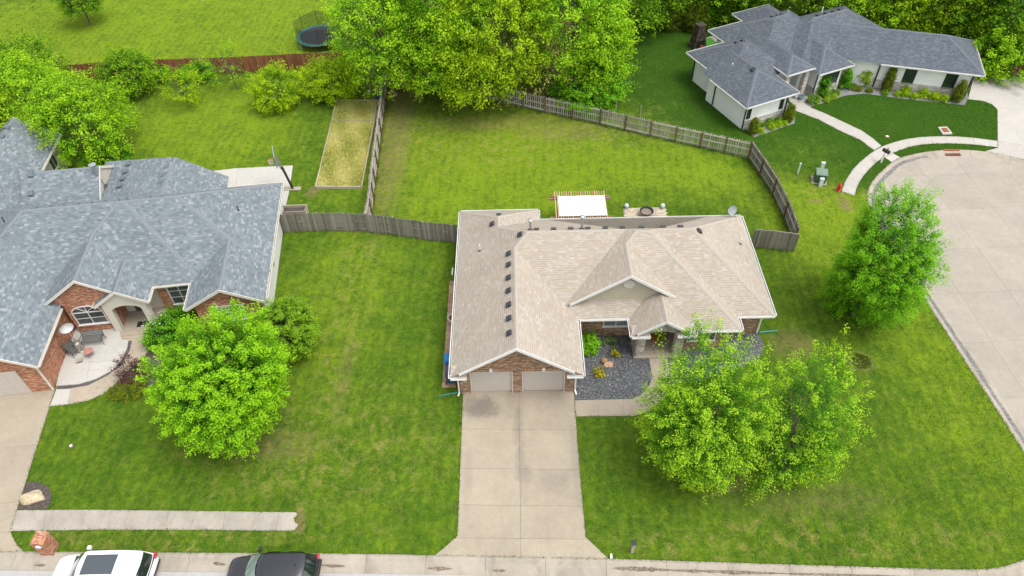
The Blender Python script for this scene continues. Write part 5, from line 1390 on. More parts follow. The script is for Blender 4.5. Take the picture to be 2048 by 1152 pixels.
M['bin_blue'] = plain("blue_bin", (.012, .16, .42, 1), .45, .1, 3); M['bin_dark'] = plain("dark_blue_bin", (.012, .075, .125, 1), .5, .1, 3); M['bin_lid'] = plain("grey_bin_lid", (.06, .068, .08, 1), .55, .1, 3)
bq = P(898.5, 716, 1.05); bin1 = (bq.x, bq.y); bq = P(900.5, 742, 1.0); bin2 = (bq.x, bq.y)
bin_(*bin1, M['bin_blue'], M['bin_blue'], 'bright blue waste bin beside the garage wall', math.pi)
bin_(*bin2, M['bin_dark'], M['bin_lid'], 'dark teal waste bin with grey lid at the garage corner', math.pi)
pot = empty('planter_pot', P(907, 647), 0, 'round white-rimmed planter pot at the west house wall', 'planter')
m = MB(); m.lathe([(.18, 0), (.30, .30), (.33, .52), (.36, .55), (.36, .62), (.30, .62), (.28, .52)], 18); m.build('pot', plain("pot_clay", (.55, .48, .42, 1), .7, .12), pot, smooth=False); m = MB(); m.lathe([(.001, .54), (.29, .53)], 14); m.build('soil', plain("pot_soil", (.17, .07, .045, 1), .95, .3, 9), pot)
wb = empty('lawn_marker', P(905, 545), 0, 'white plastic drain marker lying in grass by the west wall', 'marker'); m = MB(); m.obox((0, .0, .05), (.05, 0, 0), (0, .30, 0), (0, 0, .05)); m.build('panel', M['pvc'], wb); m = MB(); m.lathe([(.05, 0), (.05, .12), (.001, .13)], 8, c=(0, .34, 0)); m.build('cap', M['pvc'], wb)

# ================================================================ rocks
def rock(px, py, sx, sy, sz, mat, label, seed, rz=0.0, parent=None, name='boulder'):
    bm = bmesh.new(); bmesh.ops.create_icosphere(bm, subdivisions=3, radius=1.0); r = random.Random(seed)
    pl = [(Vector((r.uniform(-1, 1), r.uniform(-1, 1), r.uniform(-.6, 1))).normalized(), r.uniform(.62, .9)) for _ in range(14)]
    for v in bm.verts:
        c = v.co.copy()
        for n, d in pl:
            k = c.dot(n)
            if k > d: c -= n * (k - d)
        c += c.normalized() * r.uniform(-.015, .015); v.co = Vector((c.x * sx, c.y * sy, max(c.z, -.35) * sz + .3 * sz))
    me = bpy.data.meshes.new(name); bm.to_mesh(me); bm.free(); me.materials.append(mat)
    o = link(name, me, None, loc=P(px, py)); o.rotation_euler = (0, 0, rz); tag(o, label, 'boulder'); return o
def rock_mat(name, stops):
    t = NT(name); co = t.coord(); n = t.noise(co, 2.2, 6, .7, .6); t.base(t.mix(1., t.ramp(n, stops), t.ramp(t.noise(co, 16, 4), [(.3, .75), (.7, 1.15)]), 'MULTIPLY')); t.set(Roughness=.92); t.bump(t.noise(co, 7, 6, .7), .6, .05); return t.mat
M['rock_buff'] = rock_mat("buff_limestone", [(.25, (.30, .22, .12, 1)), (.55, (.52, .43, .29, 1)), (.8, (.60, .52, .40, 1))])
M['rock_pink'] = rock_mat("pink_sandstone", [(.25, (.33, .15, .07, 1)), (.5, (.52, .34, .22, 1)), (.8, (.62, .50, .38, 1))])
M['rock_brown'] = rock_mat("brown_sandstone", [(.25, (.20, .10, .05, 1)), (.6, (.42, .25, .13, 1)), (.85, (.52, .38, .25, 1))])
rock(66, 997, .82, .44, .42, M['rock_buff'], 'big buff limestone boulder in mulch beside the left driveway', 12, .12)
rock(1209, 724, .27, .21, .30, M['rock_brown'], 'brown boulder standing behind the pink one in dark gravel', 5, .2)
rock(1217, 731, .37, .24, .24, M['rock_pink'], 'pale pink boulder in the dark gravel bed', 8, .1)

# ================================================================ mailboxes
mb = empty('brick_mailbox', P(101, 1099), math.radians(-1.5), 'red brick mailbox pillar at the kerb beside the white car', 'mailbox')
bt = P(97, 1068, 1.35)
m = MB(); m.box(-.33, .33, -.33, .33, 0, 1.22); m.build('pillar', M['red_brick'], mb)
m = MB(); m.face([(-.35, -.35, 1.22), (.35, -.35, 1.22), (.35, .35, 1.22), (-.35, .35, 1.22)])
pts = [(-.35, 1.221), (.35, 1.221), (.35, 1.27), (.20, 1.40), (-.20, 1.40), (-.35, 1.27)]
for y, f in ((-.35, 0), (.35, 1)): q = [(x, y, z) for x, z in pts]; m.face(q if not f else q[::-1])
for i in range(6): a, b = pts[i], pts[(i + 1) % 6]; m.face([(a[0], -.35, a[1]), (a[0], .35, a[1]), (b[0], .35, b[1]), (b[0], -.35, b[1])])
m.build('cap', M['red_brick'], mb)
m = MB(); q = [(.17 * math.cos(k * math.pi / 8), .13 * math.sin(k * math.pi / 8)) for k in range(16)]; m.face([(x, -.352, 1.02 + z) for x, z in q]); m.tube([(0, -.33, 1.02), (0, -.365, 1.02)], .15, 16); m.build('mail_door', M['pvc'], mb)
m2 = empty('post_mailbox', P(1264, 1104), 0, 'weathered wooden post mailbox with dark lid at the front kerb', 'mailbox')
m = MB(); m.box(-.07, .07, -.07, .07, 0, .95); m.build('post', M['bed_wood'], m2)
m = MB(); m.box(-.10, .10, -.18, .14, .95, 1.12); bevel(m.build('box', M['black_metal'], m2), .03, 2)
m = MB(); m.box(-.09, .09, -.195, -.182, .97, 1.10); m.build('box_door', M['galv'], m2)
ws = empty('kerb_marker', P(1222, 1116), 0, 'white kerb marker at the corner of the driveway apron', 'marker'); m = MB(); m.box(-.05, .06, -.07, .16, 0, .14); bevel(m.build('block', M['pvc'], ws), .02); m = MB(); m.tube([(0, .1, .14), (0, .1, .3)], .02, 6); m.build('rod', M['pvc'], ws)
m3 = empty('post_mailbox', P(1762, 325), math.radians(35), 'black mailbox on a white post beside the curved sidewalk', 'mailbox')
m = MB(); m.box(-.05, .05, -.05, .05, 0, 1.05); m.build('post', M['pvc'], m3)
m = MB(); pr = [(-.12, 0)] + [(-.12 * math.cos(k * math.pi / 8), .14 + .12 * math.sin(k * math.pi / 8)) for k in range(9)] + [(.12, 0)]
for y, f in ((-.35, 0), (.25, 1)): q = [(x, y, 1.06 + z) for x, z in pr]; m.face(q if not f else q[::-1])
for i in range(len(pr)): a, b = pr[i], pr[(i + 1) % len(pr)]; m.face([(a[0], -.35, 1.06 + a[1]), (a[0], .25, 1.06 + a[1]), (b[0], .25, 1.06 + b[1]), (b[0], -.35, 1.06 + b[1])])
m.build('box', M['black_metal'], m3, merge=True); m = MB(); m.box(.125, .14, -.1, .0, 1.2, 1.4); m.build('flag', M['orange'], m3)

# ================================================================ hydrant, utility cabinet, pedestals, drains
hy = empty('fire_hydrant', P(1676, 381.5), 0, 'red fire hydrant at the end of the curved sidewalk', 'fire hydrant'); M['red'] = plain("hydrant_red", (.50, .018, .02, 1), .4, .12, 5)
m = MB(); m.lathe([(.17, 0), (.17, .05), (.11, .06), (.11, .48), (.15, .50), (.15, .56), (.12, .60), (.09, .70), (.04, .74), (.03, .80), (.001, .80)], 14); m.build('barrel', M['red'], hy, smooth=False)
for d in ((1, 0), (-1, 0), (0, -1)):
    m = MB(); m.tube([(d[0] * .08, d[1] * .08, .42), (d[0] * .19, d[1] * .19, .42)], .055, 10); m.build('nozzle', M['red'], hy)
uc = empty('utility_cabinet', P(1638, 362), math.radians(-14), 'dark green utility transformer cabinet on a pad', 'utility cabinet')
M['cab_green'] = plain("cabinet_green", (.055, .10, .065, 1), .55, .08, 3); M['cab_top'] = plain("cabinet_top", (.13, .19, .14, 1), .5, .08, 3)
m = MB(); m.box(-.62, .55, -.5, .5, 0, .07); m.build('pad', M['walk'], uc)
m = MB(); m.box(-.42, .42, -.40, .40, .07, .85); m.build('cabinet', M['cab_green'], uc)
m = MB(); lo = [(-.46, -.44, .852), (.46, -.44, .852), (.46, .42, .852), (-.46, .42, .852)]; hi = [(-.43, -.40, .92), (.43, -.40, .92), (.43, .40, .97), (-.43, .40, .97)]
m.face(hi); m.face(lo[::-1])
for k in range(4): m.face([lo[k], lo[(k + 1) % 4], hi[(k + 1) % 4], hi[k]])
m.build('lid', M['cab_top'], uc)
def pedestal(px, py, h, r, label):
    o = empty('utility_pedestal', P(px, py), 0, label, 'utility pedestal'); m = MB(); m.prism([(-r, -r * .7), (r, -r * .7), (r, r * .7), (-r, r * .7)], 0, h - .1); m.build('body', M['galv2'], o)
    m = MB(); m.prism([(-r * 1.15, -r * .85), (r * 1.15, -r * .85), (r * 1.15, r * .85), (-r * 1.15, r * .85)], h - .1, h); bevel(m.build('cap', M['galv2'], o), .02)
M['galv2'] = plain("pale_green_grey_plastic", (.50, .58, .56, 1), .5, .06, 3)
pedestal(1640.5, 345, 1.0, .13, 'pale utility pedestal behind the green cabinet'); pedestal(1640, 371.5, .72, .14, 'pale utility pedestal in front of the green cabinet'); pedestal(1595, 347.5, 1.05, .06, 'slim white utility marker post by the east fence')
M['rust'] = plain("rusty_grate", (.24, .075, .03, 1), .85, .3, 7)
di = [P(*q) for q in ((1875, 256), (1893, 255.5), (1904, 269), (1885, 270.5))]
dr_ = empty('storm_drain', di[0], 0, 'square storm drain with rusty grate in the dark lawn', 'storm drain')
m = MB(); q = [(p.x - di[0].x, p.y - di[0].y) for p in di]; m.prism(q, -.1, .12); m.build('collar', M['pale'], dr_)
c_ = Vector((sum(p[0] for p in q) / 4, sum(p[1] for p in q) / 4)); qi = [(c_.x + (p[0] - c_.x) * .58, c_.y + (p[1] - c_.y) * .58) for p in q]
m = MB(); m.prism(qi, .05, .126); m.build('pit', M['black_metal'], dr_)
for k in range(6):
    t0 = (k + .5) / 6; a = Vector(qi[0]).lerp(Vector(qi[1]), t0); b = Vector(qi[3]).lerp(Vector(qi[2]), t0); m = MB(); m.beam((a.x, a.y, .14), (b.x, b.y, .14), .085, .03); m.build('bar', M['rust'], dr_)
ci = empty('kerb_inlet', P(1903, 303.5, -.05), math.radians(-2), 'rusty cast-iron kerb inlet at the cul-de-sac edge', 'storm drain')
m = MB(); m.box(-.62, .62, .02, .20, .0, .12); m.build('hood', M['rust'], ci); m = MB(); m.box(-.6, .6, -.5, -.02, -.05, -.045); m.build('pit', M['black_metal'], ci)
for k in range(9): m = MB(); a = -.58 + k * .145; m.box(a - .03, a + .03, -.5, -.02, -.043, -.015); m.build('bar', M['rust'], ci)
for px, py, lb in ((1774, 273.5, 'small red and white cleanout cap in the dark lawn'),):
    o = empty('cleanout_cap', P(px, py), 0, lb, 'cleanout cap'); m = MB(); m.lathe([(.20, 0), (.20, .03), (.001, .035)], 16); m.build('collar', M['rust'], o); m = MB(); m.lathe([(.11, .036), (.11, .08), (.001, .09)], 12); m.build('cap', M['pvc'], o)
o = empty('cleanout_cap', P(142.5, 892), 0, 'small white cleanout cap in the lawn beside the left driveway', 'cleanout cap'); m = MB(); m.lathe([(.16, 0), (.15, .015), (.001, .02)], 14); m.build('collar', M['soil'], o); m = MB(); m.lathe([(.08, .02), (.08, .07), (.001, .08)], 12); m.build('cap', M['pvc'], o)
for px, py, h, lb in ((1232, 222, 1.1, 'thin wooden stake behind the picket fence beside the dense bush'), (1280, 233, 1.15, 'thin wooden stake in grass behind the picket fence'), (1086, 192, .95, 'thin wooden stake behind the picket fence under the trees')):
    o = empty('wooden_stake', P(px, py), 0, lb, 'stake'); m = MB(); m.box(-.03, .03, -.02, .02, 0, h); m.build('shaft', M['pale_wood'], o); m = MB(); m.lathe([(.045, h), (.001, h + .07)], 4); m.build('tip', M['pale_wood'], o)

# ================================================================ patio furniture of the left house
ph = empty('patio_heater', P(163, 701, .06), 0, 'tall steel patio heater with round reflector on the curved patio', 'patio heater'); M['steel'] = plain("brushed_steel", (.50, .48, .43, 1), .28, .1, 6, metal=.85); M['alu'] = plain("reflector_aluminium", (.62, .62, .61, 1), .3, .06, 4, metal=.6)
m = MB(); m.lathe([(.001, 0), (.27, 0), (.27, .08), (.23, .10), (.22, .78), (.16, .86), (.06, .90), (.001, .90)], 18); m.build('tank_housing', M['steel'], ph)
m = MB(); m.tube([(0, 0, .9), (0, 0, 1.95)], .035, 8); m.build('stem', M['steel'], ph)
m = MB(); m.lathe([(.07, 1.95), (.11, 1.97), (.11, 2.15), (.06, 2.18)], 12); m.build('burner', M['steel'], ph)
m = MB(); m.lathe([(.44, 2.20), (.40, 2.245), (.2, 2.30), (.10, 2.315), (.09, 2.34), (.001, 2.345)], 24); m.lathe([(.001, 2.29), (.2, 2.285), (.44, 2.19)], 24); m.build('reflector', M['alu'], ph, smooth=False)
def slat_seat(px, py, rz, w, label, name, nslat=5):
    r = empty(name, P(px, py, .06), rz, label, 'bench' if w > 1 else 'chair')
    for k in range(nslat): m = MB(); y = -.22 + k * .44 / (nslat - 1); m.box(-w / 2, w / 2, y - .035, y + .035, .40, .425); m.build('seat_slat', M['mesh_grey'], r)
    for k in range(4): m = MB(); z = .50 + k * .11; m.obox((0, .25 + k * .03, z), (w / 2, 0, 0), (0, .012, 0), (0, .006, .04)); m.build('back_slat', M['mesh_grey'], r)
    for sx in (-1, 1):
        x = sx * w / 2; m = MB(); m.tube([(x, -.25, 0), (x, -.25, .62), (x, .22, .64)], .02, 6); m.build('arm', M['black_metal'], r); m = MB(); m.tube([(x, .30, 0), (x, .24, .42), (x, .36, .92)], .02, 6); m.build('leg', M['black_metal'], r)
    m = MB(); m.beam((-w / 2, -.24, .38), (w / 2, -.24, .38), .03, .03); m.build('front_rail', M['black_metal'], r)
M['mesh_grey'] = plain("grey_patio_metal", (.12, .13, .125, 1), .5, .15, 6)
slat_seat(190, 686, LA, 1.35, 'dark metal garden bench against the red brick wall', 'garden_bench')
slat_seat(152, 707, LA + math.radians(55), .62, 'dark metal patio chair beside the patio heater', 'patio_chair')
st = empty('side_table', P(182, 711, .06), 0, 'small round red metal table on the curved patio', 'table'); M['faded_red'] = plain("faded_red_paint", (.36, .17, .15, 1), .5, .1, 4)
m = MB(); m.lathe([(.001, .50), (.30, .50), (.31, .48), (.30, .465), (.001, .465)], 20); m.build('table_top', M['faded_red'], st)
for k in range(3): a = k * 2.09 + .5; m = MB(); m.tube([(.05 * math.cos(a), .05 * math.sin(a), .46), (.08 * math.cos(a), .08 * math.sin(a), .2), (.26 * math.cos(a), .26 * math.sin(a), .0)], .016, 6); m.build('leg', M['faded_red'], st)
fs = empty('footstool', P(160.5, 723.5, .06), .5, 'small tan wooden footstool in front of the patio chair', 'stool'); m = MB(); m.box(-.17, .17, -.13, .13, .12, .2); bevel(m.build('top', M['bed_wood'], fs), .02)
for x in (-.13, .13):
    for y in (-.09, .09): m = MB(); m.box(x - .02, x + .02, y - .02, y + .02, 0, .12); m.build('leg', M['bed_wood'], fs)
dm = empty('door_mat', P(287, 648, .02), LA, 'dark grey door mat at the arched stucco entry', 'door mat'); m = MB(); m.box(-.40, .40, -.25, .25, .02, .04); m.build('rug', M['black_metal'], dm); m = MB(); m.box(-.43, .43, -.28, .28, .005, .019); m.build('border', M['mesh_grey'], dm)

# ================================================================ around the white house
def pot_(px, py, mat, label, r=.2, h=.35):
    o = empty('plant_pot', P(px, py, .02), 0, label, 'plant pot'); m = MB(); m.lathe([(.7 * r, 0), (r, h * .8), (r * 1.08, h * .85), (r * 1.08, h), (r * .85, h), (r * .8, h * .8)], 14); m.build('pot', mat, o); m = MB(); m.lathe([(.001, h * .85), (r * .82, h * .82)], 10); m.build('soil', M['soil'], o)
pot_(1592, 196, M['pvc'], 'white plant pot at the white house entrance'); M['pot_blue'] = plain("blue_glaze", (.16, .30, .36, 1), .35); pot_(1601, 199, M['pot_blue'], 'large pale blue plant pot at the white house entrance', .24, .4); pot_(1601.5, 191, M['pot_blue'], 'smaller blue plant pot behind the large pale blue one', .18, .36)
of = empty('outdoor_fireplace', P(1394, 94), VA, 'tall dark tapered outdoor fireplace behind the white house', 'fireplace'); M['dark_stone'] = stone("dark_fieldstone", [(0., (.035, .028, .024, 1)), (.6, (.075, .06, .05, 1)), (.95, (.12, .10, .085, 1))], 4, 1.5)
def tap(m, w0, w1, z0, z1, d0=None, d1=None):
    d0, d1 = d0 or w0, d1 or w1; lo = [(-w0, -d0, z0), (w0, -d0, z0), (w0, d0, z0), (-w0, d0, z0)]; hi = [(-w1, -d1, z1), (w1, -d1, z1), (w1, d1, z1), (-w1, d1, z1)]
    for k in range(4): m.face([lo[k], lo[(k + 1) % 4], hi[(k + 1) % 4], hi[k]])
    m.face(hi); m.face(lo[::-1])
m = MB(); tap(m, .75, .38, 0, 2.3, .5, .34); m.build('stack', M['dark_stone'], of); m = MB(); tap(m, .42, .42, 2.3, 2.42, .38, .38); m.build('cap', M['dark_stone'], of); m = MB(); m.box(-.4, .4, -.52, -.40, .3, .9); m.build('opening', M['black_metal'], of)
tag(slab_piece('terrace', [(p.x, p.y) for p in PP([(1377, 90), (1392, 102), (1440, 92), (1450, 72), (1424, 72)])], -.1, .03, M['new_walk'], None), kind='structure')
tf = empty('putting_mat', P(1412, 86, .035), VA, 'small bright green artificial turf mat on the rear terrace', 'mat'); m = MB(); m.box(-1.0, 1.0, -.7, .7, 0, .03); m.build('turf', plain("artificial_turf", (.05, .20, .02, 1), .9, .1), tf); m = MB(); m.box(-1.03, 1.03, -.73, .73, -.005, .012); m.build('edge', M['black_metal'], tf)
ty = empty('toy_car', P(1402, 95, .03), 1.0, 'orange and yellow plastic ride-on toy beside the fireplace', 'toy'); M['toy_y'] = plain("yellow_plastic", (.55, .32, .03, 1), .4)
m = MB(); m.box(-.38, .38, -.2, .2, .12, .36); bevel(m.build('body', M['orange'], ty), .06, 2); m = MB(); m.box(-.1, .25, -.16, .16, .361, .52); bevel(m.build('seat', M['toy_y'], ty), .04, 2)
for x in (-.25, .25):
    for y in (-.2, .2): m = MB(); m.tube([(x, y - .04, .12), (x, y + .04, .12)], .12, 12); m.build('wheel', M['black_metal'], ty)
# things standing on the white house's drive
gr = empty('barbecue_grill', P(1989, 143), .1, 'black barbecue grill at the top of the pale driveway', 'barbecue'); m = MB(); m.box(-.6, .6, -.28, .28, .12, .8); m.build('cabinet', M['black_metal'], gr)
m = MB(); pr = [(-.28, .8), (-.28, .95), (-.15, 1.12), (.1, 1.15), (.28, .98), (.28, .8)]
for x, f in ((-.42, 1), (.42, 0)): q = [(x, y, z) for y, z in pr]; m.face(q if not f else q[::-1])
for i in range(6): a, b = pr[i], pr[(i + 1) % 6]; m.face([(-.42, a[0], a[1]), (.42, a[0], a[1]), (.42, b[0], b[1]), (-.42, b[0], b[1])])
m.build('hood', M['black_metal'], gr, merge=True); m = MB(); m.tube([(-.3, -.3, .92), (.3, -.3, .92)], .02, 6); m.build('handle', M['galv'], gr)
for x in (-.5, .5): m = MB(); m.tube([(x, -.2, .1), (x + .03, -.2, .1)], .1, 12); m.build('wheel', M['black_metal'], gr)
tb = empty('garden_cart', P(2038, 152), -.1, 'low dark garden cart with pink flowers at the drive edge', 'cart'); m = MB(); m.box(-.9, .9, -.4, .4, .25, .62); m.build('bed', M['post_wood'], tb)
for x in (-.8, .8): m = MB(); m.box(x - .05, x + .05, -.38, .38, 0, .25); m.build('leg', M['black_metal'], tb)
for px, py, r_, lb in ((1980, 151, .26, 'black plastic tub beside the barbecue grill'), (2006, 149, .24, 'dark grey tub between the grill and the garden cart'), (1998, 147, .20, 'small dark green tub between two tubs on the drive')):
    o = empty('plastic_tub', P(px, py), 0, lb, 'tub'); m = MB(); m.lathe([(r_ * .8, 0), (r_, .4), (r_ * 1.1, .42), (r_ * 1.05, .45), (r_ * .92, .42), (r_ * .75, .05), (.001, .05)], 14); m.build('shell', M['black_metal'] if px != 1998 else M['cab_green'], o); m = MB(); m.lathe([(.001, .3), (r_ * .85, .3)], 10); m.build('soil', M['soil'], o)
sb = empty('seed_bag', P(1966, 158, .02), .3, 'green and yellow sack lying on the pale driveway', 'sack'); m = MB(); m.obox((0, 0, .08), (.42, 0, 0), (0, .25, 0), (0, 0, .08)); bevel(m.build('bag', plain("green_sack", (.04, .30, .03, 1), .5, .2), sb), .07, 3); m = MB(); m.obox((.06, 0, .162), (.24, 0, 0), (0, .16, 0), (0, 0, .006)); m.build('print', M['toy_y'], sb)

# odds and ends in the shaded garden corner
lp_ = empty('stone_pile', P(785, 188), .3, 'small pile of pinkish stones in the shaded fence corner', 'stone pile')
for k in range(9):
    q = MB(); q.box(-.14, .14, -.09, .09, 0, .11); o = bevel(q.build('stone', M['rock_pink'], lp_, loc=(random.uniform(-.3, .3), random.uniform(-.45, .45), .11 * (k // 4))), .03, 2); o.rotation_euler = (0, 0, random.uniform(0, 3))
bt_ = empty('plastic_tub', P(757, 197), 0, 'dark blue tub behind the garden bed beside the fence', 'tub'); m = MB(); m.lathe([(.2, 0), (.26, .4), (.29, .42), (.27, .45), (.24, .42), (.18, .05), (.001, .05)], 14); m.build('shell', M['bin_dark'], bt_); m = MB(); m.lathe([(.001, .25), (.22, .25)], 10); m.build('water', M['car_glass'] if 'car_glass' in M else M['glass_dark'], bt_)
# ================================================================ parked cars (front towards -X)
def car_paint(name, col, metal=0.0):
    t = NT(name); t.base(col); t.set(Roughness=.28, Metallic=metal, Coat_Weight=1.0, Coat_Roughness=.04, Specular_IOR_Level=.5); return t.mat
M['paint_white'] = car_paint("white_car_paint", (.80, .81, .82, 1)); M['paint_black'] = car_paint("black_car_paint", (.012, .013, .016, 1))
M['tyre'] = plain("tyre_rubber", (.02, .02, .02, 1), .85); M['rim'] = plain("alloy_rim", (.42, .43, .44, 1), .3, .08, 4, metal=.8)
def car_glass(name, col):
    t = NT(name); t.base(col); t.set(Roughness=.03, Specular_IOR_Level=.9, Coat_Weight=.6, Coat_Roughness=.02); return t.mat
M['car_glass'] = car_glass("tinted_car_glass", (.012, .018, .018, 1)); M['wind_glass'] = car_glass("windscreen_glass", (.035, .075, .065, 1)); M['pale_glass'] = car_glass("reflective_windscreen", (.16, .22, .20, 1))
M['red_lamp'] = car_glass("tail_lamp_red", (.35, .012, .015, 1)); M['clear_lamp'] = car_glass("head_lamp", (.25, .27, .28, 1)); M['blk_plastic'] = plain("black_plastic", (.02, .021, .022, 1), .6, .1, 5)

def lerp_tab(tab, x):
    for (x0, v0), (x1, v1) in zip(tab, tab[1:]):
        if x <= x1: k = (x - x0) / (x1 - x0); k = max(0, min(1, k)); return v0 + (v1 - v0) * k
    return tab[-1][1]

def make_car(name, loc, paint, label, L, W, H, belt, hood, ws0, ws1, rf1, rg0, wr, sunroof=None, wglass='wind_glass', rails=False, antenna=False):
    """hood: heights along the bonnet; ws0/ws1 windscreen base/top, rf1 roof end, rg0 rear glass base (from the nose)"""
    r = empty(name, loc, 0, label, 'car'); hw = W / 2; X = lambda x: x - L / 2
    wt = [(0, .70), (.12, .86), (.35, .955), (.8, 1.0), (L - .9, 1.0), (L - .35, .965), (L - .10, .90), (L, .80)]
    zt = hood + [(ws0, belt), (rg0, belt + .02), (L - .12, belt - .10), (L, belt - .28)]
    zl = [(0, .38), (.3, .26), (L - .4, .27), (L, .42)]
    st = [0, .06, .16, .35, .6, .95, 1.3, ws0 - .1, ws0 + .3, 2.3, 2.9, 3.5, rg0 - .3, L - .55, L - .3, L - .12, L - .03, L]
    st = sorted(set(round(s, 3) for s in st if 0 <= s <= L)); m = MB(); rows = []
    for s in st:
        w, zb, z0 = hw * lerp_tab(wt, s), lerp_tab(zt, s), lerp_tab(zl, s); crown = .045 if s < ws0 else .02
        half = [(0, z0), (w * .80, z0), (w * .96, z0 + .10), (w * .995, (z0 + zb) * .5), (w * .985, zb - .16), (w * .93, zb - .035), (w * .80, zb + crown * .35), (w * .45, zb + crown * .85), (0, zb + crown)]
        ring = [(X(s), y, z) for y, z in half] + [(X(s), -y, z) for y, z in half[-2:0:-1]]; rows.append(ring)
    n = len(rows[0])
    for a, b in zip(rows, rows[1:]):
        for k in range(n): m.face([a[k], a[(k + 1) % n], b[(k + 1) % n], b[k]])
    m.face(rows[0]); m.face(rows[-1][::-1])
    body = m.build('body', paint, r, smooth=True, merge=True); ss = body.modifiers.new('s', 'SUBSURF'); ss.levels = 2; ss.render_levels = 2
    # cabin: rings of (belt, mid, roof edge, roof centre) swept from screen base to tailgate
    wb = hw * .915; wrf = hw * wr; zr = H
    def crow(k):     # k in 0..1 along a screen: from base to top
        return k
    cm = MB(); rows = []
    defs = [(ws0, wb, belt + .0, wb * .98, belt + .02), ((ws0 + ws1) / 2, wb * .99, belt, (wb + wrf) / 2, (belt + zr) / 2 - .0), (ws1, wb * .985, belt, wrf, zr - .055), (ws1 + .25, wb * .98, belt, wrf * 1.01, zr - .02), ((ws1 + rf1) / 2, wb * .98, belt, wrf * 1.015, zr), (rf1 - .3, wb * .97, belt, wrf * .99, zr - .035), (rf1, wb * .96, belt, wrf * .95, zr - .075), ((rf1 + rg0) / 2, wb * .95, belt, (wrf * .95 + wb * .9) / 2, (zr - .07 + belt) / 2 + .03), (rg0, wb * .93, belt, wb * .9, belt + .03)]
    for s, w0, z0, w1, z1 in defs:
        bow = .16 if s < ws1 + .01 else (-.10 if s >= rf1 else 0)
        hr = []
        for k in range(4): q = k / 3; hr.append((w0 + (w1 - w0) * q + .03 * math.sin(q * math.pi), z0 - .03 + (z1 - z0 + .03) * q, s))
        for k in (.78, .5, .25, 0.0): hr.append((w1 * k, z1 + (.05 if ws1 - .01 <= s <= rf1 else .035) * (1 - k * k), s - bow * (1 - k * k)))
        rows.append([(X(s_), y, z) for y, z, s_ in hr] + [(X(s_), -y, z) for y, z, s_ in hr[-2::-1]])
    n = len(rows[0])
    for a, b in zip(rows, rows[1:]):
        for k in range(n - 1): cm.face([a[k], b[k], b[k + 1], a[k + 1]])
    cab = cm.build('cabin', paint, r, smooth=True, merge=True); ss = cab.modifiers.new('s', 'SUBSURF'); ss.levels = 2; ss.render_levels = 2
    # glass patches lie on the cabin, a little proud
    def patch(i0, i1, k0, k1, mat, nm, inset=.12, off=.016, sub=4):
        g = MB(); A = [Vector(p) for p in rows[i0][k0:k1 + 1]]; B = [Vector(p) for p in rows[i1][k0:k1 + 1]]
        mids = [Vector(p) for p in rows[(i0 + i1) // 2][k0:k1 + 1]] if i1 - i0 == 2 else None
        def pt(u, v):
            f = v * (len(A) - 1); j = min(int(f), len(A) - 2); fr = f - j
            q = lambda R_: R_[j].lerp(R_[j + 1], fr)
            if mids: return q(A).lerp(q(mids), u * 2) if u < .5 else q(mids).lerp(q(B), u * 2 - 1)
            return q(A).lerp(q(B), u)
        nu, nv = 6, 10; pts = [[None] * (nv + 1) for _ in range(nu + 1)]
        for i in range(nu + 1):
            for j in range(nv + 1):
                u = inset + (1 - 2 * inset) * i / nu; v = inset * .6 + (1 - 1.2 * inset) * j / nv; p = pt(u, v); e = .01
                du = pt(min(u + e, 1), v) - pt(max(u - e, 0), v); dv = pt(u, min(v + e, 1)) - pt(u, max(v - e, 0)); nn = du.cross(dv)
                nn = nn.normalized() if nn.length > 1e-9 else Vector((0, 0, 1))
                if nn.dot(p - Vector((0, 0, belt - .2))) < 0: nn = -nn
                pts[i][j] = p + nn * off
        for i in range(nu):
            for j in range(nv): g.face([pts[i][j], pts[i + 1][j], pts[i + 1][j + 1], pts[i][j + 1]])
        return g.build(nm, mat, r, smooth=True, merge=True)
    last = n - 1
    patch(0, 2, 3, last - 3, M[wglass], 'windscreen', .10); patch(6, 8, 3, last - 3, M['car_glass'], 'rear_window', .08)
    for k0, k1 in ((0, 3), (last - 3, last)):
        patch(2, 4, k0, k1, M['car_glass'], 'side_window', .14); patch(4, 6, k0, k1, M['car_glass'], 'side_window', .14)
    # cowl, bumpers, lamps, mirrors, wheels
    g = MB(); g.box(X(ws0 - .16), X(ws0 + .04), -wb * .86, wb * .86, belt - .005, belt + .055); bevel(g.build('cowl', M['blk_plastic'], r), .02, 2)
    for s_ in (-.35, .25):
        g = MB(); g.tube([(X(ws0 - .02), s_ * hw, belt + .07), (X(ws0 + .16), s_ * hw + .55, belt + .16)], .012, 5); g.build('wiper', M['blk_plastic'], r)
    g = MB(); g.box(X(L - .05), X(L + .03), -hw * .80, hw * .80, .52, .64); bevel(g.build('bumper_strip', M['blk_plastic'], r), .02, 2)
    g = MB(); g.box(X(L - .16), X(L - .02), -hw * .62, hw * .62, belt - .01, belt + .028); g.build('tailgate_strip', M['blk_plastic'], r)
    for sg in (-1, 1):
        g = MB(); g.box(X(L - .24), X(L - .035), sg * hw * .66, sg * hw * .93, belt - .22, belt - .02); bevel(g.build('tail_lamp', M['red_lamp'], r), .03, 2)
        g = MB(); g.box(X(.06), X(.22), sg * hw * .55, sg * hw * .80, .58, .70); bevel(g.build('headlight', M['clear_lamp'], r), .03, 2)
        mx = X(ws0 + .38); g = MB(); g.box(mx - .08, mx + .08, sg * (hw + .06), sg * (hw + .26), belt + .02, belt + .19); mo = bevel(g.build('mirror', paint, r), .05, 3)
        g = MB(); g.box(mx - .03, mx + .04, sg * hw * .90, sg * (hw + .07), belt + .03, belt + .08); g.build('stalk', M['blk_plastic'], mo)
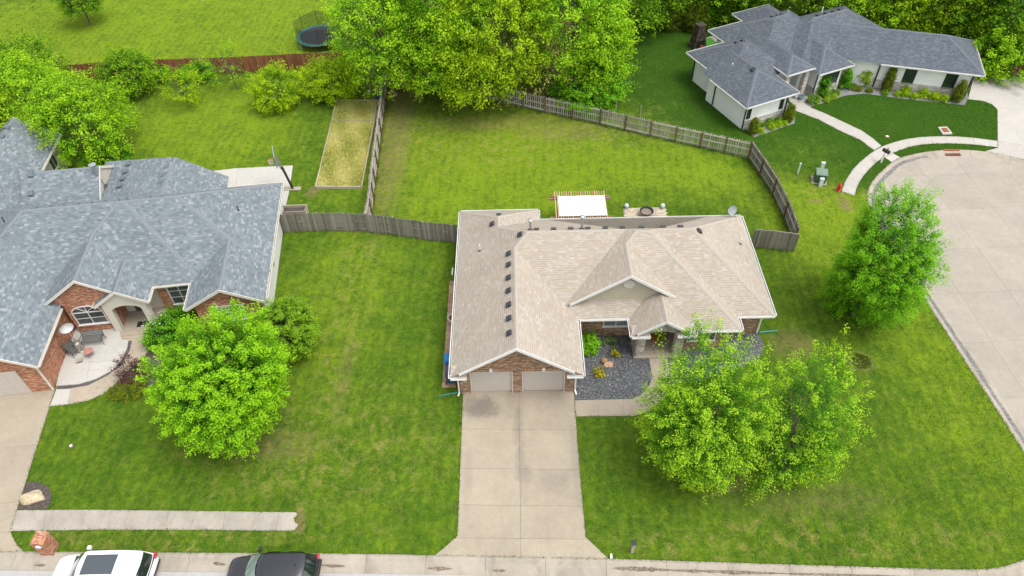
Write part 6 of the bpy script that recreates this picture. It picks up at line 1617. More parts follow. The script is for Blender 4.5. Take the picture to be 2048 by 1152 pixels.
        for wx in (.95, L - 1.05):
            wv = empty('wheel', (0, 0, 0)); wv.parent = r; wv.location = (X(wx), sg * (hw - .13), .36)
            g = MB(); g.lathe([(.24, -.115), (.34, -.12), (.365, -.07), (.365, .07), (.34, .12), (.24, .115)], 28); o = g.build('tyre', M['tyre'], wv, smooth=False); o.rotation_euler = (math.pi / 2, 0, 0)
            g = MB(); g.lathe([(.245, -.10), (.23, .06), (.20, .08), (.001, .07)], 28)
            for k in range(5): a = k * 2 * math.pi / 5; g.beam((0, 0, .085), (.22 * math.cos(a), .22 * math.sin(a), .095), .06, .02)
            o = g.build('rim', M['rim'], wv); o.rotation_euler = (-sg * math.pi / 2, 0, 0)
    if sunroof:
        a, b, f = sunroof; g = MB(); N = 8
        zz = lambda s, y: zr + .05 * (1 - (y / wrf) ** 2) - .03 * ((s - (ws1 + rf1) / 2) / ((rf1 - ws1) / 2)) ** 2 + .0
        for i in range(4):
            for j in range(N):
                s0, s1 = a + (b - a) * i / 4, a + (b - a) * (i + 1) / 4; y0, y1 = -wrf * f + 2 * wrf * f * j / N, -wrf * f + 2 * wrf * f * (j + 1) / N
                g.face([(X(s), y, zz(s, y) + .010) for s, y in ((s0, y0), (s1, y0), (s1, y1), (s0, y1))])
        g.build('sunroof', M['car_glass'] if paint == M['paint_black'] else M['sun_glass'], r, smooth=True, merge=True)
    if rails:
        for sg in (-1, 1):
            g = MB(); g.tube([(X(ws1 + .15), sg * wrf * .93, zr + .0), (X(ws1 + .35), sg * wrf * .95, zr + .055), (X(rf1 - .4), sg * wrf * .95, zr + .05), (X(rf1 - .2), sg * wrf * .92, zr - .02)], .018, 6); g.build('roof_rail', M['rim'], r)
    if antenna:
        g = MB(); g.lathe([(.05, 0), (.02, .05), (.001, .06)], 8, c=(X(rf1 - .35), 0, zr + .03)); g.build('antenna_fin', M['blk_plastic'], r)
    for s in (1.0 / 3,):
        g = MB(); g.box(X(-.012), X(.05), -.26, .26, .45, .56); g.build('number_plate', M['galv'], r)
    return r
M['sun_glass'] = car_glass("sunroof_glass", (.045, .055, .065, 1))
ya = P(200, 1099, 1.78).y; rear = P(317, 1128, .9).x
make_car('parked_car', (rear - 2.84, ya - .72, -.165), M['paint_white'], 'white car with a dark sunroof parked at the kerb', 5.15, 2.0, 1.82, 1.10, [(0, .64), (.12, .86), (.45, .97), (1.0, 1.04)], 1.28, 1.92, 4.72, 5.02, .76, (2.05, 3.65, .66))
yb_ = P(560, 1101, 1.64).y; rear = P(640, 1126, .85).x
make_car('parked_car', (rear - 2.42, yb_ - .69, -.165), M['paint_black'], 'black car with pale reflecting windscreen parked at the kerb', 4.66, 1.86, 1.66, 1.03, [(0, .56), (.12, .76), (.45, .89), (1.0, .97)], 1.22, 2.0, 4.05, 4.52, .75, None, 'pale_glass', rails=False, antenna=True)
# ================================================================ vegetation
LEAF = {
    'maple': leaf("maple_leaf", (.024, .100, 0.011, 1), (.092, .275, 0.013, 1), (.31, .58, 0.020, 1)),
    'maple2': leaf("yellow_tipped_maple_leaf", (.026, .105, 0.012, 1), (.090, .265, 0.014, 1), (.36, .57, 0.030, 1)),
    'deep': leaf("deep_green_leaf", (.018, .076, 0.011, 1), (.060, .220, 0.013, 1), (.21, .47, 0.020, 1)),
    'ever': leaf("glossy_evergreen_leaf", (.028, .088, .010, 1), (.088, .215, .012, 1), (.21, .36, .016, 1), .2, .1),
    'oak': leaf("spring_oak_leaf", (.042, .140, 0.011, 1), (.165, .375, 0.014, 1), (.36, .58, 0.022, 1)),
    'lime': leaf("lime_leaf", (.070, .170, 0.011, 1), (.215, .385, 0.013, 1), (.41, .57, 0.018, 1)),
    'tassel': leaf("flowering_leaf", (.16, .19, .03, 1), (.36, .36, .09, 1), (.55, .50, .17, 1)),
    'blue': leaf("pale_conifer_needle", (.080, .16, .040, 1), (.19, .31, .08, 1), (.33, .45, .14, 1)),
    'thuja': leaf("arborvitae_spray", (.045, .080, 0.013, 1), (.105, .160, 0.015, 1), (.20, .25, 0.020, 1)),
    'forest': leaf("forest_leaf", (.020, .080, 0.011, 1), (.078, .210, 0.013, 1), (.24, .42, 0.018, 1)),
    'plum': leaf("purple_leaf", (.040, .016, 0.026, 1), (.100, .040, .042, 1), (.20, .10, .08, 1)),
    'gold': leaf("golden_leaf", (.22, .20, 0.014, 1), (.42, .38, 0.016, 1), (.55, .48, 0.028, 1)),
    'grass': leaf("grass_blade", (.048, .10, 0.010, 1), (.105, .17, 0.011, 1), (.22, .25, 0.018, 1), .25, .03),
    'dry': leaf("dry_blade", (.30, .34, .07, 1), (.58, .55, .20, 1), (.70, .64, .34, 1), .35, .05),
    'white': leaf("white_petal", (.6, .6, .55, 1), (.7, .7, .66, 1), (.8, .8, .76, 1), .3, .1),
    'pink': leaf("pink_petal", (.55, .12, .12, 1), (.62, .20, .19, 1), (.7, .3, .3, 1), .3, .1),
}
def bark(name, c1, c2):
    t = NT(name); co = t.coord(); n = t.noise(t.mapping(co, (6, 6, 1)), 3, 5, .7); t.base(t.ramp(n, [(.3, c1), (.75, c2)])); t.set(Roughness=.95); t.bump(n, .6, .03); return t.mat
M['bark'] = bark("grey_brown_bark", (.055, .043, .033, 1), (.17, .14, .11, 1)); M['bark_pale'] = bark("pale_bark", (.16, .14, .12, 1), (.36, .33, .29, 1))

def quads_mesh(name, V, leaf_tone, mat):
    """V: (n,4,3) leaf quads, age: (n,)"""
    n = len(V); me = bpy.data.meshes.new(name)
    me.vertices.add(n * 4); me.vertices.foreach_set('co', V.reshape(-1).astype(np.float32))
    me.loops.add(n * 4); me.loops.foreach_set('vertex_index', np.arange(n * 4, dtype=np.int32))
    me.polygons.add(n); me.polygons.foreach_set('loop_start', np.arange(0, n * 4, 4, dtype=np.int32)); me.polygons.foreach_set('loop_total', np.full(n, 4, dtype=np.int32))
    me.update(calc_edges=True); me.materials.append(mat)
    a = me.attributes.new("age", 'FLOAT', 'FACE'); a.data.foreach_set('value', np.clip(leaf_tone, 0, 1).astype(np.float32))
    return me

def unit(v): return v / np.maximum(np.linalg.norm(v, axis=-1, keepdims=True), 1e-9)

def leaves(rng, pos, out, size, up=.6, rnd=.42, wide=.62, droop=.15):
    """quads at pos, facing roughly out/up"""
    n = len(pos); nrm = unit(out * .6 + np.array([0, 0, up]) + rng.normal(size=(n, 3)) * rnd)
    t = unit(np.cross(nrm, rng.normal(size=(n, 3)))); b = np.cross(nrm, t); s = (size * rng.uniform(.65, 1.3, n))[:, None]
    return np.stack([pos - t * s * .5, pos + b * s * wide * .5 - t * s * .05, pos + t * s * .5 - nrm * s * droop, pos - b * s * wide * .5 - t * s * .05], 1)

def crown(rng, R, Rz, n_tuft, per, size, tuft_r, lobes=9, amp=.28, shell=.55, bottom=-.75, gap=.0, age_shift=0.0, shape='round', flat=.8, droop=.15, spray=1.25):
    """leaf quads of a crown centred on the origin: tufts at twig ends on a lumpy outline"""
    d = unit(rng.normal(size=(n_tuft * 3, 3))); d = d[d[:, 2] > bottom][:n_tuft]; T = len(d)
    ld = unit(rng.normal(size=(lobes, 3)) + np.array([0, 0, .25])); la = rng.uniform(-amp, amp * 1.1, lobes)
    mod = 1 + (np.exp(5.0 * (d @ ld.T - 1)) * la).sum(1)
    if gap > 0:
        gd = unit(rng.normal(size=(5, 3))); keep = ~((d @ gd.T) > 1 - gap).any(1) | (rng.random(T) < .25); d, mod = d[keep], mod[keep]; T = len(d)
    u = rng.uniform(0, 1, T) ** .6; rad = shell + (1 - shell) * u
    tip = rng.random(T) < .10; rad = np.where(tip, rng.uniform(1.0, 1.14, T), rad)
    if shape == 'cone':
        h = rng.uniform(0, 1, T) ** 1.25; th = rng.uniform(0, 2 * np.pi, T); rr = (1 - h) * R * rng.uniform(.55, 1.0, T) * (1 + .12 * np.sin(th * 3 + h * 9))
        C = np.stack([rr * np.cos(th), rr * np.sin(th), (h * 2 - 1) * Rz], 1); outd = unit(np.stack([np.cos(th), np.sin(th), np.full(T, .4)], 1)); rad = rng.uniform(.5, 1, T)
    elif shape == 'column':
        h = rng.uniform(0, 1, T); th = rng.uniform(0, 2 * np.pi, T); prof = np.sin(np.clip(h * .93 + .10, 0, 1) * np.pi) ** .55 * (1 - .45 * h); rr = R * 1.25 * prof * rng.uniform(.65, 1.0, T)
        C = np.stack([rr * np.cos(th), rr * np.sin(th), (h * 2 - 1) * Rz], 1); outd = unit(np.stack([np.cos(th), np.sin(th), np.full(T, .6)], 1)); rad = rng.uniform(.6, 1, T)
    else:
        C = d * (mod * rad)[:, None] * np.array([R, R, Rz]); outd = d
    tr = tuft_r * rng.uniform(.65, 1.35, T)
    nl = np.maximum((per * rng.uniform(.6, 1.35, T)).astype(int), 4); idx = np.repeat(np.arange(T), nl); N = len(idx)
    ld_ = unit(rng.normal(size=(N, 3))); k = rng.uniform(.15, 1, N)[:, None] ** .5
    off = ld_ * k * tr[idx][:, None] * np.array([1, 1, flat]) + outd[idx] * (rng.uniform(-.5, spray, N) * tr[idx])[:, None]
    pos = C[idx] + off
    V = leaves(rng, pos, ld_ * .6 + outd[idx] * .6, np.full(N, size), droop=droop)
    leaf_tone = .38 + .30 * (rad[idx] - .7) / .3 + rng.normal(size=T)[idx] * .13 + .24 * (off * outd[idx]).sum(1) / tr[idx] + rng.normal(size=N) * .14 + age_shift  # young outer growth, plus crown shade painted in: inner leaves darker, tips brighter
    return V, leaf_tone, C

def trunk_mb(rng, base_z, targets, R0, h_split, lean=(0, 0)):
    m = MB(); top = Vector((lean[0], lean[1], h_split)); mid = Vector((lean[0] * .4, lean[1] * .4, h_split * .5))
    m.tube([(0, 0, base_z), (0, 0, base_z + .12), mid, top], [R0 * 1.5, R0 * 1.08, R0 * .9, R0 * .75], 9)
    for i, t in enumerate(targets):
        t = Vector(t); s = Vector((lean[0], lean[1], h_split * rng.uniform(.72, 1.0))); k = (t - s); bend = Vector((rng.normal() * .25, rng.normal() * .25, abs(rng.normal()) * .25 + .2))
        p1, p2 = s + k * .35 + bend, s + k * .7 + bend * .6; r1 = R0 * rng.uniform(.32, .5)
        m.tube([s, p1, p2, t], [r1, r1 * .7, r1 * .4, r1 * .12], 6)
        for _ in range(2):
            q = p1.lerp(p2, rng.uniform(.2, .9)); e = q + (t - s) * rng.uniform(.15, .35) + Vector((rng.normal() * .6, rng.normal() * .6, rng.normal() * .4)); m.tube([q, q.lerp(e, .5) + Vector((0, 0, .1)), e], [r1 * .38, r1 * .25, .012], 5)
    return m

TREES = []
def tree(px, py, zc, R, Rz, kind, n_tuft, per, size, tuft_r, label, name='tree', group=None, seed=1, base=None, R0=None, bark_='bark', cat='tree', limbs=12, z_split=None, **kw):
    """crown centre seen at photo pixel (px,py) at height zc; the trunk stands below it (or at the ground pixel base)"""
    rng = np.random.default_rng(seed * 977 + 5); c = P(px, py, zc); b = P(*base) if base else Vector((c.x, c.y, 0))
    root = empty(name, (b.x, b.y, 0), 0, label, cat, group)
    V, leaf_tone, C = crown(rng, R, Rz, n_tuft, per, size, tuft_r, **kw); off = np.array([c.x - b.x, c.y - b.y, zc]); V = V + off; C = C + off
    ok = V[:, :, 2].min(1) > .04; V, leaf_tone = V[ok], leaf_tone[ok]
    link('crown', quads_mesh('crown', V, leaf_tone, LEAF[kind]), root)
    if len(C) > limbs and limbs:
        sel = C[rng.choice(len(C), limbs, replace=False)]; R0 = R0 or R * .045
        zs = z_split or max(.5, zc - Rz * .72)
        trunk_mb(rng, -.05, [tuple(q) for q in sel], R0, zs, (off[0] * .35, off[1] * .35)).build('trunk', M[bark_], root, smooth=True)
    TREES.append(root); return root

# ---- front trees
tree(446, 772, 4.5, 3.3, 3.6, 'maple', 1500, 84, .105, .27, 'large lime-green maple tree on the left front lawn', 'maple_tree', seed=3, base=(487, 868), R0=.17, amp=.30, spray=1.3, age_shift=.06, shell=.42, bottom=-.85)
tree(576, 660, 1.9, 1.72, 1.65, 'ever', 700, 66, .10, .20, 'dense rounded evergreen bush at the corner of the grey-roofed house', 'round_bush', seed=5, amp=.14, shell=.7, cat='bush', R0=.12, bottom=-.9)
tree(1400, 850, 4.1, 2.8, 4.1, 'maple2', 1150, 66, .10, .27, 'yellow-tipped maple tree nearest the front walk', 'maple_tree', seed=11, base=(1392, 942), R0=.15, amp=.60, gap=.05, spray=1.9, bottom=-.9, age_shift=-.08, shell=.4)
tree(1600, 856, 3.8, 2.3, 4.1, 'maple2', 680, 54, .10, .27, 'airy maple tree with visible branches on the front lawn', 'maple_tree', seed=17, base=(1575, 950), R0=.13, amp=.65, gap=.10, spray=2.0, bottom=-.95, age_shift=-.12, shell=.3, limbs=20)
tree(1750, 537, 4.3, 2.95, 4.5, 'deep', 1600, 74, .10, .27, 'deep green tree beside the cul-de-sac kerb', 'street_tree', seed=23, R0=.16, amp=.42, gap=.015, spray=2.0, bottom=-.95, age_shift=.05, shell=.45)
# ---- grove behind the back garden
GV = 'big trees behind the back garden'
tree(768, 70, 6.3, 4.3, 5.2, 'oak', 620, 44, .19, .52, 'tall bright green tree at the west end of the grove by the red-brown fence', 'grove_tree', GV, seed=31, R0=.28, amp=.3, base=(792, 178))
tree(892, 20, 8.2, 5.0, 6.0, 'oak', 640, 44, .20, .56, 'tallest tree of the grove, at the top edge of the photo', 'grove_tree', GV, seed=32, R0=.32, amp=.32)
tree(868, 118, 4.6, 3.0, 3.2, 'oak', 520, 42, .18, .46, 'low spreading tree over the shaded garden corner', 'grove_tree', GV, seed=33, R0=.22, amp=.34, base=(876, 165))
tree(1000, 60, 7.0, 4.6, 5.2, 'lime', 600, 40, .18, .5, 'yellow-green drooping tree in the middle of the grove', 'grove_tree', GV, seed=34, R0=.28, amp=.32, droop=.5, spray=1.6, gap=.03)
tree(950, 138, 4.0, 2.9, 2.7, 'lime', 460, 40, .16, .42, 'yellow-green tree with branches hanging over the picket fence', 'grove_tree', GV, seed=35, R0=.2, amp=.34, droop=.6, spray=1.7)
tree(1155, 35, 7.4, 4.4, 5.2, 'oak', 580, 42, .19, .52, 'broad tree at the east side of the grove', 'grove_tree', GV, seed=36, R0=.28, amp=.32, gap=.02)
tree(1200, 95, 5.2, 2.9, 3.8, 'oak', 380, 40, .17, .44, 'pale green tree at the east edge of the grove beside the dark lawn', 'grove_tree', GV, seed=37, R0=.2, amp=.3)
tree(1112, 100, 5.0, 2.6, 3.4, 'tassel', 240, 26, .15, .42, 'cream-tasselled flowering tree among the grove trees', 'grove_tree', GV, seed=38, R0=.16, amp=.4, gap=.06, limbs=22, bark_='bark_pale')
tree(1172, 172, 1.7, 3.1, 1.9, 'deep', 520, 46, .15, .36, 'dense glossy bush behind the picket fence', 'round_bush', None, seed=39, cat='bush', amp=.25, shell=.6, age_shift=.05, bottom=-.9)
tree(840, -70, 8.5, 5.0, 6.0, 'forest', 420, 40, .22, .6, 'dark tree behind the tallest grove tree', 'grove_tree', GV, seed=40, R0=.3, amp=.3)
tree(1050, -75, 8.5, 5.2, 6.0, 'forest', 420, 40, .22, .6, 'dark tree behind the yellow-green drooping tree', 'grove_tree', GV, seed=41, R0=.3, amp=.3)
tree(1215, -60, 8.5, 4.6, 6.0, 'forest', 420, 40, .22, .6, 'dark tree behind the broad east grove tree', 'grove_tree', GV, seed=42, R0=.3, amp=.3)
tree(1090, 60, 4.0, 1.6, 3.0, 'forest', 60, 12, .14, .4, 'nearly bare grey tree between the grove trees', 'bare_tree', None, seed=43, R0=.14, limbs=26, bark_='bark_pale', gap=.1)
tree(700, 52, 3.2, 1.9, 3.3, 'blue', 420, 44, .13, .34, 'pale soft conifer beside the trampoline', 'conifer_tree', None, seed=44, shape='cone', R0=.12, spray=1.6)
# ---- left back garden
tree(158, 232, 4.0, 3.3, 3.5, 'oak', 560, 44, .15, .42, 'bright tree overhanging the corner of the grey roof', 'garden_tree', None, seed=51, R0=.15, amp=.32, base=(178, 312), gap=.02)
tree(45, 190, 4.2, 3.4, 3.6, 'oak', 460, 44, .16, .44, 'leafy tree at the left photo edge behind the grey roof', 'garden_tree', None, seed=52, R0=.15, amp=.3)
tree(-30, 245, 3.6, 3.0, 3.2, 'lime', 360, 40, .16, .44, 'tree cut by the left photo edge', 'garden_tree', None, seed=53, R0=.14, amp=.3)
tree(66, 136, 3.2, 2.4, 2.6, 'forest', 320, 40, .16, .4, 'dull green tree in front of the red-brown fence', 'garden_tree', None, seed=54, R0=.12, amp=.3)
tree(12, 121, 1.7, .9, 2.2, 'thuja', 220, 40, .11, .26, 'dark pointed evergreen at the end of the red-brown fence', 'conifer_tree', None, seed=55, shape='column', R0=.08)
tree(257, 147, 1.9, 2.25, 1.9, 'forest', 420, 44, .14, .36, 'round dull-green apple tree in front of the fence', 'fruit_tree', None, seed=56, R0=.11, amp=.25, shell=.6, base=(276, 187), age_shift=.05)
tree(360, 170, 2.1, 1.55, 1.6, 'lime', 130, 30, .13, .3, 'young open lime-green sapling between fruit trees', 'fruit_tree', None, seed=57, R0=.06, amp=.4, gap=.08, limbs=16, base=(376, 206))
tree(452, 128, 2.6, 1.9, 1.9, 'oak', 90, 20, .12, .3, 'thin sparse sapling against the red-brown fence', 'fruit_tree', None, seed=58, R0=.05, amp=.45, gap=.1, limbs=22, base=(474, 178))
tree(549, 180, 1.55, 2.15, 1.75, 'lime', 360, 40, .13, .34, 'rounded lime-green shrub beside the raised garden bed', 'large_shrub', None, seed=59, cat='shrub', R0=.09, amp=.3, shell=.5, bottom=-.85)
tree(663, 158, 1.8, 2.6, 1.9, 'lime', 420, 40, .14, .36, 'large lime-green shrub at the far end of the raised bed', 'large_shrub', None, seed=60, cat='shrub', R0=.1, amp=.34, shell=.5, bottom=-.85)
for k, (x, y, r_, lb) in enumerate(((402, 143, .95, 'small bright bush low against the red-brown fence'), (320, 150, .7, 'little dark bush between apple tree and sapling'), (372, 150, .75, 'low dark bush behind the lime-green sapling'))):
    tree(x, y, r_ * .8, r_, r_ * .9, 'deep', 90, 36, .13, .28, lb, 'small_bush', 'bushes along the red-brown fence', seed=61 + k, cat='bush', limbs=5, age_shift=.1 if k == 0 else -.1)
tree(156, -8, 3.1, 2.0, 2.1, 'forest', 330, 40, .15, .4, 'small round tree on the rear lawn at the top edge', 'lawn_tree', None, seed=65, R0=.11, base=(181, 50), amp=.25, z_split=1.4)
tree(218, 318, .5, 1.6, .7, 'deep', 150, 40, .13, .28, 'low dark shrub behind the grey roof beside the flue', 'small_bush', None, seed=66, cat='bush', limbs=5, age_shift=-.1)
# ---- wood behind the white house
WD = 'wood behind the white house'
def wood_tree(k, x, y, zc, R_, Rz_, kind, lb, n=300, **kw): tree(x, y, zc, R_, Rz_, kind, n, 40, .21, .55, lb, 'wood_tree', WD, seed=70 + k, R0=.24, amp=.34, **kw)
WT = [(1262, -25, 5.0, 4.0, 4.6, 'forest', 'dark wood tree beside the grove at the top edge'), (1455, -42, 4.2, 4.0, 4.2, 'forest', 'dark wood tree behind the rear wing of the white house'), (1560, -62, 4.5, 4.2, 4.6, 'oak', 'bright wood tree behind the small rear roof'),
      (1640, -55, 4.4, 4.2, 4.6, 'forest', 'wood tree above the middle of the charcoal roof'), (1730, -22, 3.6, 3.4, 3.8, 'oak', 'pale wood tree right of the main charcoal ridge'), (1790, 0, 3.4, 3.1, 3.6, 'oak', 'soft green wood tree over the charcoal wing'),
      (1862, -8, 4.2, 3.5, 4.2, 'lime', 'bright yellow-green wood tree behind the charcoal wing'), (1795, -75, 6.0, 4.8, 5.4, 'forest', 'tall dark wood tree at the top edge'), (1935, -5, 4.6, 3.4, 4.4, 'forest', 'dark wood tree behind the driveway end'),
      (2010, -40, 6.0, 4.4, 5.4, 'forest', 'tall wood tree in the upper corner'), (2040, 30, 4.6, 3.4, 4.2, 'forest', 'dark wood tree at the right photo edge'), (1925, -80, 7.0, 4.8, 5.6, 'oak', 'tall wood tree at the top edge above the drive'), (1350, -60, 5.5, 4.4, 5.0, 'forest', 'tall dark wood tree above the three evergreens'),
      (1480, -110, 7, 4.8, 5.6, 'forest', 'far wood tree above the rear wing'), (1680, -110, 7, 4.8, 5.6, 'forest', 'far wood tree above the main charcoal ridge')]
for k, (x, y, zc, R_, Rz_, kd, lb) in enumerate(WT): wood_tree(k, x, y, zc, R_, Rz_, kd, lb)
for k, (x, y, r_, lb) in enumerate(((1838, 56, 1.7, 'leafy undergrowth bush touching the charcoal wing eave'), (1890, 60, 1.7, 'bright undergrowth bush behind the wing gable end'), (1975, 108, 2.3, 'bright bush behind the barbecue grill'), (2030, 118, 2.2, 'bright bush behind the garden cart'), (1945, 62, 2.0, 'dark undergrowth bush below the wood'), (1990, 72, 2.6, 'dark undergrowth bush below the tall wood tree'), (1415, 8, 1.9, 'dark undergrowth bush beside the evergreens'), (1450, 8, 1.7, 'dark bush left of the rear wing'), (1500, -6, 1.7, 'dark bush behind the rear wing'))):
    tree(x, y, r_ * .75, r_, r_ * .9, 'oak' if k < 4 else 'forest', 190, 40, .19, .42, lb, 'undergrowth_bush', 'undergrowth below the wood', seed=90 + k, cat='bush', limbs=5, amp=.35, age_shift=0 if k < 4 else -.12)
for k, (x, y, lb) in enumerate(((1342, 18, 'leftmost of the three columnar evergreens by the dark lawn'), (1391, 20, 'rightmost of the three columnar evergreens by the dark lawn'), (1310, 6, 'columnar evergreen half hidden by the grove'))):
    tree(x, y, 2.0, 1.15, 2.3, 'thuja', 320, 44, .13, .3, lb, 'evergreen_tree', 'columnar evergreens', seed=100 + k, shape='column', R0=.1, limbs=4)

# ---- bed plants
def bush(px, py, r, h, kind, label, seed, n=60, per=36, size=.09, name='garden_bush', group=None, cat='bush', tr=.16, **kw):
    tree(px, py, h * .5, r, h * .55, kind, n, per, size, tr, label, name, group, seed=seed, cat=cat, limbs=4, R0=.03, z_split=.1, bottom=-.6, **kw)
bush(1177, 688, .50, .7, 'deep', 'leafy green bush in the gravel corner by the garage', 111, 110, 34, .13, tr=.22, age_shift=.15)
bush(1221, 684, .26, .3, 'blue', 'small pale sprouting plant in the dark gravel', 112, 26, 20, .09)
bush(1231, 708, .16, .42, 'gold', 'upright golden shrub beside the boulders', 113, 26, 24, .07, tr=.08, amp=.6)
bush(1201, 745, .27, .34, 'gold', 'spreading golden shrub in front of the boulders', 114, 36, 24, .07, tr=.09, amp=.6)
bush(265, 742, .95, 1.1, 'plum', 'dark purple-leaved shrub at the patio edge', 115, 110, 22, .10, tr=.22, amp=.5, gap=.06)
bush(325, 664, 1.0, 1.2, 'deep', 'rose bush with white flowers beside the arched entry', 116, 160, 36, .11, tr=.22)
bush(352, 640, .85, 1.1, 'deep', 'dark bush below the tall front window', 117, 120, 36, .11, tr=.22, age_shift=-.1)
bush(238, 783, .55, .35, 'grass', 'low green shrub at the bend of the entry walk', 118, 90, 30, .09, age_shift=-.1); bush(262, 776, .7, .5, 'grass', 'low spreading shrub under the purple-leaved one', 119, 110, 30, .09, age_shift=-.1)
rng = np.random.default_rng(5)
rb = empty('flower_cluster', P(325, 664), 0, 'white blossoms on the rose bush', 'flowers')
pos = unit(rng.normal(size=(70, 3)) + np.array([0, 0, .8])) * np.array([1.05, 1.05, .75]) + np.array([0, 0, .7]); V = leaves(rng, pos, unit(pos), np.full(70, .10), wide=1.0, rnd=.3)
link('blossom', quads_mesh('blossom', V, rng.random(70), LEAF['white']), rb)
pk = empty('flower_cluster', P(2038, 152), 0, 'pink flowers in the dark garden cart', 'flowers')
pos = rng.uniform(-1, 1, (260, 3)) * np.array([.85, .36, .14]) + np.array([0, 0, .75]); V = leaves(rng, pos, np.tile([0, 0, 1.], (260, 1)), np.full(260, .12), wide=1.0); link('blossom', quads_mesh('blossom', V, rng.random(260), LEAF['pink']), pk)
# white house beds
def cone_ever(px, py, h, r, lb, sd): 
    c = P(px, py); q = tree(px, py, h * .5, r, h * .5, 'thuja', 260, 40, .085, .16, lb, 'dwarf_conifer', 'pointed conifers at the white house', seed=sd, shape='column', limbs=0, base=None)
def place_base(px, py, z):      # ground pixel -> pixel of the crown centre straight above it
    b = P(px, py); v = Vector((b.x, b.y, z - CAM_H)); d = v.dot(FWD); return (1024 + F_PX * v.dot(RIGHT) / d, 576 + F_PX * v.dot(DOWN) / d)
for k, (x, y, h, r, lb) in enumerate(((1771, 181, 2.4, .34, 'tall pointed conifer at the near end of the charcoal wing'), (1911, 202, 2.0, .34, 'pointed conifer at the far end of the charcoal wing by the drive'), (1505, 266, 1.35, .24, 'small pointed conifer at the outer corner of the white wall'), (1575, 243, 1.6, .27, 'pointed conifer below the narrow window near the walk'))):
    cx, cy = place_base(x, y, h * .5); cone_ever(cx, cy, h, r, lb, 120 + k)
tall = ((1643, 190, 1.9, .36, 'dark upright shrub left of the tall dark window'), (1687, 176, 1.8, .34, 'dark upright shrub right of the tall dark window'))
for k, (x, y, h, r, lb) in enumerate(tall): cx, cy = place_base(x, y, h * .5); tree(cx, cy, h * .5, r, h * .5, 'deep', 160, 36, .10, .2, lb, 'upright_shrub', 'upright shrubs at the white house', seed=130 + k, cat='shrub', limbs=4, R0=.03, z_split=.2, age_shift=-.15)
cx, cy = place_base(1724, 168, .9); tree(cx, cy, .95, .58, .65, 'lime', 120, 34, .10, .22, 'small bright maple in the corner of the white house', 'small_maple', seed=135, R0=.04, limbs=8)
small = [(1626, 206, .55, 'ever'), (1655, 197, .45, 'ever'), (1669, 190, .42, 'ever'), (1703, 178, .4, 'ever'), (1716, 181, .32, 'grass'), (1738, 184, .3, 'grass'), (1733, 170, .5, 'deep'), (1769, 189, .32, 'ever'), (1793, 191, .3, 'lime'), (1810, 187, .45, 'lime'), (1808, 192, .35, 'lime'), (1826, 196, .35, 'lime'), (1845, 194, .5, 'lime'), (1866, 199, .42, 'lime'), (1872, 196, .38, 'lime'), (1886, 202, .42, 'lime'), (1519, 257, .42, 'ever'), (1539, 250, .42, 'ever'), (1555, 246, .4, 'ever'), (1521, 266, .3, 'lime'), (1543, 258, .33, 'lime'), (1556, 253, .32, 'lime'), (1568, 250, .28, 'lime'), (1652, 203, .3, 'lime'), (1667, 197, .28, 'lime')]
where = ['beside the blue pots', 'in front of the tall dark window', 'right below the tall dark window', 'in the inner corner bed', 'at the inner corner bed edge', 'near the hose in the corner bed', 'under the small bright maple', 'at the foot of the tall conifer', 'first in the row along the charcoal wing', 'second in the row along the charcoal wing', 'in front of the second of the wing row', 'third in the row along the charcoal wing', 'largest in the row along the charcoal wing', 'fifth in the row along the charcoal wing', 'behind the fifth of the wing row', 'last in the wing row before the conifer', 'next to the small corner conifer', 'in the middle of the corner bed', 'nearest the walk conifer', 'at the outer edge of the corner bed', 'in front of the middle corner-bed bush', 'at the bed edge near the walk conifer', 'at the end of the corner bed edge', 'at the bed edge below the upright shrub', 'at the bed edge right of that shrub']
PROTO = {}
for k, (x, y, r, kd) in enumerate(small):
    word = {'ever': 'clipped dark green', 'lime': 'small lime-green', 'grass': 'low grassy green', 'deep': 'dark leafy'}[kd]
    lb = f'{word} bush {where[k]}'; key = kd
    if key not in PROTO:
        rg = np.random.default_rng(140 + k); V, leaf_tone, C = crown(rg, 1.0, .85, 70, 34, .20, .34, bottom=-.5, amp=.15, shell=.7); V = V + np.array([0, 0, .7]); ok = V[:, :, 2].min(1) > .02
        m_ = MB(); m_.tube([(0, 0, -.1), (0, 0, .7)], [.06, .03], 6); PROTO[key] = (quads_mesh('crown', V[ok], leaf_tone[ok], LEAF[kd]), m_.mesh('trunk', M['bark']))
    b = P(x, y, .01); root = empty('clipped_bush', b, random.uniform(0, 6), lb, 'bush', 'small bushes in the white house beds'); root.scale = (r * .78, r * .78, r * .8)
    link('crown', PROTO[key][0], root); link('trunk', PROTO[key][1], root)

# ---- grass: blades over the lawns, tufts along edges
def pip(x, y, poly):
    ins = np.zeros(len(x), bool); n = len(poly); j = n - 1
    for i in range(n):
        xi, yi = poly[i][0], poly[i][1]; xj, yj = poly[j][0], poly[j][1]
        if yi != yj:
            c = ((yi > y) != (yj > y)) & (x < (xj - xi) * (y - yi) / (yj - yi) + xi); ins ^= c
        j = i
    return ins
xy = lambda pts: [(p[0], p[1]) for p in pts]
EX = [xy(road_poly), dr_poly, xy(fw), xy(ld), xy(sp_), xy(lwp), xy(pa), xy(bcp2), xy(wpoly), xy(so + si[::-1]), xy(stub), xy(wdp), xy(gb), xy(pp_), [(-4.9, 26.5), (15.7, 26.9), (15.7, 39.6), (-4.9, 40.6)] if False else [(-3.9, 26.6), (3.4, 26.6), (3.4, 31), (15.5, 31), (15.5, 39.6), (-3.9, 40.6)]]
for o in (o for o in bpy.data.objects if o.name.startswith(('gravel_bed', 'mulch_bed'))):
    pass
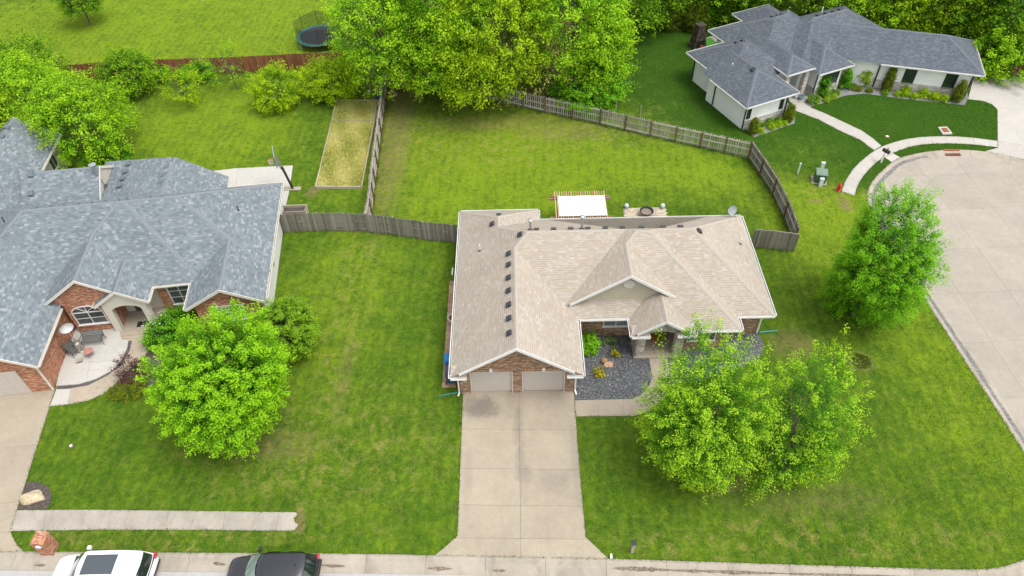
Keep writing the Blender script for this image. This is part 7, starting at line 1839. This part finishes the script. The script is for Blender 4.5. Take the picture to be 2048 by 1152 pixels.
BEDS = [[(1147.5, 801), (1261, 798), (1289, 783), (1303.6, 756), (1297.5, 716), (1300, 660), (1150, 660)], [(1334.8, 716), (1338, 744), (1342, 770), (1400, 762), (1470, 742), (1510, 723), (1526, 706), (1529, 692), (1524, 680), (1516, 668), (1515, 655), (1340, 660)], [(1486, 256), (1508.7, 274.6), (1589, 247), (1590, 222), (1575, 205)], [(1586, 190), (1607, 204), (1621, 215), (1690, 191.5), (1727.6, 187.4), (1827, 200), (1929.4, 210.3), (1936, 196), (1930, 150), (1700, 120)], [(48, 968), (60, 964), (80, 965), (95, 972), (103, 985), (102, 1003), (95, 1017), (36, 1020), (40, 1000)], [(470, 865), (485, 853), (505, 850), (517, 862), (516, 880), (505, 892), (488, 897), (474, 890)], [(222, 790), (250, 782), (300, 775), (330, 760), (345, 690), (330, 640), (545, 640), (540, 600), (300, 640), (298, 690), (281, 722), (255, 748), (232, 772)]]
EX += [xy(PP(b)) for b in BEDS]
def outside(x, y):
    k = pip(x, y, xy(lawn_pts))
    for e in EX: k &= ~pip(x, y, e)
    return k
def blades(rng, x, y, h, w):
    n = len(x); th = rng.uniform(0, 2 * np.pi, n); ln = rng.uniform(.2, .9, n) * h; dx, dy = np.cos(th), np.sin(th); b = np.stack([x, y, np.full(n, -.005)], 1)
    side = np.stack([-dy, dx, np.zeros(n)], 1) * (w * .5)[:, None]; tip = b + np.stack([dx * ln, dy * ln, h], 1); mid = b + np.stack([dx * ln * .35, dy * ln * .35, h * .6], 1)
    return np.stack([b - side, b + side, mid * .4 + tip * .6 + side * .7, tip], 1)
rng = np.random.default_rng(99)
n = 420000
u, v = rng.random(n) * 2100 - 26, rng.random(n) ** .8 * 1160
vx = (RIGHT.x * (u - 1024) + DOWN.x * (v - 576)) / F_PX + FWD.x; vy = (RIGHT.y * (u - 1024) + DOWN.y * (v - 576)) / F_PX + FWD.y; vz = (RIGHT.z * (u - 1024) + DOWN.z * (v - 576)) / F_PX + FWD.z
tt = -CAM_H / vz; x, y = vx * tt, vy * tt; k = outside(x, y); x, y = x[k], y[k]
dist = np.sqrt(x ** 2 + y ** 2 + CAM_H ** 2) / 45
patch = .5 + .5 * np.sin(x * .9 + 1.3 * np.sin(y * .7)) * np.sin(y * 1.1 + 1.7 * np.sin(x * .5))
V = blades(rng, x, y, rng.uniform(.015, .05, len(x)) * dist * (.7 + .5 * patch), rng.uniform(.02, .045, len(x)) * dist)
g = link('grass', quads_mesh('grass', V, .42 + rng.normal(size=len(x)) * .17 + .10 * (patch - .5), M['lawn'])); tag(g, 'short green mown grass covering the lawns', 'grass', kind='stuff')
# dry grass standing in the raised bed
w0 = rng.random((26000, 2)); pts = np.array([[gb[0].x, gb[0].y], [gb[1].x, gb[1].y], [gb[2].x, gb[2].y], [gb[3].x, gb[3].y]])
q = ((1 - w0[:, :1]) * pts[0] + w0[:, :1] * pts[1]) * (1 - w0[:, 1:]) + ((1 - w0[:, :1]) * pts[3] + w0[:, :1] * pts[2]) * w0[:, 1:]
V = blades(rng, q[:, 0], q[:, 1], rng.uniform(.05, .22, len(q)), rng.uniform(.02, .05, len(q))); V[:, :, 2] += .11
pz = np.sin(q[:, 0] * 2.1) * np.sin(q[:, 1] * .9 + q[:, 0]) 
dg = link('dry_grass', quads_mesh('dry_grass', V, .36 + rng.normal(size=len(q)) * .25 - .40 * pz, LEAF['dry'])); tag(dg, 'dry yellow grass and weeds growing in the raised bed', 'dry grass', kind='stuff')
# shaggy uncut tuft round the street tree's foot and along fences
def tufts(px, py, r, n_, h, label, kind='grass', shift=-.1):
    c = P(px, py); a = rng.uniform(0, 6.283, n_); rr = np.sqrt(rng.random(n_)) * r; V = blades(rng, rr * np.cos(a), rr * np.sin(a), rng.uniform(.4, 1, n_) * h, np.full(n_, .035))
    o = link('grass_tuft', quads_mesh('grass_tuft', V, .4 + shift + rng.normal(size=n_) * .15, LEAF[kind]), None, loc=(c.x, c.y, 0)); tag(o, label, 'grass', kind='stuff')
tufts(1722, 723, .6, 420, .22, 'shaggy uncut grass mound on the lawn below the deep green tree')
def edge_grass(lines, n_per, h, label, spread=.10, kind='grass', shift=-.05):
    Q = []
    for pts in lines:
        for a, b in zip(pts, pts[1:]):
            L = math.hypot(b[0] - a[0], b[1] - a[1]); k = int(L * n_per); t = rng.random(k); Q.append(np.stack([a[0] + (b[0] - a[0]) * t + rng.normal(size=k) * spread, a[1] + (b[1] - a[1]) * t + rng.normal(size=k) * spread], 1))
    Q = np.concatenate(Q); V = blades(rng, Q[:, 0], Q[:, 1], rng.uniform(.4, 1, len(Q)) * h, np.full(len(Q), .03))
    o = link('edge_grass', quads_mesh('edge_grass', V, .42 + shift + rng.normal(size=len(Q)) * .16, LEAF[kind])); tag(o, label, 'grass', kind='stuff')
cl = lambda p: xy(p) + xy(p)[:1]
edge_grass([dr_poly[:6], dr_poly[7:], xy(fw)[3:9], xy(sp_), xy(ld)[:6], cl(wpoly), cl(so + si[::-1]), xy(kerb_line), xy(lwp)[5:]], 46, .10, 'grass creeping over the edges of drives, walks and kerbs', .035)
fl = [G((562, 465), (640, 461), (735, 463), (850, 479), (921, 486)), G((738, 462), (750, 370), (770, 210), (776, 170)), G((778, 172), (925, 186), (1090, 225), (1300, 273), (1497, 317)), G((1497, 317), (1545, 390), (1587, 490)), G((1502, 493.5), (1586, 503)), G((-40, 176), (210, 157), (470, 146), (735, 134))]
edge_grass([xy(f) for f in fl], 60, .28, 'longer uncut grass along the foot of the fences', .12)
